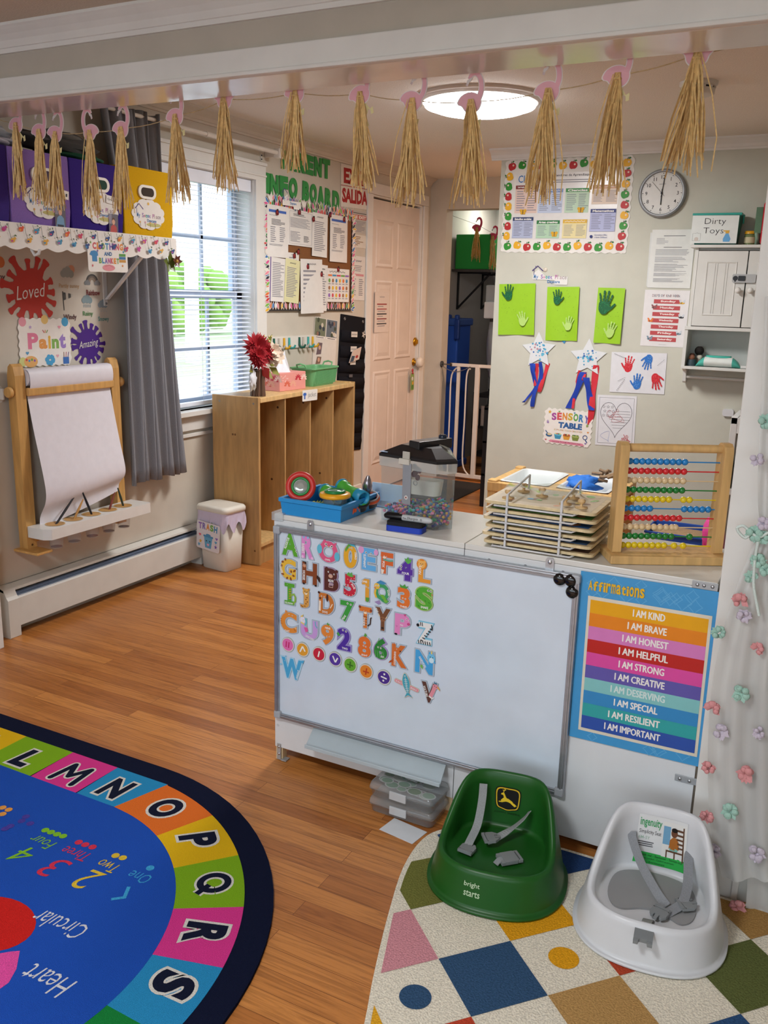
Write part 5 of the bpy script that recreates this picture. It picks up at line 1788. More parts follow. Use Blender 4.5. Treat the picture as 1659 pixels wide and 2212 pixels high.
# shelf contents
zs2 = 1.0885
t = thing('wipes_pack', 'white and aqua pack of wipes on the cabinet shelf', 'wipes', (-.65, cy + .05, zs2))
b = MB()
rows = []
for i in range(17):
    s = i / 16
    k = min(1, min(s, 1 - s) * 5) ** .5
    rows.append([V((-.765 + .235 * s, cy + .055 + .045 * math.cos(a) * (.55 + .45 * k), zs2 + .028 * max(.12, k) * (1 + math.sin(a)) )) for a in [2 * PI * j / 16 for j in range(16)]])
b.loft(rows[3:14], C('#d5dcd8', .3, 'plastic'), caps=(False, False))
b.loft(rows[:4], C('#4fb0a0', .3, 'plastic'), caps=(True, False))
b.loft(rows[13:], C('#4fb0a0', .3, 'plastic'), caps=(False, True))
b.build('wrapper', t)
b = MB()
b.prism(F((-.65, cy + .055, zs2 + .056), (1, 0, 0), (0, 1, 0)), smooth_path([(-.06, -.015), (0, -.028), (.06, -.015), (.06, .015), (0, .028), (-.06, .015)], 4, True), -.004, .006, C('#3fae9c', .3, 'plastic'))
b.build('flip_lid', t, bevel=.002)
b = MB()
b.ball((-.762, cy + .10, zs2 + .082), .026, C('#1f1a18', .8, 'fabric'), 14)
b.ball((-.757, cy + .098, zs2 + .045), .017, C('#cfc6b8', .7, 'fabric'), 12)
b.lathe((-.76, cy + .10, zs2), [(.03, 0), (.028, .02), (.015, .04)], C('#8a7a70', .8, 'fabric'), 14)
tag(b.build('small_doll'), 'small doll with round black hair behind the wipes pack', 'doll')
b = MB()
b.lathe((-.792, cy + .055, zs2), [(.024, 0), (.026, .01), (.022, .035)], C('#3a4a52', .6, 'plastic'), 14)
b.ball((-.792, cy + .055, zs2 + .045), .018, C('#8a5a44', .7, 'skin'), 12)
b.ball((-.792, cy + .060, zs2 + .055), .016, C('#4a2a1f', .8, 'fabric'), 10)
tag(b.build('toy_figure'), 'small brown toy figure at the wall end of the cabinet shelf', 'toy figure')
b = MB()
b.tube([(-.527, cy + .02, zs2 + .008), (-.49, cy + .02, zs2 + .008)], .008, plast('#d0d2d0'), 10)
tag(b.build('cream_tube'), 'little white tube at the end of the cabinet shelf', 'tube')

# wall plug with a lead, white shelf unit, blue bin, pink bag along the clock wall
def zs_(x, y): return (1440 + x * .208, 860 + y * .208)
t = thing('wall_sensor', 'small white device with a thin lead on the clock wall', 'device', pw(*zs_(640, 150)))
b = MB()
p = pw(*zs_(640, 150))
b.prism(F(p, (1, 0, 0), (0, 0, 1)), rrect(-.03, -.02, .03, .02, .012), 0, .016, plast('#cfd0d2'))
b.build('housing', t, bevel=.004)
b = MB()
b.tube([p + V((.028, -.008, -.008)), p + V((.05, -.01, -.024)), p + V((.075, -.012, -.015)), p + V((.13, -.008, .02))], .0025, plast('#c5c6c8'), 6)
b.build('lead', t)
t = thing('cube_shelf', 'white cube shelf unit beside the abacus, behind the end post', 'shelf', (-.4, 4.8, 0))
SW = C('#cdcfce', .4, 'paint')
sx0, sx1, sy0, sy1 = -.475, .12, 4.60, 4.95
b = MB()
b.box((sx0, sy0, 0), (sx0 + .03, sy1, .9), SW)
b.box((sx1 - .03, sy0, 0), (sx1, sy1, .9), SW)
for z in (.0, .515, .865): b.box((sx0, sy0, z), (sx1, sy1, z + .032), SW)
b.box((sx0 + .03, sy0, .82), (sx1 - .03, sy0 + .018, .866), SW)
b.box((sx0, sy1 - .006, 0), (sx1, sy1, .9), C('#a9b0b2', .5, 'paint'))
b.build('carcass', t, bevel=.002)
b = MB()
b.box((sx0 + .035, sy0 + .03, .548), (sx0 + .2, sy0 + .25, .68), C('#2f6a3f', .4, 'plastic'))
tag(b.build('green_bin', bevel=.008), 'dark green bin on the white cube shelf', 'bin')
b = MB()
lump(b, (sx0 - .0, 4.50, .22), .05, .07, .219, C('#b57fa0', .8, 'fabric'), 6, .1)
tag(b.build('pink_bag'), 'mauve bag standing against the white cube shelf', 'bag')
b = MB()
lump(b, (sx0 + .0, 4.36, .36), .045, .05, .10, C('#d0438f', .7, 'fabric'), 14, .15)
tag(b.build('pink_toy'), 'bright pink bundle on the mauve bag', 'toy')
b = MB()
b.box((sx0 - .012, sy1 - .03, .55), (sx0 - .002, sy1 - .004, .87), C('#26338a', .5, 'paper'))
tag(b.build('blue_folder'), 'dark blue folder tucked beside the white cube shelf', 'folder')
t = thing('blue_crate', 'blue bin on the floor seen through the abacus', 'bin', (-.72, 4.85, 0))
b = MB()
tub(b, -.85, -.56, 4.72, 5.0, .0, .25, C('#2550a8', .4, 'plastic'))
b.build('tub', t, bevel=.004)
b = MB()
b.box((-.83, 4.74, .14), (-.58, 4.98, .225), wood('#a98a66'))
tag(b.build('wooden_box'), 'plain wooden box inside the blue bin', 'box')
# sensory table behind the divider
t = thing('sensory_table', 'low wooden sensory table with white tubs behind the puzzle rack', 'table', (-1.2, 4.55, 0))
WD = wood('#c9a267')
tx0, tx1, ty0, ty1, tz = -1.60, -.93, 4.30, 4.78, .50
b = MB()
b.box((tx0, ty0, tz - .05), (tx1, ty0 + .04, tz), WD)
b.box((tx0, ty1 - .04, tz - .05), (tx1, ty1, tz), WD)
b.box((tx0, ty0 + .04, tz - .05), (tx0 + .05, ty1 - .04, tz), WD)
b.box((tx1 - .05, ty0 + .04, tz - .05), (tx1, ty1 - .04, tz), WD)
b.box((-1.285, ty0 + .04, tz - .05), (-1.245, ty1 - .04, tz), WD)
b.build('top_frame', t, bevel=.004)
for x in (tx0 + .002, tx1 - .052):
    for y in (ty0 + .002, ty1 - .052):
        b = MB()
        b.box((x, y, 0), (x + .05, y + .05, tz + (.012 if x < -1 else -.052)), WD)
        b.build('leg', t, bevel=.006)
for x0, x1, c in ((tx0 + .055, -1.29, '#c9cfcf'), (-1.24, tx1 - .055, '#c9cfd2')):
    b = MB()
    y0, y1 = ty0 + .045, ty1 - .045
    b.loft([[V((x, y, z)) for x, y in rrect(x0 + e, y0 + e, x1 - e, y1 - e, .03)] for z, e in ((tz + .004, -.006), (tz + .008, .002), (tz + .004, .012), (tz - .12, .025))], plast(c), caps=(False, True))
    b.build('tub', t)
b = MB()
lump(b, (-1.14, 4.50, tz + .0), .085, .09, .05, C('#2a6fc9', .6, 'plastic'), 12, .25)
tag(b.build('blue_scoop_toy'), 'blue toys heaped in the sensory table tub', 'toy')
b = MB()
for k in range(16):
    q = random.Random(k)
    p = V((-1.06 + q.uniform(-.03, .04), 4.56 + q.uniform(-.07, .09), tz + .015 + q.uniform(0, .05)))
    a = q.uniform(0, PI)
    b.tube([p, p + V((.05 * math.cos(a), .05 * math.sin(a), q.uniform(-.01, .02)))], .008, C('#8a7258', .8, 'wood'), 6)
o = tag(b.build('twigs'), 'brown twigs lying beside the blue toys in the tub', 'twigs')
o['kind'] = 'stuff'

# ================================================================== HALL BEYOND THE DOORWAY
t = thing('black_cart', 'black cart with shelves standing behind the white gate', 'cart', (-2.65, 7.15, 0))
KB = C('#17171a', .5, 'metal', metal=.3)
for x in (-2.77, -2.55):
    for y in (7.0, 7.35):
        b = MB()
        b.box((x, y, 0), (x + .025, y + .025, .66), KB)
        b.build('leg', t)
for z in (.12, .36, .62):
    b = MB()
    b.box((-2.77, 7.0, z), (-2.525, 7.375, z + .02), KB)
    b.build('shelf', t)
b = MB()
for k in range(4): b.box((-2.75 + .05 * k, 7.02, .3805), (-2.72 + .05 * k, 7.3, .52 + .03 * (k % 2)), met('#a9abad'))
tag(b.build('metal_tins'), 'silver tins on the middle shelf of the black cart', 'tins')
b = MB()
b.prism(F((0, 0, 0), (1, 0, 0), (0, 1, 0)), rrect(-2.86, 5.72, -2.40, 6.46, .01, 2), 0, .009, C('#2a2725', .95, 'carpet'))
tag(b.build('door_mat'), 'black door mat on the floor before the white gate', 'mat')
# safety gate
t = thing('safety_gate', 'white metal safety gate in the doorway', 'gate', (-2.66, 6.57, 0))
GW = C('#d6d0c8', .35, 'paint')
def hx(x, y): return (780 + x * .1989, 680 + y * .1989)
yg = 6.56
b = MB()
b.box((-2.79, yg - .012, .90), (-2.42, yg + .012, .925), GW)
b.box((-2.88, yg - .012, .02), (-2.42, yg + .012, .05), GW)
b.box((-2.585, yg - .014, .02), (-2.55, yg + .014, .925), GW)
b.box((-2.74, yg - .011, .05), (-2.715, yg + .011, .90), GW)
b.build('frame', t, bevel=.003)
for xs_ in ((-2.735, -2.79, -2.79, -2.79), (-2.625, -2.66, -2.66, -2.60)):
    b = MB()
    pts = smooth_path([(xs_[0], yg, .885), (xs_[0] - .02, yg, .88), (xs_[1], yg, .80), (xs_[2], yg, .5), (xs_[2], yg, .14), (xs_[3], yg, .04)], 5)
    b.tube(pts, .0065, GW, 8)
    b.build('bar', t)
b = MB()
b.tube([(-2.879, yg, .912), (-2.79, yg, .912)], .005, met('#777777'), 8)
b.lathe((-2.88, yg, .912), [(.024, 0), (.024, .012), (.016, .016)], C('#3a3a3a', .6, 'plastic'), 16, (1, 0, 0))
b.lathe((-2.80, yg, .912), [(.016, 0), (.016, .02)], C('#3a3430', .5, 'plastic'), 12, (1, 0, 0))
b.build('tension_bolt', t)
b = MB()
b.tube([(-2.875 + .25 * s, yg - .016, .905 - .045 * math.sin(PI * s)) for s in [i / 16 for i in range(17)]], .003, met('#8a8f96'), 6)
b.build('chain', t)
# stacked nap cots on end
t = thing('nap_cot', 'blue nap cot standing on end behind the gate', 'cot', (-2.9, 7.0, 0))
BC = C('#1f4fae', .6, 'fabric')
b = MB()
b.box((-3.0, 6.92, .06), (-2.9, 7.2, 1.22), BC)
b.build('canvas', t, bevel=.012)
b = MB()
for z in (.0, 1.2):
    b.box((-3.015, 6.90, z), (-2.885, 7.22, z + .06), C('#2a4f9a', .5, 'plastic'))
for x in (-3.0, -2.93):
    b.box((x, 6.90, 1.23), (x + .035, 6.95, 1.29), C('#1a3f8a', .5, 'plastic'))
b.build('end_frame', t, bevel=.012)
b = MB()
b.box((-2.92, 6.88, 1.09), (-2.875, 6.915, 1.255), C('#16357a', .5, 'plastic'))
b.build('leg', t, bevel=.01)
# shelf, bins and pink flamingos
XH = XL - .002
t = thing('bracket_shelf', 'dark shelf on black brackets in the back hall', 'shelf', (XH, 7.4, 1.64))
b = MB()
b.box((XH, 7.02, 1.635), (XH + .34, 7.98, 1.655), C('#3a3532', .6, 'wood'))
b.build('board', t)
for y in (7.16, 7.72):
    b = MB()
    KB = C('#1a1a1c', .5, 'metal', metal=.4)
    b.box((XH, y - .012, 1.33), (XH + .012, y + .012, 1.635), KB)
    b.box((XH, y - .012, 1.623), (XH + .30, y + .012, 1.635), KB)
    b.tube([(XH + .008, y, 1.34), (XH + .285, y, 1.622)], .009, KB, 8)
    b.build('bracket', t)
for y, c, lab in ((7.04, '#2f8a3f', 'green fabric cube on the dark hall shelf'), (7.34, '#2f9a8a', 'teal fabric cube with a grey animal tag on the hall shelf')):
    t = thing('fabric_storage_cube', lab, 'storage cube', (XH + .16, y + .14, 1.656), 'fabric cubes on the hall shelf')
    b = MB()
    b.box((XH + .02, y, 1.656), (XH + .315, y + .285, 1.93), C(c, .85, 'fabric', spec=.1))
    b.build('cloth_body', t, bevel=.006)
    if y > 7.2:
        b = MB()
        f = F((XH + .317, y + .12, 1.78), (0, 1, 0), (0, 0, 1))
        b.prism(f, smooth_path([(-.07, -.07), (-.085, 0), (-.05, .06), (-.03, .11), (.03, .11), (.06, .05), (.09, 0), (.06, -.075)], 4, True), 0, .002, paper('#a9a9a8'))
        b.lay = .0022
        b.rect(f, -.03, .07, .03, .13, C('#1c1c1e', .6, 'flat'))
        for s in (-1, 1): b.ring(f, .03 * s, .01, .014, .018, C('#5a5a5c', .6, 'flat'), 14)
        b.build('animal_tag', t)
FL_BODY = smooth_path([(-.55, -.02), (-.42, .18), (-.15, .30), (.15, .27), (.36, .10), (.40, -.12), (.28, -.34), (.05, -.42), (-.20, -.36), (-.36, -.18), (-.44, -.14), (-.50, -.12)], 4, True)
FL_NECK = [(.30, .05), (.40, .32), (.40, .62), (.30, .88), (.12, 1.0), (-.04, .93), (-.10, .80)]
def ribbonpoly(path, w0, w1):
    P = smooth_path(path, 5)
    n = len(P)
    L, R_ = [], []
    for i, (x, y) in enumerate(P):
        x0, y0 = P[max(0, i - 1)]
        x1, y1 = P[min(n - 1, i + 1)]
        dx, dy = x1 - x0, y1 - y0
        l = math.hypot(dx, dy) or 1
        hw = (w0 + (w1 - w0) * i / (n - 1)) / 2
        L.append((x - dy / l * hw, y + dx / l * hw))
        R_.append((x + dy / l * hw, y - dx / l * hw))
    return L + R_[::-1]
def flamingo(name, label, cat, group, p, s, face, tilt, n_vec, u_vec, body, rim, tassel_col, tl, tw, seed, strands=30, neck_up=True, legs='#d9cf9a', lean=0.0):
    """paper flamingo on a string with a raffia tassel tied round its middle"""
    f = F(p, u_vec, (0, 0, 1), n_vec)
    fb = f.at(0, 0, 0, tilt)
    def mir(P): return [(x * s * face, y * s) for x, y in P]
    t = thing(name, label, cat, p, group)
    b = MB()
    R1, B1 = paper(rim), paper(body)
    off = .1
    big = [(x * (1 + off), y * (1 + off)) for x, y in FL_BODY]
    b.prism(fb, mir(big), -.0012, .0, R1)
    b.prism(fb, mir(FL_BODY), .0, .0006, B1)
    b.prism(fb, mir(ribbonpoly(FL_NECK, .27, .20)), -.0013, -.0001, R1)
    b.prism(fb, mir(ribbonpoly(FL_NECK, .19, .13)), .0006, .0011, B1)
    b.build('body', t)
    b = MB()
    b.prism(fb, mir([(-.02, .86), (-.20, .76), (-.24, .58), (-.16, .54), (-.12, .66), (-.02, .74)]), .0004, .0013, paper('#d6d0cf'))
    b.prism(fb, mir([(-.22, .66), (-.25, .57), (-.16, .53), (-.13, .62)]), .0013, .0016, paper('#5a5458') if body != '#e0a9b4' else paper('#c9b9bb'))
    b.build('beak', t)
    b = MB()
    b.prism(fb, mir([(.02, -.40), (.12, -.40), (.30, -.72), (.44, -.66), (.42, -.92), (.30, -.94), (.30, -.78), (.22, -.70), (.06, -.95), (.10, -1.35), (-.02, -1.35), (-.04, -.9)]), -.002, -.0008, paper(legs))
    b.build('legs', t)
    b = MB()
    q = random.Random(seed)
    S = C(tassel_col, .7, 'straw')
    S2 = C('#d8b67a', .7, 'straw')
    S3 = C('#b8935e', .7, 'straw')
    b.torus(f(lean * .06 * tl, -.01, .002), .008, .003, S2, (0, 0, 1), 12, 6)
    for i in range(strands):
        a = q.uniform(0, 2 * PI)
        r = q.uniform(0, 1) ** .6
        ll = tl * q.uniform(.82, 1.04)
        x1, c1 = tw * r * math.cos(a), tw * .7 * r * math.sin(a)
        pts = []
        for k in range(6):
            s_ = k / 5
            e = s_ ** 1.25
            pts.append(f(x1 * e + .007 * math.cos(a) * min(1, s_ * 8) + .006 * math.sin(s_ * 5 + i) + lean * tl * s_, .004 - ll * s_, .004 + c1 * e + .006 * math.sin(a) * min(1, s_ * 8)))
        b.tube(pts, [.0018, .0022, .0022, .0021, .0021, .0016], (S, S2, S, S3)[i % 4], 4, smooth=False)
    for i in range(2):
        a = q.uniform(0, 2 * PI)
        b.tube([f(.01 * math.cos(a), 0, .01), f(tw * .9 * math.cos(a), -tl * .35, .012), f(tw * 1.3 * math.cos(a), -tl * .7, .01), f(tw * 1.2 * math.cos(a), -tl * .98, .005)], .0015, S, 4, smooth=False)
    b.build('tassel', t)
    return t
for k, (px, py, yy, lab) in enumerate(((1340, 515, 7.02, 'bright pink flamingo with a straw tassel hanging before the green hall cube'), (1500, 600, 7.06, 'bright pink flamingo with a straw tassel hanging before the teal hall cube'))):
    p = hit(1, yy, 740 + px * .217, 380 + py * .217)
    flamingo('flamingo_ornament', lab, 'ornament', 'pink flamingos in the hall', p, .075, 1 if k else 1, -.1, (0, -1, 0), (1, 0, 0), '#c9405f', '#d98a9a', '#c9934a', .27, .035, 60 + k, 26)
b = MB()
a = hit(1, 7.0, 740 + 1340 * .217, 380 + 500 * .217)
c = hit(1, 7.06, 740 + 1500 * .217, 380 + 590 * .217)
b.tube([V((XH + .02, 6.9, 2.07)), a + V((0, .012, .01)), c + V((0, .012, .01)), V((-2.52, 7.2, 1.99))], .0014, C('#7a7a72', .8, 'straw'), 5)
tag(b.build('hall_string'), 'thin string carrying the pink flamingos in the hall', 'string')
# dispenser on the hall wall and a black rack with grey things
t = thing('wall_dispenser', 'white wall dispenser with a clear tank at the clock wall end', 'dispenser', (-2.58, 6.9, 1.3))
b = MB()
b.box((-2.66, 6.86, 1.27), (-2.50, 6.96, 1.40), plast('#d5d8da'))
b.build('body', t, bevel=.01)
b = MB()
b.box((-2.655, 6.87, 1.40), (-2.51, 6.95, 1.53), glassy('#cfd6da', .35))
b.build('tank', t, bevel=.01)
b = MB()
b.box((-2.61, 6.875, 1.245), (-2.56, 6.925, 1.27), plast('#1c1c20'))
b.build('spout', t, bevel=.004)
t = thing('black_rack', 'black metal rack just behind the clock wall end', 'rack', (-1.95, 5.95, 0))
KB = C('#17171a', .5, 'metal', metal=.3)
for x in (-2.19, -1.6):
    for y in (5.75, 6.1):
        b = MB()
        b.box((x, y, 0), (x + .03, y + .03, .70), KB)
        b.build('leg', t, bevel=.003)
for z in (.22, .45, .68):
    b = MB()
    b.box((-2.19, 5.75, z), (-1.57, 6.13, z + .02), KB)
    b.build('shelf', t, bevel=.003)
b = MB()
lump(b, (-2.06, 5.93, .745), .12, .13, .05, C('#3a332f', .8, 'fabric'), 3, .1)
tag(b.build('dark_cushion'), 'dark brown cushion on top of the black rack', 'cushion')
b = MB()
lump(b, (-2.63, 7.12, 1.05), .085, .1, .27, C('#a9abae', .5, 'plastic'), 21, .12)
tag(b.build('grey_garment_bag'), 'pale grey plastic garment bag behind the white gate', 'bag')
b = MB()
for k in range(5): b.tube([(-2.17 + .035 * k, 5.78, .475 + .0), (-2.165 + .035 * k, 5.79, .66)], .006, met('#b9bbbd'), 8)
b.box((-2.17, 5.775, .4715), (-2.0, 5.95, .485), met('#8a8c8e'))
tag(b.build('metal_dish_rack'), 'shiny metal tray rack inside the black rack', 'rack')

# ================================================================== WHITE DIVIDER UNITS
XS0, XSM, XS1 = -1.447, -.842, -.206
ZD = .798
YDB = 2.445
DW = C('#d3d6d8', .32, 'paint', spec=.5)
DWT = C('#d6d5cf', .22, 'paint', spec=.5)
for x0, x1, lab in ((XS0, XSM, 'white low divider unit carrying the fish tank, left of the seam'), (XSM + .0015, XS1, 'white low divider unit carrying the abacus, right of the seam')):
    t = thing('divider_unit', lab, 'shelf unit', ((x0 + x1) / 2, 2.28, 0), 'white divider units')
    zb = .045 if x0 < -1 else .03
    b = MB()
    b.box((x0, YD, zb), (x1, YD + .012, ZD - .016), DW)
    b.build('back_panel', t, bevel=.0015)
    b = MB()
    b.box((x0, YD, ZD - .0155), (x1, YDB, ZD), DWT)
    b.build('top_board', t, bevel=.002)
    b = MB()
    b.box((x0, YD + .0125, zb), (x0 + .016, YDB, ZD - .016), DW)
    b.box((x1 - .016, YD + .0125, zb), (x1, YDB, ZD - .016), DW)
    b.box((x0 + .016, YD + .0125, .40), (x1 - .016, YDB - .01, .416), DW)
    b.box((x0 + .016, YD + .0125, .06), (x1 - .016, YDB - .01, .076), DW)
    b.build('carcass', t)
    for x in (x0 + .001, x1 - .026):
        for y in (YD + .004, YDB - .03):
            b = MB()
            b.box((x, y, 0), (x + .025, y + .022, zb - .0005), wood('#c9b48f'))
            b.build('foot', t)
    b = MB()
    q = random.Random(4)
    n = 6
    for k in range(n):
        xx = x0 + .07 + (x1 - x0 - .14) * k / (n - 1)
        b.lathe((xx, YD, ZD - .035), [(.005, 0), (.005, .0008)], C('#c4c7c9' if x0 < -1 else '#77797c', .5, 'plastic'), 12, (0, -1, 0))
    for k in range(5):
        if x0 < -1: b.lathe((x0 + .012, YD, .12 + .15 * k), [(.005, 0), (.005, .0008)], C('#c4c7c9', .5, 'plastic'), 12, (0, -1, 0))
    b.build('screw_caps', t)
def bracket(lab, boxes, screws, name='metal_bracket'):
    t = thing(name, lab, 'bracket', boxes[0][0])
    b = MB()
    for lo, hi in boxes: b.box(lo, hi, C('#a9adb0', .4, 'metal', metal=.35))
    b.build('plate', t, bevel=.0008)
    b = MB()
    for s in screws: b.lathe(s, [(.0045, 0), (.004, .0015), (.001, .002)], C('#b9bcc0', .3, 'metal', metal=.9), 10, (0, -1, 0))
    b.build('screws', t)
bracket('metal hinge plate at the top end of the divider by the post', [((-.262, YD - .003, .7785), (-.204, YD - .0005, .797))], [(-.25, YD - .003, .788), (-.235, YD - .003, .788), (-.216, YD - .003, .788)])
p = hit(1, YD, 1485, 1685)
bracket('flat metal strap joining the divider to the post below the poster', [((p.x - .03, YD - .003, p.z - .008), (p.x + .022, YD - .0005, p.z + .01))], [(p.x - .018, YD - .003, p.z), (p.x + .005, YD - .003, p.z)])
bracket('small metal foot bracket at the low corner of the divider', [((-1.438, YD - .003, .004), (-1.424, YD - .0005, .058)), ((-1.424, YD - .003, .002), (-1.405, YD + .02, .006))], [(-1.431, YD - .003, .048), (-1.431, YD - .003, .024)])
b = MB()
p = hit(1, YD, 1490, 1720)
b.tube([(XS1 + .003, YD + .004, .12), (XS1 + .003, YD + .004, .42)], .0045, C('#7d7468', .4, 'metal', metal=.6), 8)
tag(b.build('hinge_pin'), 'thin metal rod in the gap between divider and post', 'rod')
b = MB()
GL = glassy('#dfe6ea', .3, .15)
b.box((XS0 - .006, YD - .006, ZD - .02), (XS0 + .035, YD + .05, ZD + .006), GL)
tag(b.build('corner_guard', bevel=.003), 'clear plastic corner guard on the divider corner', 'corner guard')

# whiteboard with aluminium frame, clips and tray
yw = YD - .012
wx0, wx1, wz0, wz1 = -1.437, -.524, .155, .766
t = thing('whiteboard', 'large whiteboard in an aluminium frame fixed to the divider', 'whiteboard', ((wx0 + wx1) / 2, YD, wz0))
AL = C('#a9adb3', .35, 'metal', metal=.75)
b = MB()
b.box((wx0 + .012, yw + .001, wz0 + .012), (wx1 - .012, YD - .001, wz1 - .012), C('#ccd8e4', .16, 'paint', spec=.55))
b.build('surface', t)
b = MB()
fw_ = .016
for lo, hi in (((wx0, wz0), (wx1, wz0 + fw_)), ((wx0, wz1 - fw_), (wx1, wz1)), ((wx0, wz0 + fw_), (wx0 + fw_, wz1 - fw_)), ((wx1 - fw_, wz0 + fw_), (wx1, wz1 - fw_))):
    b.box((lo[0], yw - .006, lo[1]), (hi[0], YD - .001, hi[1]), AL)
    dx, dz = (.005, 0) if hi[0] - lo[0] < .05 else (0, .005)
    b.box((lo[0] + dx, yw - .0085, lo[1] + dz), (hi[0] - dx, yw - .006, hi[1] - dz), AL)
b.build('frame', t, bevel=.0015)
b = MB()
for x in (wx0, wx1 - .022):
    for z in (wz0, wz1 - .022): b.box((x - .001, yw - .0095, z - .001), (x + .023, YD - .001, z + .023), C('#a3a8ae', .4, 'plastic'))
b.build('corner_caps', t, bevel=.004)
for px, py in ((671, 1135), (1188, 1217)):
    p = hit(1, YD - .002, px, py)
    b = MB()
    b.prism(F((p.x, YD - .001, p.z), (1, 0, 0), (0, 0, 1)), [(-.011, -.028), (.011, -.028), (.011, .008), (.007, .015), (-.007, .015), (-.011, .008)], 0, .003, C('#b9bcc0', .35, 'metal', metal=.8))
    b.ball((p.x, YD - .004, p.z + .004), .006, met('#c9ccd0', .2), 10, (1, .6, 1))
    b.build('hanging_tab', t, bevel=.001)
b = MB()
TP = C('#b9c6cc', .25, 'plastic', alpha=.82)
x0, x1 = -1.30, -.862
b.hexa([(x0, YD - .004, wz0 - .002), (x1, YD - .004, wz0 - .002), (x1 + .012, YD - .075, .118), (x0 + .012, YD - .075, .118),
        (x0, YD - .004, wz0 + .001), (x1, YD - .004, wz0 + .001), (x1 + .012, YD - .077, .122), (x0 + .012, YD - .077, .122)], TP)
b.hexa([(x0 + .012, YD - .077, .118), (x1 + .012, YD - .077, .118), (x1 + .012, YD - .080, .118), (x0 + .012, YD - .080, .118),
        (x0 + .012, YD - .077, .13), (x1 + .012, YD - .077, .13), (x1 + .012, YD - .080, .13), (x0 + .012, YD - .080, .13)], TP)
b.build('pen_tray', t, bevel=.0015)

# letter and number magnets
def zm(x, y): return (590 + x * .2291, 1130 + y * .2291)
YM = yw + .0005
EYW, EYB = C('#e6e6e2', .5, 'flat'), C('#1a1a1e', .5, 'flat')
MG = 'letter and number magnets on the whiteboard'
def magnet(ch, box, col, word, label, wpos=None, eyes=None, extra=None, edge='#aab6c2', bold=.045, shear=0.0, wrot=0.0, rot=0.0):
    x0, y0, x1, y1 = box
    c = hit(1, YM, *zm((x0 + x1) / 2, (y0 + y1) / 2))
    l, r_ = hit(1, YM, *zm(x0, (y0 + y1) / 2)), hit(1, YM, *zm(x1, (y0 + y1) / 2))
    tp, bt = hit(1, YM, *zm((x0 + x1) / 2, y0)), hit(1, YM, *zm((x0 + x1) / 2, y1))
    w, h = r_.x - l.x, (tp.z - bt.z) * .97
    f = F(c, (1, 0, 0), (0, 0, 1)).at(0, 0, 0, rot)
    b = MB()
    E_, Mn = C(edge, .5, 'paper'), C(col, .45, 'paint')
    hw, hh = w / 2, h / 2
    SP = {'I': [(-1, 1), (1, 1), (1, .66), (.4, .66), (.4, -.66), (1, -.66), (1, -1), (-1, -1), (-1, -.66), (-.4, -.66), (-.4, .66), (-1, .66)], '1': [(-1, .8), (-.3, 1), (.9, 1), (.9, -1), (-.1, -1), (-.1, .5), (-1, .45)]}.get(ch)
    if SP:
        b.prism(f, [(x * hw, y * hh) for x, y in SP], 0, .0028, E_)
        b.prism(f, [(x * hw * .84 - (.03 * hw if x * .84 == x else 0), y * hh * .93) for x, y in SP], .0028, .0033, Mn)
    elif ch:
        b.text(f, ch, -hw, -hh, hw, hh, E_, bold + .05, shear, 0, depth=.0028)
        k = .86
        b.text(f, ch, -hw * k, -hh * .92, hw * k, hh * .92, Mn, bold, shear, .0029, depth=.0004)
    b.lay = .0035
    if extra: extra(b, f, hw, hh)
    if word:
        a0, b0, a1, b1 = wpos
        b.text(f, word, a0 * hw, b0 * hh, a1 * hw, b1 * hh, EYW, .03, rot=wrot)
    for ex, ey, er in (eyes or ()):
        b.disc(f, ex * hw, ey * hh, er * h, EYW, 12)
        b.disc(f, ex * hw + er * h * .1, ey * hh, er * h * .55, EYB, 10)
    return tag(b.build('magnet'), label, 'magnet', MG)
def spots(cols, pts, r):
    def d(b, f, hw, hh):
        for i, (x, y) in enumerate(pts): b.disc(f, x * hw, y * hh, r * hh * (1 + .3 * (i % 2)), C(cols[i % len(cols)], .5, 'flat'), 8, rot=i, ry=r * hh * .75)
    return d
def shapes(*L):
    """each: ('d', x, y, r, colour[, ry]) disc or ('p', [(x, y)...], colour) patch or ('s', pts, width, colour) line, in half sizes"""
    def d(b, f, hw, hh):
        for q in L:
            if q[0] == 'd': b.disc(f, q[1] * hw, q[2] * hh, q[3] * hh, C(q[4], .5, 'flat'), 14, (q[5] if len(q) > 5 else q[3]) * hh)
            elif q[0] == 'p': b.poly(f, [(x * hw, y * hh) for x, y in q[1]], C(q[2], .5, 'flat'))
            else: b.stroke(f, [(x * hw, y * hh) for x, y in q[1]], q[2] * hh, C(q[3], .5, 'flat'))
    return d
magnet('A', (78, 85, 250, 318), '#5aa52c', 'ALLIGATOR', 'green letter A alligator magnet at the top corner of the whiteboard', (-.95, -.02, .25, .22), [(.62, -.18, .045), (.72, -.45, .045)], None, wrot=1.2)
magnet('R', (265, 105, 395, 345), '#dd86c6', 'RABBIT', 'pink letter R rabbit magnet with blue ears', (-1.25, -.28, .0, -.02), [(-.5, .52, .02), (.1, .5, .02)], shapes(('d', -.55, .88, .1, '#8fb8dd', .22), ('d', .05, .84, .1, '#8fb8dd', .2), ('d', -.7, -.82, .12, '#e9b8dc'), ('d', .7, -.84, .12, '#e9b8dc')), wrot=-PI / 2)
magnet('O', (420, 155, 628, 380), '#d9587f', 'OWL', 'pink letter O owl magnet with blue wings', (-.28, -.78, .22, -.62), [(-.2, .62, .06), (.32, .5, .06)], shapes(('d', -.78, .12, .25, '#5fb5cc', .4), ('d', .8, -.3, .25, '#5fb5cc', .4), ('p', [(-.55, .72), (-.35, 1.08), (-.1, .82)], '#d9587f'), ('p', [(.4, .7), (.75, .92), (.66, .5)], '#d9587f'), ('p', [(-.02, .5), (.1, .5), (.04, .35)], '#e0a030')))
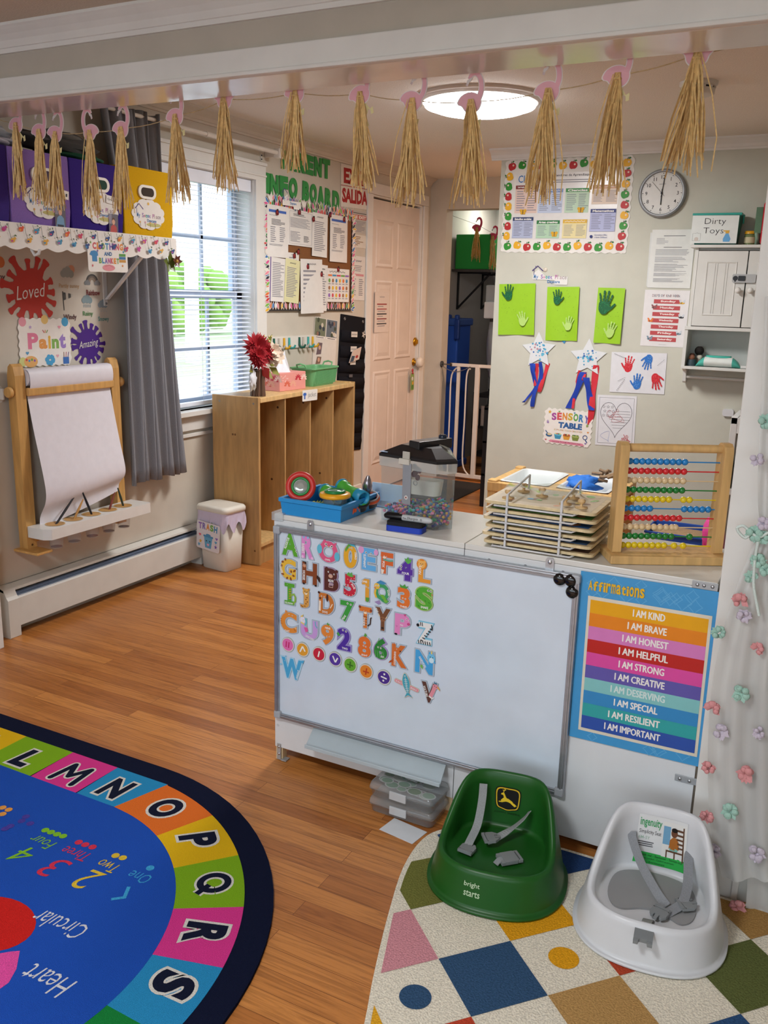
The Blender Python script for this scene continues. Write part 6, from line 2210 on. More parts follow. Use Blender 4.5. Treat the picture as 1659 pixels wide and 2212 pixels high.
magnet('0', (660, 190, 805, 435), '#e0a526', 'ZERO', 'yellow number 0 magnet with a green mango leaf top', (.25, .05, 1.15, .2), [(-.1, .7, .035), (.2, .68, .035)], shapes(('p', [(-.7, .5), (-.3, .95), (.3, .98), (.05, .8), (-.3, .6), (-.6, .3)], '#5a9a3a'), ('p', [(-.2, .98), (.5, 1.0), (.7, .85), (.2, .82)], '#4a9fb0')), wrot=-PI / 2)
magnet('E', (830, 225, 985, 455), '#62a9dd', 'ELEPHANT', 'sky blue letter E elephant magnet', (-1.25, -.3, .25, -.08), [(-.35, .55, .045), (.25, .52, .045)], shapes(('d', -.95, .72, .26, '#d79ac4', .3), ('d', .85, .68, .2, '#d79ac4', .26)), wrot=-PI / 2)
magnet('F', (1015, 265, 1145, 490), '#d2622c', 'FOX', 'orange letter F fox magnet with a white tail tip', (-.95, -.25, -.1, -.02), [(-.45, .62, .022), (-.1, .58, .022)], shapes(('p', [(-.95, .98), (-.7, .62), (-.95, .5)], '#d2622c'), ('d', -.4, .48, .17, '#e6cfc0', .1), ('s', [(-.6, .3), (.3, .24), (.85, .3)], .14, '#5fa58f'), ('p', [(-.85, -.55), (-.4, -.6), (-.55, -.98), (-.8, -.98)], '#e2d8cc')), wrot=-PI / 2)
magnet('4', (1168, 320, 1330, 550), '#55309a', 'FOUR', 'purple number 4 grape magnet with a green leaf', (-.35, -.42, .5, -.22), [(-.45, .22, .05), (-.5, -.02, .05)], shapes(('p', [(.0, .7), (-.1, .95), (.15, .9), (.3, 1.12), (.42, .9), (.75, .95), (.6, .62), (.3, .5)], '#5aa84a')), '#8f86b8', .06)
magnet('L', (1365, 400, 1500, 570), '#e09530', 'LION', 'golden letter L lion magnet with a round mane', (-1.2, .3, -.1, .6), None, shapes(('d', -.45, 1.15, .62, '#d98426'), ('d', -.45, 1.12, .44, '#e6ad5a'), ('d', -.85, 1.5, .16, '#e6ad5a'), ('d', -.05, 1.48, .16, '#e6ad5a'), ('d', -.6, 1.2, .05, '#1a1a1e'), ('d', -.3, 1.2, .05, '#1a1a1e'), ('d', -.45, 1.0, .09, '#f0d9b8'), ('d', -.45, 1.05, .05, '#4a2a1a')), wrot=-PI / 2)
magnet('G', (62, 325, 232, 540), '#e3b53a', 'GIRAFFE', 'yellow letter G giraffe magnet with brown spots', (-1.2, -.18, -.35, .04), [(.3, .75, .02)], spots(['#8a4a1f'], [(-.6, .6), (-.75, .2), (-.3, .85), (-.6, -.5), (-.1, -.8), (.3, -.82), (.6, -.5), (.7, -.05), (.35, -.15)], .13), wrot=-1.3)
magnet('H', (268, 360, 430, 585), '#84431f', 'HORSE', 'brown letter H horse magnet with a dark tail', (-1.15, -.35, -.15, -.12), [(-.68, .72, .022), (-.48, .70, .022)], shapes(('d', -.6, .58, .16, '#d0906a', .12), ('p', [(.85, .0), (1.2, -.2), (1.25, -.7), (1.0, -.45), (.8, -.25)], '#3a2016'), ('d', -.66, -.95, .12, '#2a1a14', .08), ('d', .72, -.96, .12, '#2a1a14', .08), ('p', [(-.9, .98), (-.4, .95), (-.35, .6), (-.55, .85)], '#2a1a14')), wrot=-PI / 2)
magnet('B', (478, 415, 632, 650), '#57291f', 'BEAR', 'dark brown letter B bear magnet', (-.38, -.18, .3, .02), [(-.38, .62, .035), (.32, .5, .035)], shapes(('d', -.6, .88, .13, '#57291f'), ('d', .62, .76, .13, '#57291f'), ('d', -.1, .3, .2, '#c9a08a', .16), ('s', [(-.28, -.32), (.18, -.38), (.18, -.62), (-.28, -.62), (-.28, -.32)], .05, '#d9b8a8')), '#9a86a0')
magnet('5', (662, 470, 795, 700), '#c4243a', 'FIVE', 'red number 5 strawberry magnet with a green top', (.12, -.12, .85, .06), [(-.62, .02, .035), (-.25, .0, .035)], shapes(('p', [(-.5, .85), (-.2, 1.12), (.0, .98), (.25, 1.15), (.35, .9), (.6, .8), (.1, .72)], '#5aa84a'), *[('d', x, y, .035, '#ecd9b0') for x, y in ((-.3, .5), (.2, .6), (.6, .65), (.0, .25), (.6, -.2), (.75, -.5), (.4, -.75), (0, -.85), (-.4, -.8), (-.7, -.65))]), wrot=-.9)
magnet('1', (835, 512, 920, 742), '#dd9c33', 'ONE', 'orange yellow number 1 magnet with a green tip', (-.9, .6, .3, .78), [(.15, .28, .03), (.65, .22, .03)], shapes(('p', [(.0, -.62), (.85, -.6), (.8, -.9), (.45, -1.0), (.1, -.95)], '#5a9a3a')))
magnet('Q', (950, 560, 1112, 760), '#3f9a5f', 'QUAIL', 'green letter Q bird magnet with a yellow head', (.42, .05, 1.1, .3), [(-.75, .62, .035), (-.45, .68, .035)], shapes(('d', -.6, .62, .3, '#e3b53a', .3), ('p', [(-1.0, .45), (-.75, .35), (-.7, .55)], '#d9742c'), ('p', [(-.7, .95), (-.2, 1.25), (.5, 1.05), (.1, .85)], '#3f86b5'), ('p', [(-.25, -.15), (.2, -.1), (.75, -.75), (.4, -.85)], '#6fb03a'), ('p', [(-.85, -.95), (-.3, -.72), (-.1, -1.0), (-.4, -1.15)], '#9a86b5'), ('s', [(-.75, .3), (-.82, -.1), (-.65, -.5)], .2, '#e3b53a'), ('d', -.72, .68, .07, '#e6e6e2'), ('d', -.42, .72, .07, '#e6e6e2'), ('d', -.72, .68, .035, '#1a1a1e'), ('d', -.42, .72, .035, '#1a1a1e')), wrot=-1.4)
magnet('3', (1165, 590, 1305, 815), '#dc722a', 'THREE', 'orange number 3 magnet with a leafy top', (-.45, -.85, .5, -.68), [(-.1, -.02, .035), (.25, -.06, .035)], shapes(('p', [(-.45, .85), (-.6, 1.15), (-.2, 1.0), (.1, 1.2), (.25, .98), (.6, 1.1), (.35, .82)], '#4a9a3a')))
magnet('S', (1338, 590, 1515, 830), '#52a630', 'SNAKE', 'green letter S snake magnet', (-.3, -.8, .5, -.6), [(.42, .72, .045), (.7, .70, .045)], shapes(('s', [(.75, .45), (.95, .38)], .05, '#d94a3a'), *[('s', [(x, y), (x + .12, y - .1)], .05, '#2f6a2a') for x, y in ((-.75, .6), (-.85, .3), (-.5, .05), (.1, -.1), (.5, -.2), (-.6, -.6))]), '#9ab86a')
magnet('I', (105, 555, 215, 775), '#58a52f', 'IGUANA', 'green letter I iguana magnet with a curled tail', (-.75, -.88, .6, -.72), [(-.35, .8, .015)], shapes(('s', [(.25, -.1), (.75, .05), (1.0, -.2), (.95, -.6), (.6, -.8)], .16, '#8ab23a'), *[('s', [(-.1, .4 - .2 * k), (.3, .45 - .2 * k)], .06, '#d98a2a') for k in range(5)]))
magnet('J', (252, 640, 350, 805), '#d79c49', '', 'tan letter J jaguar magnet with brown spots', None, None, shapes(('d', .28, .95, .42, '#d9a54f'), ('d', -.22, 1.32, .13, '#c98a3a'), ('d', .8, 1.32, .13, '#c98a3a'), ('d', .1, 1.05, .06, '#1a1a1e'), ('d', .5, 1.02, .06, '#1a1a1e'), ('d', .3, .8, .18, '#f0e0c8', .13), ('d', .3, .88, .06, '#2a1a14'), *[('d', x, y, .07, '#6a3a1a') for x, y in ((.5, .35), (.3, .1), (.55, -.15), (.3, -.4), (.1, -.7), (-.3, -.8), (-.6, -.75))]))
magnet('D', (425, 650, 590, 870), '#c4732d', 'DOG', 'brown letter D dog magnet with a dark ear', (-.45, -.82, .15, -.62), [(-.55, .62, .03), (-.25, .6, .03)], shapes(('d', .1, .55, .11, '#4a2416', .34), ('d', -.85, .9, .13, '#4a2416', .1), ('d', -.72, .42, .1, '#3a1c12', .07), ('s', [(-.72, .2), (-.75, -.7)], .18, '#ecdcc8'), ('s', [(.7, .1), (.45, -.3)], .08, '#ecdcc8')))
magnet('7', (628, 720, 778, 940), '#3c9a3c', 'PEAS', 'green number 7 pea pod magnet', (-.7, -.68, -.05, -.48), [(.05, .72, .045), (.45, .66, .045)], None, wrot=1.0)
magnet('T', (808, 775, 940, 998), '#d6772c', 'TIGER', 'orange letter T tiger magnet', (-.75, -.5, .4, -.28), [(-.2, .55, .022), (.15, .52, .022)], shapes(('d', -.8, .85, .12, '#8a3f1c'), ('d', .8, .68, .12, '#8a3f1c'), ('d', .0, .4, .15, '#f0d9b8', .1), ('s', [(.35, -.7), (.7, -.5), (.75, .0), (.9, .1)], .1, '#3a2418'), *[('s', [(-.3, .1 - .22 * k), (.25, .05 - .22 * k)], .05, '#4a2414') for k in range(4)]), wrot=-PI / 2)
magnet('Y', (955, 785, 1122, 1025), '#744a2c', 'YAK', 'brown letter Y yak magnet with horns', (-.95, .55, -.45, .75), None, shapes(('d', .0, .02, .24, '#8a5a38', .2), ('s', [(-.35, .2), (-.5, .4)], .08, '#d9c8a8'), ('s', [(.35, .12), (.5, .3)], .08, '#d9c8a8'), ('d', -.12, .05, .04, '#1a1a1e'), ('d', .12, .03, .04, '#1a1a1e'), ('d', .0, -.7, .12, '#2a1a14', .08)), wrot=-1.1)
magnet('P', (1140, 845, 1305, 1065), '#dd86bd', 'PIG', 'pink letter P pig magnet with a black foot', (-.25, -.12, .1, .02), [(.45, .55, .035), (.75, .48, .035)], shapes(('p', [(.1, .95), (.3, .75), (.45, .98)], '#c4487f'), ('d', .72, .15, .15, '#c4487f', .12), ('d', -.7, -.92, .14, '#1c1a1e', .09), ('s', [(-.72, -.15), (-.55, -.2), (-.66, -.3)], .03, '#a84a80')))
magnet('Z', (1350, 925, 1520, 1152), '#e2e2e0', '', 'black and white striped letter Z zebra magnet', None, None, shapes(('d', -.8, .62, .14, '#1a1a1e'), *[('s', [(-.55 + .2 * k, .92), (-.48 + .2 * k, .6)], .07, '#1a1a1e') for k in range(2)], *[('s', [(.55 - .2 * k, .5 - .22 * k), (.85 - .2 * k, .42 - .22 * k)], .09, '#1a1a1e') for k in range(6)], *[('s', [(-.7 + .25 * k, -.65), (-.6 + .25 * k, -.95)], .08, '#1a1a1e') for k in range(6)], ('s', [(.7, .85), (.82, .5)], .09, '#1a1a1e')), '#7fc0d9')
magnet('C', (65, 825, 240, 1040), '#de8a33', 'CAT', 'orange letter C cat magnet', (-.45, -.9, .1, -.72), [(.05, .72, .025), (.4, .68, .025)], shapes(('p', [(-.4, .8), (-.35, 1.1), (-.1, .92)], '#de8a33'), *[('s', [(x, y), (x + .16, y - .02)], .05, '#a85a1c') for x, y in ((-.9, .2), (-.9, 0), (-.85, -.2), (.55, -.5), (.6, -.62))], ('d', .75, -.4, .1, '#e6ad6a')))
magnet('U', (255, 900, 435, 1100), '#c49ad6', 'UNICORN', 'lilac letter U unicorn magnet with a rainbow mane', (-.4, -.9, .55, -.68), [(-.62, .82, .025)], shapes(('d', -.68, .8, .3, '#e0dce8', .34), ('p', [(-.95, 1.1), (-.6, 1.35), (-.7, 1.05)], '#e3c05a'), ('s', [(-.4, 1.0), (-.3, .6), (-.45, .3)], .16, '#5fb8c4'), ('s', [(-.85, .55), (-.5, .4)], .14, '#e3c86a'), ('p', [(-.55, .1), (-.2, .15), (-.1, -.2), (-.35, -.35)], '#d9589a'), ('s', [(.62, .9), (.68, .5), (.85, .3)], .1, '#5fb0c4')), wrot=-.3)
magnet('9', (448, 945, 585, 1160), '#dd8434', 'NINE', 'orange number 9 magnet with a leaf top', (-.3, .55, .4, .72), [(-.05, -.12, .03), (.3, -.1, .03)], shapes(('p', [(-.1, .95), (.0, 1.15), (.15, 1.0), (.35, 1.05), (.2, .88)], '#5a9a3a')))
magnet('2', (602, 980, 745, 1208), '#4d2f9a', 'TWO', 'purple number 2 magnet with a green leaf', (-.25, -.85, .5, -.66), [(-.15, .78, .045), (.25, .72, .045)], shapes(('p', [(-1.0, .4), (-.75, .55), (-.45, .25), (-.8, .2)], '#4a9a4a')), '#9a8fc4')
magnet('8', (795, 1055, 935, 1272), '#dc6f2a', 'EIGHT', 'orange number 8 magnet with a small leaf', (-.35, -.82, .45, -.66), [(-.1, .1, .035), (.2, .05, .035)], shapes(('p', [(-.1, .95), (.05, 1.25), (.3, 1.1), (.2, .92)], '#5a9a3a')))
magnet('6', (945, 1070, 1090, 1292), '#2c7f34', 'SIX', 'dark green number 6 watermelon magnet', (.05, -.75, .5, -.58), [(-.3, .1, .04), (.05, .06, .04)], shapes(*[('s', [(-.7 + .25 * k, -.2), (-.6 + .3 * k, -.85)], .05, '#5fb050') for k in range(5)], ('s', [(-.2, .9), (-.45, .4)], .05, '#5fb050')), '#a58fc0')
magnet('K', (1110, 1135, 1278, 1368), '#cf6c2c', 'KANGAROO', 'orange letter K kangaroo magnet', (-1.2, -.35, .25, -.16), [(-.3, .55, .02)], shapes(('p', [(-.75, 1.05), (-.62, .7), (-.85, .75)], '#cf6c2c'), ('p', [(-.6, 1.1), (-.4, .72), (-.66, .7)], '#cf6c2c'), ('d', -.3, .52, .2, '#cf6c2c', .16), ('d', .1, .42, .06, '#2a1a14'), ('p', [(-.7, -.6), (-1.2, -.75), (-1.05, -.55), (-.7, -.35)], '#b0501c')), wrot=-PI / 2)
magnet('N', (1330, 1190, 1525, 1428), '#45a0d9', 'NARWHAL', 'sky blue letter N narwhal magnet', (-.7, -.12, .45, .08), None, shapes(('d', .68, .45, .34, '#6fbbe0', .4), ('d', .72, .28, .2, '#c9e2ee', .22), ('p', [(.6, .82), (.7, 1.15), (.8, .8)], '#e3c86a'), ('d', .58, .55, .04, '#1a1a1e'), ('d', .82, .52, .04, '#1a1a1e'), ('p', [(.95, .35), (1.15, .1), (.95, .1)], '#45a0d9'), ('p', [(-.4, -.35), (-.15, -.2), (-.1, -.6)], '#6fb84a')), wrot=-.95)
magnet('W', (70, 1265, 292, 1475), '#4aa5d4', 'WHALE', 'sky blue letter W whale magnet below the symbol discs', (.15, -.48, .85, -.3), [(-.78, .62, .02), (-.58, .6, .02)], shapes(('p', [(.7, .9), (1.05, 1.02), (.95, .7)], '#4aa5d4'), ('s', [(-.55, .95), (-.5, 1.1), (-.4, .98)], .05, '#5fbfe6'), ('d', -.92, .2, .1, '#7fc8e8', .07)), '#a9cfe2', wrot=1.35)
def fish(b, f, hw, hh):
    E_, P_ = C('#c9c2b2', .5, 'paper'), C('#dd8f9a', .45, 'flat')
    g = f.at(0, 0, 0, -.22)
    b.prism(g, rrect(-hw * 1.0, -.18 * hh, hw * 1.0, .16 * hh, .16 * hh), 0, .0026, E_)
    b.prism(g, rrect(-hw * .95, -.14 * hh, hw * .95, .12 * hh, .12 * hh), .0026, .003, P_)
    g = f.at(0, 0, 0, .2)
    P = smooth_path([(0, 1.0), (.22, .6), (.28, .1), (.14, -.45), (.08, -.62), (.3, -.98), (0, -.82), (-.3, -.98), (-.08, -.62), (-.14, -.45), (-.28, .1), (-.22, .6)], 3, True)
    b.prism(g, [(x * hw * 1.12, y * hh * 1.02) for x, y in P], .003, .0034, E_)
    b.prism(g, [(x * hw * .95, y * hh * .94) for x, y in P], .0034, .0038, C('#3f9fb5', .45, 'flat'))
    b.lay = .004
    b.stroke(g, [(0, .6 * hh), (0, -.6 * hh)], .03 * hh, EYW)
    for k in range(7): b.stroke(g, [(-.13 * hw, (.45 - .14 * k) * hh), (.13 * hw, (.45 - .14 * k) * hh)], .025 * hh, EYW)
    b.ring(g, 0, .74 * hh, .03 * hh, .055 * hh, EYW, 12)
    g = f.at(0, 0, 0, -.22)
    b.text(g, 'X-RAY', -.86 * hw, -.06 * hh, -.36 * hw, .06 * hh, EYW, .03)
    b.text(g, 'FISH', .36 * hw, -.08 * hh, .8 * hw, .05 * hh, EYW, .03)
magnet('', (1140, 1405, 1385, 1648), '#dd8f9a', '', 'teal and pink letter X fish magnet', None, None, fish)
magnet('V', (1390, 1490, 1560, 1700), '#5c3a30', 'VULTURE', 'dark brown letter V vulture magnet with a pink head', (-1.0, -.05, .2, .18), None, shapes(('s', [(.15, -.35), (.45, .25), (.6, .7)], .34, '#dd8f9c'), ('d', .66, .68, .25, '#dd8f9c', .24), ('p', [(.85, .62), (1.2, .35), (1.15, .55), (.95, .78)], '#d9a05a'), ('p', [(.55, .92), (.5, 1.2), (.68, 1.0), (.8, 1.15), (.8, .9)], '#3f6f8a'), ('d', .58, .74, .04, '#1a1a1e'), ('d', .78, .66, .04, '#1a1a1e'), ('s', [(.0, -.3), (.35, -.48), (.55, -.35)], .14, '#e2dedc')), wrot=-1.25)
for sym, (cx, cy), col, lab in (('=', (143, 1143), '#dd6fae', 'round pink magnet with an equals sign'), ('>', (282, 1190), '#dd9c2e', 'round yellow magnet with an open angle sign'), ('-', (435, 1232), '#c4243a', 'round red magnet with a minus sign'), ('<', (588, 1280), '#55389a', 'round purple magnet with a tick shaped sign'),
                               ('+', (730, 1333), '#63a62f', 'round green magnet with a plus sign'), ('x', (880, 1395), '#dd842a', 'round orange magnet with a times sign'), ('/', (1048, 1452), '#4a2f8a', 'round purple magnet with a divide sign')):
    c = hit(1, YM, *zm(cx, cy))
    f = F(c, (1, 0, 0), (0, 0, 1))
    R_ = .0225
    b = MB()
    b.prism(f, [(R_ * math.cos(i * PI / 16), R_ * 1.06 * math.sin(i * PI / 16)) for i in range(32)], 0, .0026, C('#b5b8b0', .5, 'paper'))
    b.lay = .0028
    b.disc(f, 0, 0, R_ * .93, C('#e2e0da', .5, 'flat'), 32)
    b.disc(f, 0, 0, R_ * .86, C(col, .45, 'flat'), 32)
    L_ = {'=': [((-.28, -.4), (-.2, .45)), ((.12, -.45), (.2, .4))], '>': [((-.4, -.4), (0, .45)), ((0, .45), (.4, -.2))], '-': [((-.1, -.42), (.1, .42))], '<': [((-.35, .4), (.05, -.42)), ((.05, -.42), (.4, .25))], '+': [((-.45, .0), (.45, -.08)), ((-.02, -.45), (.04, .45))], 'x': [((-.45, -.05), (.45, -.1)), ((-.05, -.48), (.1, .45))], '/': [((-.42, .06), (.42, -.12))]}[sym]
    mm = {'=': C('#c42a6a', .5, 'flat'), '+': C('#3a6a1a', .5, 'flat'), 'x': C('#b8441c', .5, 'flat')}.get(sym, EYW)
    for (xa, ya), (xb, yb) in L_: b.stroke(f, [(xa * R_, ya * R_), (xb * R_, yb * R_)], .2 * R_, mm)
    if sym == '/':
        for s in (-1, 1): b.disc(f, .06 * s * R_, .45 * s * R_, .14 * R_, mm, 10)
    tag(b.build('magnet'), lab, 'magnet', MG)
for (px, py), lab in (((1208, 1252), 'shiny black round magnet, the one apart from the corner'), ((1232, 1255), 'shiny black round magnet in the whiteboard corner, upper of the touching pair'), ((1235, 1280), 'shiny black round magnet below the corner one')):
    c = hit(1, yw - .008, px, py)
    b = MB()
    b.lathe((c.x, YM, c.z), [(.0155, 0), (.0165, .003), (.0165, .006), (.014, .011), (.008, .0135), (.002, .014)], C('#0d0d10', .12, 'plastic', spec=.6), 28, (0, -1, 0))
    tag(b.build('round_magnet'), lab, 'magnet', 'black round magnets')

# Affirmations poster
f = sheet(1, YD - .0035, (1254, 1232), (1577, 1283), (1528, 1660), (1231, 1590))
w, h = f.w, f.h
b = MB()
b.prism(f, [(0, 0), (w, 0), (w, h), (0, h)], 0, .001, C('#3f95cc', .3, 'paper', spec=.45))
b.lay = .0012
q = random.Random(7)
for i in range(26):
    x, y = q.uniform(.03, .97) * w, (q.uniform(.88, .99) if i < 17 else q.uniform(.01, .05)) * h
    s = q.uniform(.01, .017)
    P = []
    for k in range(17):
        a = 2 * PI * k / 16
        rr = s / (abs(math.cos(a)) ** .7 + abs(math.sin(a)) ** .7) * 1.25
        P.append((x + rr * math.cos(a), y + rr * math.sin(a)))
    if x + s < w and y + s < h and y - s > 0 and x - s > 0: b.stroke(f, P, .0016, C('#63acd9', .5, 'flat'))
X0, X1, Y0, Y1 = .065 * w, .915 * w, .055 * h, .865 * h
b.rect(f, X0, Y0, X1, Y1, C('#d9d2c0', .3, 'paper', spec=.45))
AF = [('I AM KIND', '#e3a312'), ('I AM BRAVE', '#e0821c'), ('I AM HONEST', '#d07ab8'), ('I AM HELPFUL', '#b81f1c'), ('I AM STRONG', '#d64a9c'), ('I AM CREATIVE', '#5d55a5'), ('I AM DESERVING', '#7fbfc0'), ('I AM SPECIAL', '#2f86c0'), ('I AM RESILIENT', '#2c9fa0'), ('I AM IMPORTANT', '#2850a5')]
X0 += .02 * w; X1 -= .02 * w; Y0 += .02 * h; Y1 -= .02 * h
for k, (s, c) in enumerate(AF):
    y1 = Y1 - (Y1 - Y0) * k / 10
    y0 = Y1 - (Y1 - Y0) * (k + 1) / 10
    b.rect(f, X0, y0, X1, y1, C(c, .3, 'paper', spec=.45))
    hw = .0068 * len(s)
    tw = (.27, .33, .39, .42, .39, .43, .47, .38, .45, .49)[k] * (X1 - X0)
    cx = (X0 + X1) / 2 + .01 * w - .005 * k * w
    for dx, dz in ((-.0007, 0), (.0007, 0), (0, .0005), (0, -.0005)): b.text(f, s, cx - tw / 2 + dx, y0 + .28 * (y1 - y0) + dz, cx + tw / 2 + dx, y1 - .2 * (y1 - y0) + dz, C('#e9e6e0' if k != 6 else '#cfe0dd', .5, 'flat'))
arctext(b, f, 'Affirmations', .06 * w, .90 * h, .46 * w, .955 * h, ['#e0b01f'], .025)
tag(b.build('affirmations_poster'), 'blue Affirmations poster with rainbow bars on the divider', 'poster')

# ---------------------------------------------------------------- things on the divider
ZT = ZD + .0005
# blue sorting tray with toys
t = thing('blue_tray', 'blue plastic tray on the divider corner', 'tray', (-1.33, 2.23, ZT))
TB = plast('#2a8ccc', .35)
b = MB()
tub(b, -1.428, -1.222, YD + .004, 2.345, ZT, ZT + .05, TB, .004, .004, .007)
b.build('tub', t, bevel=.006, segs=3)
zt0 = ZT + .0055
def ring_jar(c, R, axis, c_out, c_in, name, label):
    t = thing(name, label, 'toy', c)
    c = V(c)
    b = MB()
    b.torus(c, R * .80, R * .2, C(c_out, .35, 'plastic'), axis, 36, 10)
    b.build('rim', t)
    b = MB()
    b.torus(c + V(axis) * R * .08, R * .54, R * .09, C(c_in, .35, 'plastic'), axis, 32, 8)
    b.build('lens_ring', t)
    b = MB()
    b.lathe(c, [(R * .56, 0), (R * .5, R * .1), (R * .2, R * .14)], C('#b9c2c0', .06, 'plastic', metal=.6), 28, axis)
    b.build('lens', t)
    b = MB()
    b.lathe(c, [(R * .62, 0), (R * .62, -R * 1.2)], glassy('#dfe8ea', .12), 24, axis, caps=(False, True))
    b.build('clear_cup', t)
    return t
ax = V((.42, -.85, .32)).normalized()
ring_jar((-1.385, 2.165, ZT + .0795), .045, ax, '#c4342f', '#2f8a45', 'magnifier_jar', 'red rimmed bug magnifier leaning on the edge of the blue tray')
t = thing('bug_jar', 'clear bug viewing jar with a yellow lid and green lens', 'toy', (-1.268, 2.165, zt0))
c = V((-1.268, 2.165, zt0))
b = MB()
b.lathe(c, [(.033, 0), (.036, .004), (.036, .056)], glassy('#cfe0e2', .15), 28, caps=(True, False))
b.build('cup', t)
b = MB()
b.lathe(c + V((0, 0, .056)), [(.036, 0), (.045, .002), (.046, .008), (.044, .013), (.034, .015)], plast('#e0a01f', .3), 32)
b.build('lid', t)
b = MB()
b.torus(c + V((0, 0, .074)), .026, .005, plast('#1f7a3f', .3), (0, 0, 1), 28, 8)
b.lathe(c + V((0, 0, .071)), [(.025, 0), (.02, .006), (.004, .008)], C('#7fae9a', .08, 'plastic', metal=.4), 24)
b.build('lens', t)
b = MB()
b.tube([c + V((-.01, -.01, .006)), c + V((-.004, -.012, .022)), c + V((.004, -.008, .038))], [.009, .007, .003], C('#6a4a34', .6, 'plastic'), 8)
for k in range(5): b.stroke(F(c + V((-.004, -.02, .01 + .006 * k)), (1, 0, 0), (0, 0, 1)), [(-.01, 0), (.012, .003)], .002, C('#c9b08a', .6, 'flat'))
b.build('toy_insect', t)
t = thing('toy_binoculars', 'green and blue toy binoculars lying in the blue tray', 'toy', (-1.31, 2.25, ZT + .05))
GB, BB = plast('#4aa83a', .35), plast('#2a8fb5', .35)
for k, (o, d) in enumerate((((-1.345, 2.235, ZT + .058), (.75, -.35, -.10)), ((-1.315, 2.285, ZT + .068), (.75, -.35, -.12)))):
    d = V(d).normalized()
    o = V(o)
    b = MB()
    b.lathe(o, [(.021, 0), (.021, .02), (.016, .024), (.017, .07), (.02, .075), (.02, .085)], GB, 20, d)
    b.torus(o, .019, .005, BB, d, 20, 8)
    b.build('barrel', t)
    b = MB()
    b.lathe(o + d * .085, [(.022, 0), (.022, .03), (.0175, .03), (.0175, .01)], BB, 20, d)
    b.build('eyecup', t)
for k, (cc, R, c_, ax_, lab) in enumerate((((-1.245, 2.255, ZT + .037), .034, '#1f1f22', (.25, -.2, .95), 'black ringed magnifier with a green edge in the blue tray'), ((-1.236, 2.31, ZT + .037), .030, '#c4522f', (.2, -.3, .93), 'orange rimmed magnifier at the back of the blue tray'))):
    t = thing('toy_magnifier', lab, 'toy', cc, 'toy magnifiers')
    b = MB()
    b.torus(cc, R, .0055, plast(c_), ax_, 30, 8)
    b.torus(V(cc) + V(ax_).normalized() * .006, R - .001, .003, plast('#3f9a3a' if k == 0 else '#9a8a86'), ax_, 30, 8)
    b.build('rim', t)
    b = MB()
    b.lathe(V(cc) - V(ax_).normalized() * .022, [(R - .002, 0), (R - .002, .02)], plast('#26262a'), 24, ax_, caps=(True, False))
    b.build('barrel', t)
for k, (x, y, c_, lab) in enumerate(((-1.325, 2.155, '#3f8ac9', 'small blue plastic insect between the red magnifier and the bug jar'), (-1.335, 2.18, '#c9d02f', 'small yellow plastic insect in the middle of the blue tray'), (-1.348, 2.15, '#d9586a', 'small pink plastic insect beside the red magnifier'), (-1.228, 2.20, '#d9542a', 'small orange red plastic crab beside the bug jar'))):
    b = MB()
    zz_ = zt0 + .012 + (.012 if k in (1, 2) else .004)
    pm = C(c_, .3, 'plastic')
    b.ball((x, y, zz_), .011, pm, 10, (1.2, .8, .7))
    b.ball((x - .011, y - .004, zz_ + .003), .0065, pm, 8)
    for s in (-1, 1):
        for j in range(3): b.tube([(x - .006 + .007 * j, y, zz_), (x - .008 + .009 * j, y + s * .013, zz_ + .008), (x - .008 + .01 * j, y + s * .02, zz_ - .006)], .0013, pm, 5)
    tag(b.build('toy_insect'), lab, 'toy', 'plastic insects in the blue tray')
b = MB()
b.lathe((-1.258, 2.335, zt0 + .01), [(.008, 0), (.013, .03), (.015, .055), (.009, .075), (.004, .085)], C('#9a9298', .2, 'metal', metal=.8), 16, (.1, -.05, 1))
tag(b.build('silver_cone'), 'small silver top standing at the back of the blue tray', 'toy')
b = MB()
b.prism(F((0, 0, 0), (1, 0, 0), (0, 1, 0)), [(-1.30, 2.362), (-1.17, 2.362), (-1.155, 2.435), (-1.29, 2.44)], ZT, ZT + .004, paper('#b9cfe2'))
b.box((-1.285, 2.425, ZT + .0045), (-1.17, 2.429, ZT + .06), paper('#b9cfe2'))
tag(b.build('folded_card'), 'pale blue folded card behind the blue tray', 'card')

# fish tank
A_, B_, C_, D_, E_2 = (-1.152, 2.225), (-.965, 2.190), (-.925, 2.235), (-1.02, 2.405), (-1.14, 2.36)
ZTT = .985
ctr = V((-1.04, 2.28, 0))
t = thing('fish_tank', 'small clear fish tank with a black lid and coloured gravel', 'fish tank', (-1.04, 2.28, ZT))
base = [A_, B_, C_, D_, E_2]
def grow(k, z): return [V((ctr.x + (x - ctr.x) * k, ctr.y + (y - ctr.y) * k, z)) for x, y in base]
b = MB()
GT = glassy('#d5e2e6', .10, .05)
b.loft([grow(.96, ZT), grow(1.0, ZTT)], GT, caps=(True, False), smooth=False)
b.loft([grow(1.0, ZTT - .028), grow(1.035, ZTT - .026), grow(1.045, ZTT)], glassy('#dfe6e6', .3, .1), caps=(False, False), smooth=False)
b.build('clear_body', t)
b = MB()
q = random.Random(17)
GC = [C(c, .5, 'plastic') for c in ('#d0486f', '#3f6fc0', '#2f9a5a', '#4a3a8a', '#c99a3a', '#3fa0a8', '#d97a9a', '#27406f')]
def inside(x, y, k=.9):
    P = [(v.x, v.y) for v in grow(k, 0)]
    return all((P[(i + 1) % 5][0] - P[i][0]) * (y - P[i][1]) - (P[(i + 1) % 5][1] - P[i][1]) * (x - P[i][0]) > 0 for i in range(5))
cnt = 0
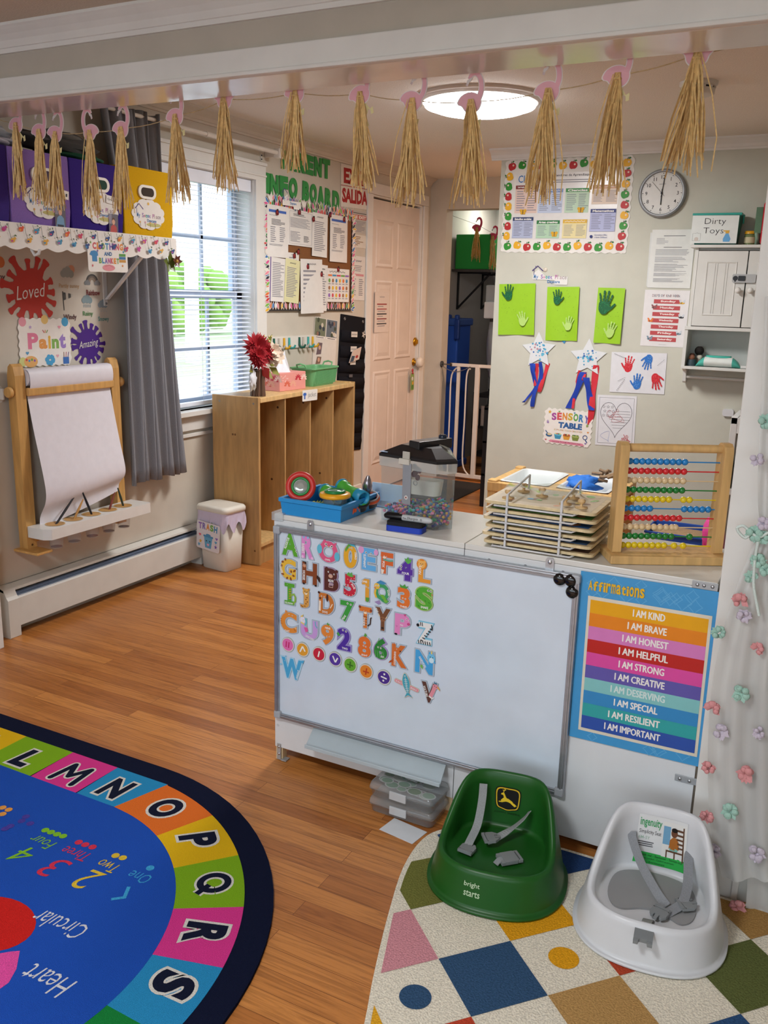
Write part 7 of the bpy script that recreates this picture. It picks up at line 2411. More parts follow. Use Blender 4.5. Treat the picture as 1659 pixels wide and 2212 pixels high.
while cnt < 620:
    x, y = q.uniform(-1.15, -.925), q.uniform(2.19, 2.41)
    hh = .040 + .006 * math.sin(x * 30)
    z = ZT + .006 + q.uniform(0, hh)
    if inside(x, y, .91) and not (inside(x, y, .72) and z < ZT + hh - .008):
        b.ball((x, y, z), q.uniform(.0042, .0062), GC[q.randrange(8)], 6, (1, 1, .8))
        cnt += 1
o = b.build('gravel', t)
o['kind'] = 'stuff'
b = MB()
LK = C('#17181c', .25, 'plastic', spec=.5)
b.loft([grow(1.05, ZTT + .0005), grow(1.05, ZTT + .008), grow(.98, ZTT + .013)], LK, caps=(True, False), smooth=False)
b.loft([grow(.98, ZTT + .013), [v + V((0, 0, .022)) for v in grow(.55, ZTT + .013)]], LK, caps=(False, True), smooth=False)
b.build('lid', t)
b = MB()
P0, P1, P2 = grow(.97, ZTT + .0145)[1], grow(.97, ZTT + .0145)[2], grow(.5, ZTT + .036)[1]
P3 = grow(.5, ZTT + .036)[2]
b.add([V((-.985, 2.235, ZTT + .021)), V((-.945, 2.255, ZTT + .0185)), V((-.995, 2.345, ZTT + .022)), V((-1.005, 2.30, ZTT + .036))], [(0, 1, 2, 3)], C('#c3cac4', .12, 'plastic', spec=.6))  # white reflection on the black lid, put into a pale quad
b.build('flap_reflection', t, solid=.003)
b = MB()
d = V((.35, .94, 0)).normalized()
s_ = V((.94, -.35, 0))
def hb(a0, a1, s0, z0, z1, m, o=V((-1.055, 2.235, 0))):
    b.hexa([o + d * a + s_ * s + V((0, 0, z)) for z in (z0, z1) for a, s in ((a0, -s0), (a0, s0), (a1, s0), (a1, -s0))], m)
hb(0, .135, .021, ZTT + .022, ZTT + .05, LK)
b.build('light_housing', t, bevel=.003)
b = MB()
b.lathe(V((-1.055, 2.235, ZTT + .0505)) + d * .115, [(.012, 0), (.012, .006), (.008, .009)], C('#1f2a3a', .2, 'plastic'), 16)
b.build('switch', t)
b = MB()
fr = F((-1.065, 2.2085, 0), V((B_[0] - A_[0], B_[1] - A_[1], 0)), (0, 0, 1))
b.fbox(fr, -.005, ZTT - .125, .004, .024, ZTT - .008, .008, C('#8d9096', .4, 'plastic'))
b.fbox(fr, -.018, ZTT - .012, .003, .018, ZTT + .004, .011, C('#c9c4b8', .35, 'plastic'))
b.fbox(fr, -.008, ZTT + .004, .003, .016, ZTT + .024, .007, C('#b5b0a5', .35, 'plastic'))
b.lathe(fr(.010, ZTT - .105, .0082), [(.006, 0), (.006, .0008)], C('#d9d5cf', .4, 'flat'), 14, fr.n)
b.lathe(fr(.010, ZTT - .105, .0091), [(.0025, 0), (.0025, .0006)], C('#8a2f2f', .4, 'flat'), 10, fr.n)
b.build('thermometer', t, bevel=.001)
b = MB()
b.box((-1.155, 2.22, ZTT + .013), (-1.13, 2.245, ZTT + .0145), C('#a9c4e0', .2, 'paper'))
b.build('blue_sticker', t)
b = MB()
q = random.Random(3)
for i in range(7):
    b.ball((-1.06 + q.uniform(-.012, .012), 2.27 + q.uniform(-.01, .01), ZTT - .045 + q.uniform(-.018, .02)), .008, C('#6a2f34', .6, 'plastic'), 8, (1, .6, 1.2))
b.torus((-1.06, 2.262, ZTT - .075), .006, .0015, C('#c9c9c5', .3, 'plastic'), (0, 1, 0), 14, 6)
b.build('tank_ornament', t)
b = MB()
b.loft([[V((x, y, z)) for x, y in rrect(-1.125 - e, 2.335 - e * .3, -1.02 + e, 2.385 + e * .3, .018)] for z, e in ((ZT + .06, -.004), (ZT + .105, .002))], glassy('#efe9da', .75, .3), caps=(True, False))
b.build('inner_basin', t)
# eraser with marker on top
f = F((-1.03, 2.15, ZT), V((.98, .09, 0)), V((-.09, .98, 0)))
t = thing('whiteboard_eraser', 'blue whiteboard eraser with a black felt top before the fish tank', 'eraser', (-1.03, 2.15, ZT))
b = MB()
b.prism(f, rrect(-.053, -.024, .053, .024, .01), 0, .016, C('#1f3fae', .6, 'plastic'))
b.build('foam', t, bevel=.002)
b = MB()
b.prism(f, rrect(-.052, -.023, .052, .023, .01), .0165, .026, C('#1e1f23', .9, 'fabric'))
b.build('felt', t, bevel=.002)
t = thing('marker_pen', 'permanent marker with a black cap resting on the eraser', 'marker', f(0, 0, .03))
o, d = f(-.068, .006, .0355), (f(.075, .0, .0355) - f(-.068, .006, .0355)).normalized()
b = MB()
b.lathe(o, [(.004, 0), (.0075, .003), (.0085, .012), (.0088, .052), (.008, .055)], C('#121215', .3, 'plastic'), 20, d)
b.tube([o + V((0, 0, .009)) + d * .008, o + V((0, 0, .010)) + d * .045], .002, C('#121215', .3, 'plastic'), 6)
b.build('cap', t)
b = MB()
b.lathe(o, [(.0082, .0555), (.0088, .06), (.0088, .125), (.0075, .137), (.004, .143)], C('#b9bcbe', .35, 'plastic'), 20, d)
fm = F(o + d * .09, d, V((0, -.75, .66)).normalized())
fm = F(o + d * .072, d, (V((0, 0, 1)) - d * d.z).normalized(), V((0, -1, 0)))
b.text(fm, 'Sharpie', 0, -.003, .033, .0055, C('#1a1a1c', .5, 'flat'), .0, c=.0092, shear=.2)
b.ring(fm, .042, .0015, .002, .003, C('#1a1a1c', .5, 'flat'), 12, c=.0092)
b.text(fm, 'Fine', -.012, -.001, -.002, .003, C('#1a1a1c', .5, 'flat'), .02, c=.0092)
b.build('barrel', t)

# wire rack of wooden puzzles
t = thing('puzzle_rack', 'white wire rack on the divider holding wooden puzzles', 'rack', (-.655, 2.23, ZT))
WR = C('#d2d4d6', .3, 'plastic')
RX0, RX1, RY0, RY1 = -.745, -.585, 2.1235, 2.33
LV = [ZT + .010 + .0215 * k for k in range(6)]
for x in (RX0 + .012, RX1 - .005):
    b = MB()
    b.tube([(x, RY0, ZT + .003), (x, RY0, ZT + .145)], .0035, WR, 8)
    b.tube([(x, RY0, ZT + .143), (x - .01, RY1, ZT + .16), (x - .01, RY1, ZT + .003), (x, RY0, ZT + .0035)], .003, WR, 8)
    b.build('upright', t)
for k, z in enumerate(LV):
    b = MB()
    b.tube([(RX0 - .025, RY0 + .03, z - .005), (RX0 - .022, RY0 - .003, z - .005), (RX1 + .025, RY0 - .003, z - .005), (RX1 + .03, RY0 + .02, z - .005)], .0026, WR, 8)
    b.tube([(RX0 - .02, RY1 - .04, z - .005), (RX1 + .02, RY1 - .04, z - .005)], .0024, WR, 8)
    b.tube([(RX0 - .0, RY0 - .003, z - .005), (RX0 - .0, RY1 - .04, z - .005)], .0024, WR, 6)
    b.tube([(RX1 - .0, RY0 - .003, z - .005), (RX1 - .0, RY1 - .04, z - .005)], .0024, WR, 6)
    b.build('wire_tier', t)
PCOL = ['#6a4f45', '#3f5f86', '#5c7a4a', '#2f5f9a', '#4f8a3a', '#c9b99a']
PL = ['lowest wooden puzzle in the wire rack, with brown print', 'second wooden puzzle from the bottom of the rack, with dusky blue print', 'third wooden puzzle from the bottom of the rack, with olive print', 'fourth wooden puzzle from the bottom of the rack, with bright blue print', 'wooden puzzle with green print just under the top one', 'topmost wooden puzzle in the rack, pale with wooden knobs']
q = random.Random(12)
for k, z in enumerate(LV):
    dx, dy = q.uniform(-.006, .006), q.uniform(-.005, .005)
    t = thing('wooden_puzzle', PL[k], 'puzzle', (-.65, 2.23, z), 'wooden puzzles in the wire rack')
    f = F((-.797 + dx, 2.129 + dy, z - .0022), (1, 0, 0), (0, 1, 0)).at(0, 0, 0, q.uniform(-.02, .02))
    b = MB()
    b.prism(f, rrect(0, 0, .292, .215, .014), 0, .0075, wood('#d2be94', .5))
    b.build('board', t, bevel=.0015)
    b = MB()
    b.rect(f, .014, .012, .278, .203, paper(PCOL[k]), .0077)
    b.lay = .0079
    for i in range(22):
        b.disc(f, q.uniform(.03, .26), q.uniform(.03, .19), q.uniform(.008, .02), C(q.choice([PCOL[k], '#7fae5a', '#5a9ac0', '#d9c27a', '#c98a5a', '#8a6a50', '#dcd5c2']), .5, 'flat'), 12, q.uniform(.006, .014), rot=q.uniform(0, 3))
    b.build('picture', t)
    if k == 5:
        for i, (x, y) in enumerate(((.05, .05), (.2, .06), (.245, .045), (.12, .12), (.2, .14), (.06, .15))):
            b = MB()
            b.lathe(f(x, y, .008), [(.016, 0), (.016, .003), (.004, .004), (.0035, .010), (.009, .014), (.010, .019), (.006, .023)], wood('#c9a878'), 14)
            b.build('knob', t)
        b = MB()
        b.loft([[f(.03 + .2 * s, .07 + .05 * r + .006 * math.sin(s * 9 + r), .03 + .006 * math.sin(s * 7 + r * 2)) for s in [i / 10 for i in range(11)]] for r in range(3)], glassy('#c9d6cc', .25, .06), close=False)
        tag(b.build('clear_bag'), 'crinkled clear plastic bag lying on the topmost puzzle', 'bag')
# abacus
ANG = math.radians(29)
f = F((-.355, 2.252, ZT), (math.cos(ANG), math.sin(ANG), 0), (-math.sin(ANG), math.cos(ANG), 0))
AW = wood('#cfa86e', .4)
t = thing('abacus', 'wooden abacus with rows of coloured beads on the divider', 'abacus', f(0, 0))
b = MB()
b.fbox(f, -.15, -.055, 0, .15, .055, .022, AW)
b.build('base', t, bevel=.003)
hu = .128
for s in (-1, 1):
    b = MB()
    g = F(f(s * hu - .011, 0, .022), f.v, (0, 0, 1), f.u)
    b.prism(g, [(-.024, 0), (.024, 0), (.024, .258), (.02, .27), (.01, .277), (-.01, .277), (-.02, .27), (-.024, .258)], 0, .022, AW)
    b.build('post', t, bevel=.003)
b = MB()
b.tube([f(-hu + .01, 0, .022 + .262), f(hu - .01, 0, .022 + .262)], .0105, AW, 16)
b.build('top_bar', t)
RC_ = ['#1f80c4', '#cf2a2f', '#d9c094', '#1f7a34', '#e0c41f']
rows_ = [(10, []), (10, []), (10, []), (10, []), (8, [(.62, 2)]), (5, [(.64, 5)]), (10, []), (9, [(.565, 1)]), (9, [(.73, 1)]), (7, [(.46, 1), (.57, 1), (.67, 1)])]
Lr = 2 * (hu - .012)
for k in range(10):
    z = .022 + .228 - .0238 * k
    b = MB()
    b.tube([f(-hu + .008, 0, z), f(hu - .008, 0, z)], .0016, C(RC_[k % 5], .35, 'plastic'), 8)
    o = b.build('rod', t)
    n0, rest = rows_[k]
    bd = .0152
    xs = [-hu + .013 + bd * (i + .5) for i in range(n0)]
    for u0, n1 in rest: xs += [-hu + .012 + Lr * u0 + bd * (i + .5) for i in range(n1)]
    bm = C(RC_[k % 5], .25, 'plastic', spec=.5)
    for x in xs:
        b = MB()
        b.ball(f(x, 0, z), .0083, bm, 16, (1, 1, 1))
        b.build('bead', o)

# ================================================================== FLOOR THINGS
# alphabet rug: long rug with round ends
RGC, RGR = (-1.70, 1.128), .762
XF = -3.0 + .42      # centre of the far round end
def racetrack(r, n=40):
    out = []
    for i in range(n + 1):
        a = PI / 2 - PI * i / n
        out.append((RGC[0] + r * math.cos(a), RGC[1] + r * math.sin(a)))
    for i in range(n + 1):
        a = -PI / 2 - PI * i / n
        out.append((XF + r * math.cos(a) * .55, RGC[1] + r * math.sin(a)))
    return out
f = F((0, 0, 0), (1, 0, 0), (0, 1, 0))
def car(h): return C(h, .95, 'carpet', spec=.08)
t = thing('alphabet_rug', 'blue alphabet rug with a navy border and coloured letter squares', 'rug', (-2.0, 1.128, 0))
b = MB()
b.prism(f, racetrack(RGR), .0005, .009, car('#10162f'))
b.build('border', t, bevel=.003)
b = MB()
b.poly(f, racetrack(.527), car('#1f4fb0'), .0098)
LBL = ['L', 'M', 'N', 'O', 'P', 'Q', 'R', 'S', 'T']
CCOL = ['#7fae1f', '#d83a8c', '#2a8cc0', '#df6f2a', '#e0b41a', '#7fae1f', '#d83a8c', '#2a8cc0', '#17803a']
def cellpoly(k):
    """k = 0.. from L on the straight edge to T on the round end"""
    R0, R1 = .527, .692
    if k < 3:
        xa, xb = (-2.215, -2.008, -1.822, -1.626)[k:k + 2]
        return [(xa, RGC[1] + R1), (xb, RGC[1] + R1), (xb + (-.052 if k == 2 else -.004), RGC[1] + R0), (xa - .0, RGC[1] + R0)]
    ang = [math.radians(a) for a in (83.5, 65.5, 48.5, 31.5, 15, -2, -19)]
    a0, a1 = ang[k - 3], ang[k - 2]
    n = 8
    P = [(RGC[0] + R1 * math.cos(a0 + (a1 - a0) * i / n), RGC[1] + R1 * math.sin(a0 + (a1 - a0) * i / n)) for i in range(n + 1)]
    P += [(RGC[0] + R0 * math.cos(a1 + (a0 - a1) * i / n), RGC[1] + R0 * math.sin(a1 + (a0 - a1) * i / n)) for i in range(n + 1)]
    if k == 3:
        P = [(-1.626, RGC[1] + R1)] + P[:-1] + [(-1.678, RGC[1] + R0)]
    return P
for k in range(9): b.poly(f, cellpoly(k), car(CCOL[k]), .0098)
b.poly(f, [(-2.44, RGC[1] + .692), (-2.215, RGC[1] + .692), (-2.215, RGC[1] + .527), (-2.44, RGC[1] + .527)], car('#e0b41a'), .0098)
for x, c in ((-2.66, '#df6f2a'), ): b.poly(f, [(x, RGC[1] + .692), (x + .22, RGC[1] + .692), (x + .22, RGC[1] + .527), (x, RGC[1] + .527)], car(c), .0098)
NV, WH = car('#141a30'), car('#d9d5cc')
def ftext(st, x, y, hgt, rot, m, bold, wid=None, sh=0.0, c=.0104, em=None):
    vs, fs, x0, x1, y0, y1 = text_geo(st, bold, sh)
    w_ = wid or hgt * (x1 - x0) / (y1 - y0)
    if em:
        b.text(f, st, x - w_ / 2 - .008, y - hgt / 2 - .008, x + w_ / 2 + .008, y + hgt / 2 + .008, em, bold + .06, sh, c - .0003, rot)
    b.text(f, st, x - w_ / 2, y - hgt / 2, x + w_ / 2, y + hgt / 2, m, bold, sh, c, rot)
pos = [(-2.105, 1.723), (-1.914, 1.724), (-1.742, 1.729), (-1.548, 1.722), (-1.374, 1.648), (-1.226, 1.526), (-1.134, 1.377), (-1.092, 1.219), (-1.10, 1.03)]
rots = [0, 0, 0, -.22, -.72, -.85, -1.15, -1.42, -1.7]
for k, ch in enumerate(LBL):
    if ch == 'Q':
        qa, qb = rots[k], pos[k]
        def QT(m_, e, c_, tail):
            cr_, sr_ = math.cos(qa), math.sin(qa)
            R_ = lambda p, q: (qb[0] + p * cr_ - q * sr_, qb[1] + p * sr_ + q * cr_)
            P_ = [(.03 * math.cos(a_), .034 * math.sin(a_)) for a_ in [2 * PI * i / 28 for i in range(29)]]
            b.stroke(f, [R_(*p) for p in P_], .017 + e, m_, c_)
            b.stroke(f, [R_(.006, -.012), R_(.034, -.044)], .015 + e, m_, c_ + .00005)
        QT(WH, .012, .0101, 0)
        QT(NV, 0, .0104, 1)
        continue
    if ch == 'M':
        for e, m_, c_ in ((.012, WH, .0101), (0, NV, .0104)):
            P_ = [(pos[k][0] + x, pos[k][1] + y) for x, y in ((-.04, -.044), (-.028, .044), (.002, -.014), (.036, .044), (.044, -.044))]
            for i in range(4):
                b.stroke(f, P_[i:i + 2], .018 + e, m_, c_ + .00003 * i)
                b.disc(f, *P_[i], (.018 + e) / 2, m_, 12, c=c_ + .00012)
            b.disc(f, *P_[4], (.018 + e) / 2, m_, 12, c=c_ + .00012)
        continue
    ftext(ch, *pos[k], .096, rots[k], NV, .05, .066 if ch in 'LPRST' else .082, .12, em=WH)
ftext('K', -2.33, 1.73, .088, 0, NV, .05, .07, .12, em=WH)
def zr(x, y):
    p = hit(2, .01, x * .3737, 1540 + y * .3737)
    return p.x, p.y
# counting words round the round end, read from the far side of the rug
for st, p0, p1, hh, c in (('One', (862, 968), (745, 932), .036, '#3f9fd0'), ('Two', (672, 905), (570, 865), .036, '#d9b83a'), ('Three', (505, 838), (362, 790), .036, '#cf3550'), ('Four', (302, 772), (182, 722), .036, '#7fb82f'),
                       ('2', (560, 985), (462, 948), .075, '#d9b83a'), ('3', (365, 915), (262, 878), .075, '#cf3550'), ('4', (172, 838), (92, 805), .066, '#7fb82f'),
                       ('Circular', (480, 1275), (200, 1170), .05, '#d6d6dc'), ('Heart', (395, 1605), (145, 1490), .055, '#d6d6dc')):
    (xa, ya), (xb, yb) = zr(*p0), zr(*p1)
    L_ = math.hypot(xb - xa, yb - ya)
    ftext(st, (xa + xb) / 2, (ya + yb) / 2, hh, math.atan2(yb - ya, xb - xa), car(c), -.005, L_, .25)
b.stroke(f, [zr(745, 1005), zr(718, 1070)], .009, car('#3f9fd0'), .0104)
b.stroke(f, [zr(728, 1066), zr(642, 1078)], .009, car('#3f9fd0'), .0105)
for pts, c in (([(868, 897)], '#3f9fd0'), ([(668, 825), (710, 838)], '#d9b83a'), ([(455, 748), (493, 762), (535, 776)], '#cf3550'), ([(262, 678), (295, 690), (330, 702), (365, 713)], '#7fb82f'), ([(150, 600), (175, 640), (125, 625), (60, 655), (30, 670)], '#4a3f9a'), ([(15, 585), (50, 560), (15, 548)], '#df9a4a')):
    for k_, p in enumerate(pts): b.disc(f, *zr(*p), .0105, car(c), 14, c=.0104 + .00004 * k_)
b.disc(f, *zr(-60, 1215), .115, car('#c8231f'), 28, .085, c=.0101)
b.poly(f, [zr(*p) for p in ((115, 1375), (60, 1380), (-60, 1400), (-120, 1500), (-60, 1600), (0, 1595), (50, 1560), (95, 1480))], car('#dd4f9c'), .0102)
b.build('printed_field', t)

# checkered rug
OUT = [(-.854, 1.944), (-.846, 1.813), (-.803, 1.651), (-.752, 1.491), (-.704, 1.357), (-.62, 1.15), (-.45, .95), (-.2, .85), (.15, .82), (.5, .95), (.72, 1.2), (.8, 1.55), (.74, 1.85), (.58, 2.03), (.3, 2.085), (-.1, 2.095), (-.5, 2.095), (-.72, 2.08), (-.82, 2.02)]
OUT = smooth_path(OUT, 4, True)
t = thing('checkered_rug', 'round edged cream rug with coloured checks and dots', 'rug', (-.05, 1.5, 0))
b = MB()
b.prism(f, OUT, .0005, .010, C('#ddd5c3', .95, 'shag', spec=.05))
b.build('cream_pile', t, bevel=.004)
def clip(P, Q):
    """cut polygon P to the convex outline Q"""
    a = sum(Q[i][0] * Q[(i + 1) % len(Q)][1] - Q[(i + 1) % len(Q)][0] * Q[i][1] for i in range(len(Q)))
    if a < 0: Q = Q[::-1]
    for i in range(len(Q)):
        (ax, ay), (bx, by) = Q[i], Q[(i + 1) % len(Q)]
        out = []
        for j in range(len(P)):
            p, r = P[j], P[(j + 1) % len(P)]
            sp = (bx - ax) * (p[1] - ay) - (by - ay) * (p[0] - ax)
            sr = (bx - ax) * (r[1] - ay) - (by - ay) * (r[0] - ax)
            if sp >= 0: out.append(p)
            if (sp >= 0) != (sr >= 0):
                u = sp / (sp - sr)
                out.append((p[0] + (r[0] - p[0]) * u, p[1] + (r[1] - p[1]) * u))
        P = out
        if not P: return P
    return P
cxr, cyr = -.05, 1.5
INN = [(cxr + (x - cxr) * .982, cyr + (y - cyr) * .982) for x, y in OUT]
O0, E1, E2 = (-.634, 1.558), (.120, .131), (.1245, -.1165)
def cellp(i, j): return [(O0[0] + E1[0] * (i + p) + E2[0] * (j + q), O0[1] + E1[1] * (i + p) + E2[1] * (j + q)) for p, q in ((0, 0), (1, 0), (1, 1), (0, 1))]
NAMED = {(0, 0): '#34506f', (-1, -1): '#c98a92', (1, -1): '#d99a1f', (2, 0): '#b0472f', (1, 1): '#b08a55', (3, 1): '#5c6338', (0, -2): '#6f7038', (0, 2): '#6f7038', (-1, 1): '#b8452f', (-2, 0): '#d9a02a', (4, 0): '#a57f4a', (2, 2): '#2f4f78', (2, -2): '#27406a', (1, -3): '#2f4f78'}
CY = ['#b0472f', '#d99a1f', '#56662a', '#cf7f8f', '#b08a55', '#2f4f78']
def shag(h): return C(h, .95, 'shag', spec=.05)
b = MB()
for i in range(-7, 11):
    for j in range(-7, 9):
        if (i + j) % 2: continue
        P = clip(cellp(i, j), INN)
        if len(P) > 2: b.poly(f, P, shag(NAMED.get((i, j), CY[(i * 3 + j * 5) % 6])), .0112)
for (i, j), c in (((-1, 0), '#34506f'), ((1, 0), '#d99a1f'), ((0, 3), '#d99a1f'), ((3, 2), '#cf7f8f'), ((4, 1), '#2f4f78')):
    b.disc(f, O0[0] + E1[0] * (i + .5) + E2[0] * (j + .5), O0[1] + E1[1] * (i + .5) + E2[1] * (j + .5), .034, shag(c), 24, c=.0112)
b.build('printed_checks', t)
ZRUG = .0115

# booster seats
def booster(c, rot, hgt, m, name, label):
    cr, sr = math.cos(rot), math.sin(rot)
    def W(x, y, z): return V((c[0] + x * cr - y * sr, c[1] + x * sr + y * cr, ZRUG + z))
    t = thing(name, label, 'booster seat', (c[0], c[1], ZRUG))
    N_ = 64
    def sq(a, ex=3.1):
        x, y = math.cos(a), math.sin(a)
        return (abs(x) ** ex + abs(y) ** ex) ** (-1 / ex)
    def H(a):
        u = min(1, max(0, (math.sin(a) + .55) / 1.35))
        return .098 + (hgt - .098) * u * u * (3 - 2 * u)
    def outer(a, s):
        h = H(a) * s
        k = 1 - 1.22 * h - .6 * h * h
        r = sq(a, 2.4 + 3.2 * h)
        return W(.168 * k * r * math.cos(a), .163 * k * r * math.sin(a) - .0 * h, h)
    def rimp(a, dx, dz):
        h = H(a)
        k = 1 - 1.22 * h - .6 * h * h
        r = sq(a, 2.4 + 3.2 * h)
        return W((.168 * k * r - dx) * math.cos(a), (.163 * k * r - dx) * math.sin(a), h + dz)
    PX, PY, PZ = .125, .108, .086
    def pan(a, s): 
        r = sq(a, 3.0)
        return (PX * s * r * math.cos(a), PY * s * r * math.sin(a) - .012)
    def inner(a, s):
        """s = 0 at the rim, 1 at the seat pan edge"""
        h = H(a)
        k = 1 - 1.22 * h - .6 * h * h
        r = sq(a, 2.4 + 3.2 * h)
        x0, y0 = (.168 * k * r - .016) * math.cos(a), (.163 * k * r - .016) * math.sin(a)
        x1, y1 = pan(a, .92)
        u = s ** 1.6
        z = h + (PZ - h) * (1 - (1 - s) ** 1.5)
        return W(x0 + (x1 - x0) * u, y0 + (y1 - y0) * u, z)
    A = [2 * PI * i / N_ for i in range(N_)]
    b = MB()
    rings = [[W(.170 * sq(a, 2.4) * math.cos(a), .165 * sq(a, 2.4) * math.sin(a), .0) for a in A], [W(.174 * sq(a, 2.4) * math.cos(a), .169 * sq(a, 2.4) * math.sin(a), .003) for a in A], [W(.174 * sq(a, 2.4) * math.cos(a), .169 * sq(a, 2.4) * math.sin(a), .010) for a in A]]
    rings += [[outer(a, s) for a in A] for s in (.08, .2, .35, .5, .65, .8, .9, .96)]
    rings += [[rimp(a, .0015, -.001) for a in A], [rimp(a, .006, .004) for a in A], [rimp(a, .0105, .0035) for a in A], [rimp(a, .015, -.002) for a in A]]
    rings += [[inner(a, s) for a in A] for s in (.12, .25, .4, .55, .7, .85, 1)]
    rings += [[W(*pan(a, s), PZ - dz) for a in A] for s, dz in ((.8, .002), (.6, .003), (.4, .003), (.2, .003), (.04, .003))]
    b.loft(rings, m, caps=(True, True))
    b.build('seat_shell', t)
    def back(ax, s, off=.0015):
        """a point on the inside of the backrest: ax across, s down from the rim"""
        a = PI / 2 - ax
        p = inner(a, s)
        e = .002
        n = (inner(a + .02, s) - inner(a - .02, s)).cross(inner(a, s + .02) - inner(a, max(0, s - .02))).normalized()
        if n.dot(W(0, -1, 0) - W(0, 0, 0)) < 0: n = -n
        return p + n * off
    def front(ax, s, off=.0012):
        a = -PI / 2 + ax
        p = outer(a, s)
        n = (outer(a + .02, s) - outer(a - .02, s)).cross(outer(a, s + .02) - outer(a, s - .02)).normalized()
        if n.dot(W(0, -1, 0) - W(0, 0, 0)) < 0: n = -n
        return p + n * off
    return t, W, back, front, PZ
def strap(W, pts, w, m, side, name, t, twist=None):
    """flat webbing through local points; side = direction of its width"""
    P = smooth_path(pts, 6)
    b = MB()
    sv = (W(*side) - W(0, 0, 0)).normalized()
    r0, r1, r2, r3 = [], [], [], []
    for i, p in enumerate(P):
        p = W(*p)
        q = (W(*P[min(i + 1, len(P) - 1)]) - W(*P[max(i - 1, 0)])).normalized()
        s = (sv - q * sv.dot(q)).normalized()
        nn = q.cross(s)
        r0.append(p + s * w / 2 + nn * .0009); r1.append(p - s * w / 2 + nn * .0009)
        r2.append(p - s * w / 2 - nn * .0009); r3.append(p + s * w / 2 - nn * .0009)
    b.loft([r0, r1, r2, r3, r0], m, close=False, smooth=False)
    return b.build(name, t)
def buckle(W, c, rot, m, kind, name, t):
    b = MB()
    cr, sr = math.cos(rot), math.sin(rot)
    g = F(W(*c), (W(cr, sr, 0) - W(0, 0, 0)), (W(-sr, cr, 0) - W(0, 0, 0)))
    if kind == 'clip':
        b.prism(g, [(-.019, -.016), (.019, -.016), (.019, .004), (.012, .014), (.007, .014), (.007, .006), (-.007, .006), (-.007, .014), (-.012, .014), (-.019, .004)], 0, .007, m)
        b.prism(g, [(-.004, -.002), (.004, -.002), (.004, .02), (-.004, .02)], .001, .006, m)
        b.prism(g, [(-.016, -.024), (.016, -.024), (.016, -.018), (-.016, -.018)], .001, .008, m)
        b.prism(g, [(-.019, -.024), (-.015, -.024), (-.015, -.014), (-.019, -.014)], .001, .007, m)
        b.prism(g, [(.015, -.024), (.019, -.024), (.019, -.014), (.015, -.014)], .001, .007, m)
    else:
        b.prism(g, [(-.02, -.024), (.02, -.024), (.02, .008), (.016, .012), (-.016, .012), (-.02, .008)], 0, .009, m)
        b.prism(g, [(-.02, -.034), (-.01, -.034), (-.008, -.024), (-.02, -.024)], 0, .008, m)
        b.prism(g, [(.02, -.034), (.01, -.034), (.008, -.024), (.02, -.024)], 0, .008, m)
        b.prism(g, [(-.016, .016), (.016, .016), (.016, .022), (-.016, .022)], .001, .008, m)
        b.prism(g, [(-.02, .010), (-.016, .010), (-.016, .022), (-.02, .022)], .001, .008, m)
        b.prism(g, [(.016, .010), (.02, .010), (.02, .022), (.016, .022)], .001, .008, m)
    return b.build(name, t, bevel=.001)
GREENP = C('#175118', .38, 'plastic', spec=.35)
t, W, back, front, PZ = booster((-.622, 1.895), math.radians(9), .231, GREENP, 'booster_seat', 'dark green booster seat with grey straps on the checkered rug')
WEB = C('#8b8f90', .7, 'fabric', spec=.2)
BKG = C('#7d8182', .35, 'plastic')
b = MB()
def bk(a, v, c=0.0): return back(a / .1, .5 - v / .17, .0012 + c)
# badge: black shield with a yellow rim and a leaping deer
def shield(s): return [(x * s, y * s) for x, y in smooth_path([(-.026, .024), (0, .027), (.026, .024), (.028, .0), (.024, -.022), (.012, -.028), (0, -.031), (-.012, -.028), (-.024, -.022), (-.028, .0)], 4, True)]
YC = .026
def off(P): return [(x, y + YC) for x, y in P]
def gridfill(P, m, c, n=6):
    """fill a patch so that it follows the curved back: fan of short triangles"""
    cx_, cy_ = sum(p[0] for p in P) / len(P), sum(p[1] for p in P) / len(P)
    vs = [bk(cx_, cy_, c)]
    for k in range(1, n + 1):
        vs += [bk(cx_ + (x - cx_) * k / n, cy_ + (y - cy_) * k / n, c) for x, y in P]
    L = len(P)
    fs = [(0, 1 + i, 1 + (i + 1) % L) for i in range(L)]
    for k in range(n - 1): fs += [(1 + k * L + i, 1 + (k + 1) * L + i, 1 + (k + 1) * L + (i + 1) % L, 1 + k * L + (i + 1) % L) for i in range(L)]
    b.add(vs, fs, m)
gridfill(off(shield(1.12)), C('#121212', .4, 'flat'), .0002)
gridfill(off(shield(1.04)), C('#d9b52a', .4, 'flat'), .0005)
gridfill(off(shield(.95)), C('#121212', .4, 'flat'), .0008)
DY = C('#e0c02f', .4, 'flat')
for P in ([(-.017, -.004), (-.010, .004), (.002, .002), (.012, -.004), (.017, -.012), (.010, -.010), (.002, -.007), (-.008, -.006), (-.014, -.010)], [(-.010, .004), (-.013, .012), (-.018, .011), (-.016, .015), (-.010, .016), (-.005, .006), (-.002, .002)], [(-.014, -.006), (-.022, -.008), (-.022, -.0105), (-.012, -.010)], [(.012, -.006), (.020, -.016), (.018, -.018), (.008, -.010)], [(.016, -.008), (.023, -.014), (.021, -.016), (.012, -.010)]):
    gridfill(off(P), DY, .0013, 2)
for P in ([(-.012, .016), (-.010, .022), (-.006, .024)], [(-.010, .020), (-.014, .023)], [(-.009, .022), (-.009, .026)]):
    b.stroke(bk, off(P), .0018, DY, .0013)
b.text(bk, 'JOHN DEERE', -.031, -.019, .031, -.012, C('#0c2a0e', .4, 'flat'), .0, c=.0008)
b.build('back_emblem', t)
b = MB()
def fb(a, v, c=0.0): return front(a / .16, .48 + v / .1, .0008 + c)
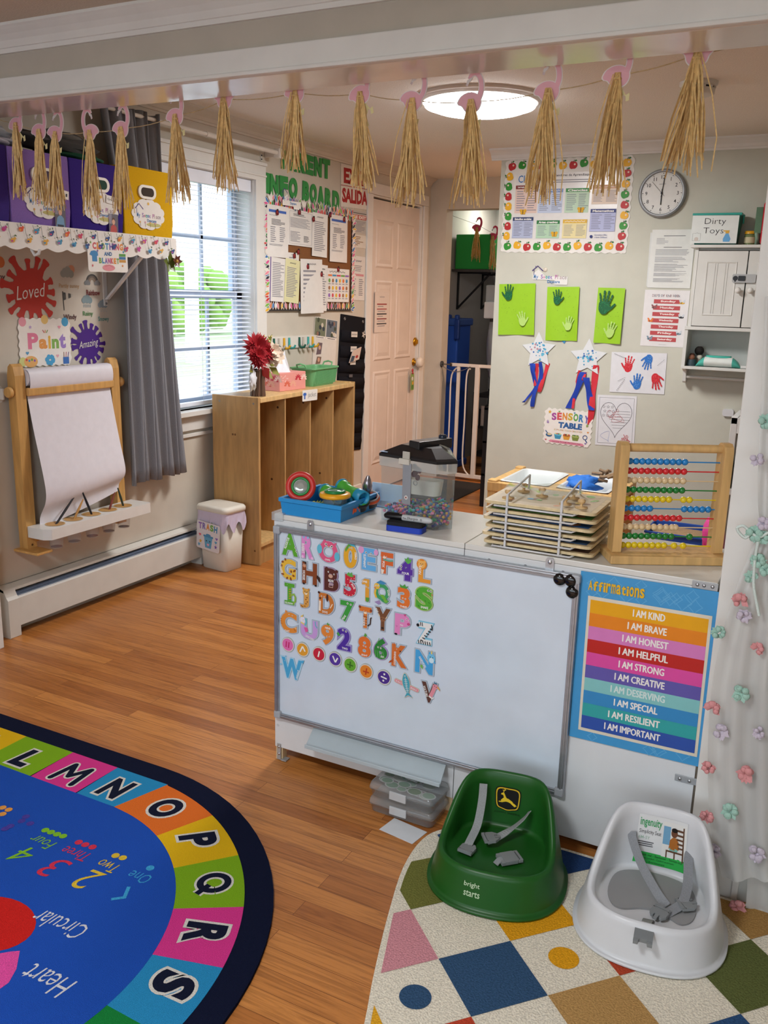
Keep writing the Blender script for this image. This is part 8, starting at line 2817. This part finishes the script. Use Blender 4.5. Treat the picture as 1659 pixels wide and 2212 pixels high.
b.text(fb, 'bright', -.055, .012, -.016, .027, C('#b9d0ae', .4, 'flat'), .01, c=.0004)
b.text(fb, 'starts', -.053, -.008, -.014, .006, C('#b9d0ae', .4, 'flat'), .01, c=.0004)
b.build('front_lettering', t)
strap(W, [(-.062, .074, .205), (-.060, .055, .165), (-.062, .02, .118), (-.07, -.03, PZ + .012), (-.072, -.052, PZ + .004)], .020, WEB, (1, .25, 0), 'strap', t)
strap(W, [(.060, .078, .150), (.045, .055, .135), (.02, .035, .115), (-.005, .01, .104), (-.03, -.012, PZ + .013)], .020, WEB, (.35, 1, .3), 'strap', t)
strap(W, [(.006, -.075, PZ - .001), (.014, -.066, PZ + .006), (.028, -.056, PZ + .008)], .019, WEB, (.5, -.8, 0), 'strap', t)
buckle(W, (-.068, -.046, PZ + .004), -.25, BKG, 'clip', 'buckle', t)
buckle(W, (-.018, -.002, PZ + .017), -1.1, BKG, 'clip', 'buckle', t)
buckle(W, (.040, -.046, PZ + .002), -.95, BKG, 'socket', 'buckle', t)
WHITEP = C('#ccced1', .35, 'plastic', spec=.4)
t, W, back, front, PZ = booster((-.247, 1.90), math.radians(6), .250, WHITEP, 'booster_seat', 'white booster seat with a grey pad and a product card on its back')
b = MB()
g = F(W(0, -.012, PZ), (W(1, 0, 0) - W(0, 0, 0)), (W(0, 1, 0) - W(0, 0, 0)))
P = smooth_path([(-.085, -.06), (-.098, -.01), (-.085, .055), (-.04, .082), (.03, .084), (.082, .06), (.098, .0), (.092, -.055), (.07, -.078), (.045, -.066), (.02, -.05), (-.02, -.056), (-.06, -.074)], 5, True)
b.prism(g, P, -.006, .0025, C('#8f9091', .6, 'plastic'))
b.build('seat_pad', t, bevel=.001)
# card lying against the back
CF = F(W(-.04, .075, .1), W(1, .0, 0) - W(0, 0, 0), W(0, .14, 1) - W(0, 0, 0))
def cf(a, v, c=0.0): return back((a - .052) / .105, .80 - v / .165, .0012 + max(0, c))
t2 = thing('product_card', 'white and green product card leaning on the white booster seat back', 'card', CF(.055, 0))
b = MB()
def patch(a0, b0, a1, b1, m, c, n=10):
    b.loft([[cf(a0 + (a1 - a0) * i / n, b0 + (b1 - b0) * j / 4, c) for i in range(n + 1)] for j in range(5)], m, close=False)
patch(0, 0, .116, .118, paper('#d6d8d8'), 0)
b.lay = .0004
patch(.0, .0, .116, .036, C('#2fa84a', .4, 'flat'), .0005)
b.text(cf, 'ingenuity', .004, .092, .056, .112, C('#3f9a5f', .4, 'flat'), .02, c=.0006)
b.text(cf, 'Simplicity Seat', .004, .078, .056, .089, C('#3a3a40', .4, 'flat'), .0, c=.0006)
b.text(cf, '6M-5Y', .004, .068, .03, .075, C('#9fb8a8', .4, 'flat'), .01, c=.0006)
lines(b, cf, .004, .05, .042, .064, 3, INK, .2, 3)
for k, s in enumerate(('Sit with me! - Sientense! - Sentez-moi!', 'Cushiony comfort - Confort acolchado', 'Confort - divertissement')):
    b.text(cf, s, .008, .025 - .0105 * k, .11 - .02 * k, .032 - .0105 * k, C('#123a1c', .4, 'flat'), .01, c=.0007)
patch(.060, .034, .114, .112, C('#dcdcd8', .4, 'flat'), .0006)
b.rect(cf, .061, .066, .078, .104, C('#6fa0c0', .4, 'flat'), .0008)
WBR = C('#5f4230', .4, 'flat')
for k in range(5): b.rect(cf, .088, .062 + .009 * k, .108, .066 + .009 * k, WBR, .0009)
b.rect(cf, .106, .030, .109, .108, WBR, .001)
b.rect(cf, .070, .050, .108, .054, WBR, .001)
for x in (.070, .088): b.rect(cf, x, .034, x + .003, .052, WBR, .001)
b.poly(cf, [(.076, .058), (.078, .078), (.084, .084), (.092, .084), (.098, .076), (.099, .060), (.094, .056)], C('#a5652a', .4, 'flat'), .0012)
b.disc(cf, .087, .093, .0075, C('#6a4430', .4, 'flat'), 14, .009, c=.0013)
b.disc(cf, .087, .099, .0072, C('#1c1614', .4, 'flat'), 14, .0045, c=.0014)
b.stroke(cf, [(.078, .056), (.086, .058), (.096, .055)], .008, C('#7fb5aa', .4, 'flat'), .0013)
tag(b.build('card_front', t2), '', '')
for k in ('label', 'category'): del t2.children[0][k]
strap(W, [(-.062, .083, .180), (-.058, .07, .165), (-.03, .03, .130), (.01, -.02, PZ + .018), (.035, -.05, PZ + .009)], .021, C('#83868a', .7, 'fabric', spec=.2), (1, -.1, .5), 'strap', t)
strap(W, [(.072, .083, .158), (.070, .066, .148), (.074, .02, .118), (.068, -.03, PZ + .016), (.045, -.062, PZ + .008), (.03, -.078, PZ + .005)], .021, C('#83868a', .7, 'fabric', spec=.2), (1, .35, 0), 'strap', t)
strap(W, [(.002, -.098, PZ - .001), (.0, -.112, PZ + .008), (-.002, -.126, PZ + .009), (-.003, -.14, PZ + .002)], .021, C('#7f827e', .7, 'fabric', spec=.2), (1, .05, 0), 'strap', t)
buckle(W, (.020, -.086, PZ + .007), 2.8, BKG, 'clip', 'buckle', t)
buckle(W, (.080, -.028, PZ + .010), -1.0, BKG, 'clip', 'buckle', t)
buckle(W, (-.004, -.152, PZ - .004), .0, BKG, 'socket', 'buckle', t)

# plastic cases and paper sheet before the divider
b = MB()
b.prism(f.at(-.93, 1.965, 0, -.1), [(-.05, -.03), (.06, -.035), (.065, .035), (-.045, .04)], .0005, .0015, paper('#d2d6da'))
tag(b.build('paper_sheet'), 'white paper corner on the floor under the plastic cases', 'paper')
def case(z, rot, label):
    g = F((-.952, 2.062, z), (1, 0, 0), (0, 1, 0)).at(0, 0, 0, rot)
    t = thing('plastic_case', label, 'case', (-.952, 2.062, z), 'clear plastic cases before the divider')
    GC_ = glassy('#cfd4d6', .22, .2)
    b = MB()
    b.loft([[g(x, y, c) for x, y in rrect(-.098 + e, -.057 + e, .098 - e, .057 - e, .014)] for c, e in ((0, .006), (.003, .003), (.027, 0), (.027, -.004), (.029, -.004))], GC_, caps=(True, False))
    b.build('box', t)
    b = MB()
    b.loft([[g(x, y, c) for x, y in rrect(-.101 + e, -.06 + e, .101 - e, .06 - e, .014)] for c, e in ((.0295, 0), (.032, 0), (.042, .003), (.045, .008))], GC_, caps=(False, True))
    b.build('lid', t)
    b = MB()
    b.fbox(g, -.03, -.0655, .016, .022, -.0605, .04, glassy('#dfe2e4', .5, .2))
    b.build('latch', t, bevel=.001)
    return t, g
case(.0022, .0, 'lower clear plastic case on the floor by the divider')
t, g = case(.0475, -.03, 'upper clear plastic case holding picture cutouts')
b = MB()
q = random.Random(9)
for i in range(20):
    x, y = q.uniform(-.075, .075), q.uniform(-.038, .038)
    r = q.uniform(.014, .022)
    b.prism(g, [(x + r * 1.1 * math.cos(a), y + r * .85 * math.sin(a)) for a in [2 * PI * k / 14 for k in range(14)]], .030 + .0005 * i - .0005, .030 + .0005 * i, paper('#c9cdc9'))
    b.disc(g, x, y, r * .9, C(q.choice(['#6f9a78', '#8fae92', '#a8485f', '#9a7a8a', '#b9bfae', '#6a8a5a']), .6, 'flat'), 14, r * .7, c=.0301 + .0005 * i)
o = tag(b.build('picture_cutouts'), 'small fruit and vegetable picture cutouts inside the upper case', 'cutouts')
o['kind'] = 'stuff'
for st, x, y, rt, wd in (('VEGETABLES', -.01, .038, -.12, .06), ('FRUITS', .0, .016, -.1, .04)):
    b = MB()
    g2 = g.at(x, y, .0455, rt)
    b.prism(g2, rrect(-wd / 2, -.007, wd / 2, .007, .001, 2), 0, .0006, paper('#d5d7d7'))
    b.text(g2, st, -wd * .44, -.003, wd * .44, .003, INK, .02, c=.0009)
    tag(b.build('case_label'), 'white label reading %s on the upper plastic case' % st, 'label')

# cubby, and the things on it
cub = F((-2.672, 3.772, 0), V((-.022, .20, 0)).normalized() * 1, (0, 0, 1))
cu = V((-.05, 1.108, 0))
CLN = cu.length
cu.normalize()
cub = F((-2.672, 3.772, 0), cu, (0, 0, 1))            # u along the open front, n towards the room
BIR = wood('#b08a58', .4)
BIRL = wood('#c7a571', .4)
CD, CH = .288, .903
t = thing('wooden_cubby', 'birch cubby with four tall slots under the window', 'cubby', cub(CLN / 2, 0, -CD / 2))
for u0, nm in ((0, 'side_panel'), (CLN - .018, 'side_panel')):
    b = MB()
    b.fbox(cub, u0, 0, -CD, u0 + .018, CH, 0, BIR)
    if u0 == 0:
        for c, v in ((-.24, .87), (-.03, .87), (-.16, .70), (-.145, .70), (-.03, .08), (-.24, .06)):
            b.disc(F(cub(0, 0, 0), cub.n, (0, 0, 1), -cub.u), c, v, .006, C('#8a8478' if v > .8 else '#6d4a2a', .5, 'flat'), 10, c=.0005)
    b.build(nm, t, bevel=.003)
b = MB()
b.fbox(cub, .018, CH - .03, -CD, CLN - .018, CH - .008, -.002, BIRL)
b.build('top_panel', t)
b = MB()
b.fbox(cub, .018, CH - .03, -.018, CLN - .018, CH - .004, .002, BIRL)
b.fbox(cub, CLN - .03, CH - .03, -CD, CLN - .018, CH + .0, -.018, BIRL)
b.build('front_lip', t, bevel=.003)
b = MB()
b.fbox(cub, .018, .03, -CD, CLN - .018, CH - .03, -CD + .006, BIR)
b.build('back_panel', t)
b = MB()
b.fbox(cub, .018, .10, -CD + .006, CLN - .018, .118, -.002, BIRL)
b.fbox(cub, .018, .0, -.03, CLN - .018, .10, -.014, BIR)
b.build('bottom_panel', t)
for k in (1, 2, 3):
    b = MB()
    u0 = CLN * k / 4
    b.fbox(cub, u0 - .006, .118, -CD + .006, u0 + .006, CH - .03, -.006, BIR)
    for v, c in ((CH - .08, -.05), (.45 - .03 * k, -.09)): b.disc(F(cub(u0 - .0065, 0, 0), cub.n, (0, 0, 1), -cub.u), c, v, .007, C('#4a2f1a', .6, 'flat'), 8, c=.0003)
    b.build('divider', t, bevel=.001)
b = MB()
fj = cub.at(CLN * .40, CH - .062, .0035, -.03)
b.prism(fj, rrect(0, 0, .17, .062, .006), 0, .0015, paper('#d9d6d0'))
b.lay = .0018
b.poly(fj, [(.018, .012), (.018, .034), (.01, .03), (.006, .042), (.018, .05), (.025, .046), (.032, .05), (.044, .042), (.04, .03), (.032, .034), (.032, .012)], C('#2f5fb0', .5, 'flat'))
b.text(fj, 'jacket', .062, .014, .155, .048, INK, -.01)
tag(b.build('jacket_label'), 'white jacket label with a blue shirt picture on the cubby front', 'label')
ZCB = CH - .0075
# vase of artificial flowers
p = cub(.13, ZCB, -.085)
t = thing('flower_vase', 'twig vase of red and cream artificial flowers on the cubby', 'vase', p)
b = MB()
q = random.Random(5)
for k in range(22):
    a = 2 * PI * k / 22
    r = .030 + .003 * (k % 2)
    b.tube([p + V((r * math.cos(a) * 1.12, r * math.sin(a) * 1.12, 0)), p + V((r * math.cos(a + .12) * .95, r * math.sin(a + .12) * .95, .075)), p + V((r * math.cos(a + .2), r * math.sin(a + .2), .138 + q.uniform(-.004, .004)))], .0055, wood(('#5a4232', '#6a5040', '#4a3628')[k % 3]), 6)
b.lathe(p, [(.028, 0), (.026, .12)], wood('#3a2a20'), 12)
b.build('twig_holder', t)
def bloom(b, c, n, R, m, layers=4, w=.3, ax=V((.78, -.55, .3))):
    """petals in rings round an axis that leans into the room"""
    c, ax = V(c), ax.normalized()
    u = ax.cross(V((0, 0, 1))).normalized()
    v = ax.cross(u)
    for L_ in range(layers):
        for k in range(n):
            a = 2 * PI * (k + .5 * L_) / n
            e = .05 + 1.1 * L_ / layers
            d = (u * math.cos(a) + v * math.sin(a)) * math.cos(e) + ax * math.sin(e)
            leaf3(b, c + ax * .004 * L_, d, ax, R * (1 - .08 * L_), R * w, m)
b = MB()
for o, R in (((.0, -.01, .255), .085), ((.03, .02, .225), .065), ((.03, -.05, .215), .06), ((.02, -.02, .19), .06)): bloom(b, p + V(o), 13, R, C('#a5222b', .6, 'fabric'), 5, .16)
b.build('red_bloom', t)
b = MB()
for o, R in (((.055, .075, .205), .06), ((.06, .055, .235), .05)): bloom(b, p + V(o), 8, R, C('#e0cdb8', .6, 'fabric'), 3, .42)
b.build('cream_bloom', t)
b = MB()
for o, d in (((.01, .05, .26), (.3, .5, .8)), ((.0, .08, .18), (.3, .7, -.3)), ((.03, .06, .15), (.4, .5, -.5)), ((.0, -.05, .16), (.3, -.7, -.3)), ((.02, .02, .14), (.6, .2, -.6))):
    leaf3(b, p + V(o), d, (1, 0, 0), .075, .022, C('#7a7a2f', .6, 'fabric'))
leaf3(b, p + V((.03, -.01, .16)), (.5, -.1, -.6), (0, 1, 0), .09, .03, C('#a5281f', .6, 'fabric'))
for k in range(12): b.ball(p + V((q.uniform(-.01, .03), .075 + q.uniform(-.02, .025), .29 + q.uniform(-.02, .02))), .006, C('#cfc08a', .6, 'fabric'), 6)
b.tube([p + V((0, 0, .13)), p + V((.01, .05, .24)), p + V((.01, .075, .285))], .002, C('#6a6a2f', .6, 'fabric'), 5)
b.build('leaves', t)
b = MB()
lump(b, p + V((.01, -.06, .09)), .012, .03, .05, C('#d5d8de', .6, 'fabric'), 5, .25)
b.build('white_bow', t)
# tissue box
bt = cub.at(.50, ZCB, -.145)
G3 = F(bt(0, 0, 0), cub.u, -cub.n, (0, 0, 1)).at(0, 0, 0, -.12)
t = thing('tissue_box', 'pink patterned tissue box with a tissue standing up on the cubby', 'tissue box', G3(0, 0))
b = MB()
b.fbox(G3, -.12, -.06, 0, .12, .06, .10, C('#d79088', .5, 'paper'))
q = random.Random(3)
for g4, L_ in ((F(G3(-.12, -.06, 0), G3.u, (0, 0, 1), -G3.v), .24), (F(G3(-.12, .06, 0), -G3.v, (0, 0, 1), -G3.u), .12)):
    b.lay = .0005
    for k, (x, c) in enumerate(((.28, '#c9604a'), (.7, '#b5283a'), (.5, '#d9a08a'), (.92, '#e6c2b8'))):
        for a in range(7):
            an = -.2 + a * .55
            b.disc(g4, L_ * x + .018 * math.cos(an), (.03 + .03 * (k % 2)) + .018 * math.sin(an), .011, C(c, .5, 'flat'), 8, .0045, rot=an)
    for k in range(10): b.disc(g4, L_ * q.uniform(.05, .3), q.uniform(.05, .09), .003, C('#e6d6d0', .5, 'flat'), 6)
b.build('box', t, bevel=.002)
b = MB()
rows = []
for i in range(9):
    s = i / 8
    z = .10 + .115 * s
    k = (1 - s) ** 1.15
    rows.append([G3(-.02 + (.066 * k + .003) * math.cos(a) * (1 + .3 * math.sin(4 * a + s * 2)) + .02 * s * s, (.03 * k + .001) * math.sin(a) * (1 + .45 * math.sin(3 * a + s * 3)), z + .02 * math.sin(3 * a) * k * s) for a in [2 * PI * j / 20 for j in range(20)]])
b.loft(rows, paper('#d9dde4'))
b.build('tissue', t)
# green basket
G3 = F(cub(.86, ZCB, -.15), cub.u, -cub.n, (0, 0, 1))
t = thing('green_basket', 'pale green plastic basket with handles on the cubby end', 'basket', G3(0, 0))
GBK = C('#6aa874', .45, 'plastic')
b = MB()
rr_ = []
for c, e in ((0, .02), (.03, .014), (.085, .004), (.10, 0), (.10, -.006), (.108, -.006), (.108, .003), (.10, .006), (.006, .024)):
    rr_.append([G3(x, y, c) for x, y in rrect(-.155 + e, -.085 + e, .155 - e, .085 - e, .03)])
b.loft(rr_, GBK, smooth=False)
for k in range(24):
    x = -.125 + .0109 * k
    b.hexa([G3(x, -.0715, .01), G3(x + .004, -.0715, .01), G3(x + .004, -.0645, .01), G3(x, -.0645, .01), G3(x, -.085, .09), G3(x + .004, -.085, .09), G3(x + .004, -.078, .09), G3(x, -.078, .09)], GBK)
b.build('basket_body', t)
for s in (-1, 1):
    b = MB()
    b.tube([G3(s * .155, -.03, .105), G3(s * .168, -.028, .125), G3(s * .172, 0, .132), G3(s * .168, .028, .125), G3(s * .155, .03, .105)], .005, GBK, 8)
    b.build('handle', t)

# trash bin
g = F((-2.832, 3.655, 0), V((.985, -.12, 0)), V((.12, .985, 0)))
t = thing('trash_bin', 'white trash bin with a lilac liner and a TRASH sign by the cubby', 'bin', g(0, 0))
BW = C('#d3cfc4', .4, 'plastic')
b = MB()
b.loft([[g(x, y, z) for x, y in rrect(-.10 + e, -.075 + e, .10 - e, .075 - e, .02)] for z, e in ((0, .016), (.004, .012), (.30, 0), (.30, .004), (.01, .018))], BW)
b.build('bucket', t)
b = MB()
b.loft([[g(x, y, z) for x, y in rrect(-.112 + e, -.085 + e, .112 - e, .085 - e, .03)] for z, e in ((.312, .01), (.318, .0), (.336, .0), (.345, .006), (.348, .02))], BW)
b.build('lid', t)
b = MB()
rows = []
for k in range(7):
    s = k / 6
    row = []
    P = [(x - .106, y - .082) for x, y in wavy(.212, .164, 0, .06, .03)]
    for i, (x, y) in enumerate(P):
        w_ = 1 + .06 * s + .03 * math.sin(i * 1.3 + s * 3) * (s * .8 + .15)
        row.append(g(x * w_, y * w_, .316 - (.078 + .028 * math.sin(i * .9)) * s))
    rows.append(row)
b.loft(rows, C('#c3bad0', .5, 'plastic'), caps=(False, False), smooth=False)
b.build('liner', t)
b = MB()
gs = F(g(-.092, -.094, .118), g.u, (0, 0, 1), -g.v).at(0, 0, 0, -.07)
b.prism(gs, rrect(0, 0, .165, .15, .012), 0, .0015, paper('#d6d2d6'))
b.lay = .0018
arctext(b, gs, 'TRASH', .012, .105, .15, .14, ['#8f6ab5', '#7a6ab0', '#d98a3a', '#6aa04a', '#3f86b0'], .05, .004)
b.poly(gs, [(.055, .07), (.115, .07), (.106, .012), (.064, .012)], C('#5f9fc4', .5, 'flat'))
b.rect(gs, .05, .07, .12, .08, C('#4a8ab5', .5, 'flat'))
b.disc(gs, .085, .083, .018, C('#4a8ab5', .5, 'flat'), 12, .006)
for s in (-1, 1): b.disc(gs, .085 + .012 * s, .05, .004, DK, 8)
heart(b, gs, .085, .03, .009, C('#d9a0b5', .5, 'flat'))
for k, (x, y) in enumerate(((.03, .04), (.14, .03), (.02, .02))): star(b, gs, x, y, .012, C(('#d9a83a', '#7a5fb0', '#5f9fc4')[k], .5, 'flat'))
for k, (x, y) in enumerate(((.025, .075), (.145, .075), (.14, .055))): heart(b, gs, x, y, .009, C(('#d96a7a', '#8f6ab5', '#5f9fc4')[k], .5, 'flat'))
tag(b.build('trash_sign'), 'square TRASH sign with a smiling blue bin on the trash bin', 'sign')
b = MB()
p = hit(0, XL, 474, 920)
b.box((XL, p.y - .09, p.z - .012), (XL + .02, p.y + .02, p.z + .005), C('#a9a9a6', .4, 'metal', metal=.7))
b.box((XL + .0, p.y - .02, p.z - .006), (XL + .05, p.y + .03, p.z + .0), C('#a9a9a6', .4, 'metal', metal=.7))
tag(b.build('metal_latch'), 'small metal latch on the window apron by the cubby', 'latch')

# ================================================================== OVERHEAD THINGS
t = thing('ceiling_light', 'round lit flush ceiling light in the far room', 'ceiling light', (*LIGHT_XY, ZC - .03))
b = MB()
b.lathe((*LIGHT_XY, ZC), [(.298, 0), (.298, -.006), (.288, -.012), (.268, -.012), (.262, -.022), (.252, -.022)], C('#cfc8be', .4, 'paint'), 64, caps=(False, False))
b.build('trim_ring', t)
b = MB()
b.lathe((*LIGHT_XY, ZC - .018), [(.253, 0), (.248, -.018), (.2, -.034), (.001, -.042)], emit('lamp_diffuser', (.95, .95, 1.0), 15.0), 64)
b.build('diffuser', t)
ps = hit(2, ZC - .03, 1508, 195)
t = thing('smoke_detector', 'white smoke detector on the far room ceiling', 'smoke detector', ps)
b = MB()
b.lathe((ps.x, ps.y, ZC), [(.075, 0), (.075, -.012), (.066, -.016), (.066, -.02)], plast('#c9c4ba'), 36)
b.lathe((ps.x, ps.y, ZC - .02), [(.066, -.008), (.064, -.026), (.05, -.032), (.001, -.033)], plast('#c9c4ba'), 36)
b.build('housing', t)
b = MB()
b.lathe((ps.x, ps.y, ZC - .02), [(.06, 0), (.06, -.008)], C('#1c1c1c', .7, 'flat'), 36, caps=(False, False))
for k in range(12):
    a = 2 * PI * k / 12
    b.box((ps.x + .063 * math.cos(a) - .006, ps.y + .063 * math.sin(a) - .006, ZC - .028), (ps.x + .063 * math.cos(a) + .006, ps.y + .063 * math.sin(a) + .006, ZC - .02), plast('#c9c4ba'))
b.build('vents', t)

# flamingo garland behind the beam
YG = 2.325
GS = .066
PINK, RIM = '#e0a9b4', '#dfd6d3'
def gp(px, py): return hit(1, YG, px, py)
# px, py of the knot; facing; tilt; tassel end row; half width; lean; neck shown
GAR = [(37, 268, 1, .18, 430, .022, .02, 'pale pink flamingo ornament first on the string, above the deep purple cube'), (87, 282, 1, .05, 443, .028, -.06, 'pale pink flamingo ornament second on the string, tassel crossing its neighbour'), (122, 287, 1, -.12, 460, .032, -.14, 'pale pink flamingo ornament third on the string, its tassel leaning over the second'),
       (196, 284, -1, .02, 468, .032, .0, 'pale pink flamingo ornament above the dark purple cube'), (264, 277, 1, -.02, 462, .034, -.03, 'pale pink flamingo ornament above the yellow cube'), (381, 250, 1, .1, 440, .042, .03, 'pale pink flamingo ornament hanging before the window'),
       (486, 214, 1, -.3, 418, .040, .02, 'pale pink flamingo ornament by the window casing, half behind the beam'), (640, 200, 1, .0, 370, .036, -.02, 'straw tassel ornament hanging over the PARENT lettering'), (780, 202, 1, .25, 412, .036, .12, 'pale pink flamingo ornament hanging by the EXIT sign'),
       (893, 216, 1, -.2, 445, .044, -.03, 'pale pink flamingo ornament at the near rim of the ceiling light'), (1019, 219, 1, .0, 448, .044, .04, 'pale pink flamingo ornament in front of the ceiling light'), (1186, 195, 1, .05, 440, .042, -.02, 'pale pink flamingo ornament over the first half of the standards poster'),
       (1336, 162, 1, .05, 420, .044, -.05, 'pale pink flamingo ornament over the end of the standards poster'), (1507, 116, 1, -.35, 378, .050, -.06, 'pale pink flamingo ornament before the smoke detector')]
knots = []
for k, (px, py, fc, tl, ye, tw, ln, lab) in enumerate(GAR):
    p = gp(px, py)
    e = gp(px, ye)
    knots.append(p)
    flamingo('flamingo_ornament', lab, 'ornament', 'pale pink flamingos on the string', p + V((0, -.004, 0)), GS, fc, tl, (0, -1, 0), (1, 0, 0), PINK, RIM, '#e4c488', (p.z - e.z), tw, 100 + k, 46, lean=ln * .5)
b = MB()
pts = [gp(-60, 235), *knots, gp(1720, 60)]
sp = []
for a, c in zip(pts, pts[1:]):
    for i in range(6):
        s = i / 6
        sp.append(a.lerp(c, s) + V((0, .0035, -.010 * math.sin(PI * s) * (c - a).length * 3)))
sp.append(pts[-1])
b.tube(sp, .0013, C('#b09a74', .8, 'straw'), 6)
tag(b.build('twine'), 'thin twine carrying the pale pink flamingos along the beam', 'string')

# sheer curtain with flowers at the end post
YV = 2.068
SH = glassy('#d3d3d0', .58, .5)
def vp(px, py, d=0.0): return hit(1, YV - d, px, py)
t = thing('sheer_curtain', 'sheer white curtain with fabric flowers hanging by the end post', 'curtain', (-.1, YV, .2))
def drape(outline, name, d, folds=5, amp=.012):
    """outline: list of (py, left px, right px)"""
    b = MB()
    rows = []
    P = smooth_path(outline, 5)
    for k, (py, xl, xr) in enumerate(P):
        row = []
        for i in range(29):
            s = i / 28
            q = vp(xl + (xr - xl) * s, py)
            row.append(V((q.x, YV - d - amp * math.sin(s * folds * 2 * PI + k * .12) * (.4 + .6 * k / len(P)) - amp, q.z)))
        rows.append(row)
    b.loft(rows, SH, close=False)
    return b.build(name, t)
drape([(640, 1654, 1760), (850, 1646, 1760), (1000, 1640, 1760), (1090, 1640, 1745), (1145, 1648, 1720)], 'upper_panel', .01, 4, .008)
drape([(1150, 1640, 1720), (1200, 1618, 1740), (1300, 1580, 1760), (1450, 1545, 1770), (1600, 1533, 1780), (1740, 1535, 1790), (1820, 1545, 1795), (1889, 1562, 1800)], 'gathered_panel', .012, 4, .011)
drape([(1500, 1600, 1790), (1700, 1605, 1800), (1890, 1614, 1810), (2000, 1606, 1815), (2020, 1606, 1815)], 'hanging_panel', -.022, 3, .008)
b = MB()
for pts in ([(1592, 1140), (1606, 1136), (1622, 1150), (1640, 1160), (1660, 1150)], [(1640, 1160), (1632, 1200), (1628, 1260), (1634, 1300), (1640, 1330)], [(1622, 1152), (1610, 1162), (1596, 1150), (1592, 1140)]):
    b.tube([vp(x, y, .045) for x, y in smooth_path(pts, 4)], .0035, C('#c9d6d0', .6, 'fabric'), 6)
b.build('tie_back', t)
q = random.Random(44)
FLC = {'p': '#cf8f90', 'm': '#9bc0b2', 'l': '#bfb6c4'}
for x, y, c, r in ((1600, 1297, 'p', 1), (1607, 1330, 'l', .9), (1553, 1366, 'm', .9), (1539, 1530, 'p', 1), (1601, 1497, 'm', 1.1), (1637, 1400, 'p', .8), (1558, 1580, 'l', 1), (1640, 1582, 'l', .8), (1531, 1657, 'p', .9), (1611, 1671, 'p', 1.1), (1527, 1762, 'p', .9), (1577, 1751, 'm', 1.1), (1541, 1836, 'l', 1), (1634, 1843, 'l', 1.1), (1593, 1957, 'p', 1.1), (1645, 2013, 'p', 1.1), (1636, 992, 'l', .8), (1655, 910, 'm', .9), (1630, 1152, 'm', 1.0), (1646, 1160, 'm', .9), (1638, 1210, 'm', .9), (1622, 1245, 'm', .8), (1655, 1230, 'm', .8), (1650, 1130, 'l', .8)):
    d = .04 if y < 1890 else .005
    o = vp(x, y, d)
    b = MB()
    m = C(FLC[c], .75, 'fabric')
    r *= 1.35
    for k in range(9):
        a = q.uniform(0, 2 * PI)
        e = q.uniform(-.6, .6)
        b.ball(o + V((.008 * r * math.cos(a) * math.cos(e), -.003 + .004 * math.sin(e * 3), .008 * r * math.sin(a))), .0062 * r * q.uniform(.7, 1.1), m, 8, (1, .55, 1))
    for k in range(6):
        a = q.uniform(0, 2 * PI)
        leaf3(b, o, (math.cos(a), -.3, math.sin(a)), (0, 1, 0), .016 * r, .006 * r, m)
    b.build('flower', t)
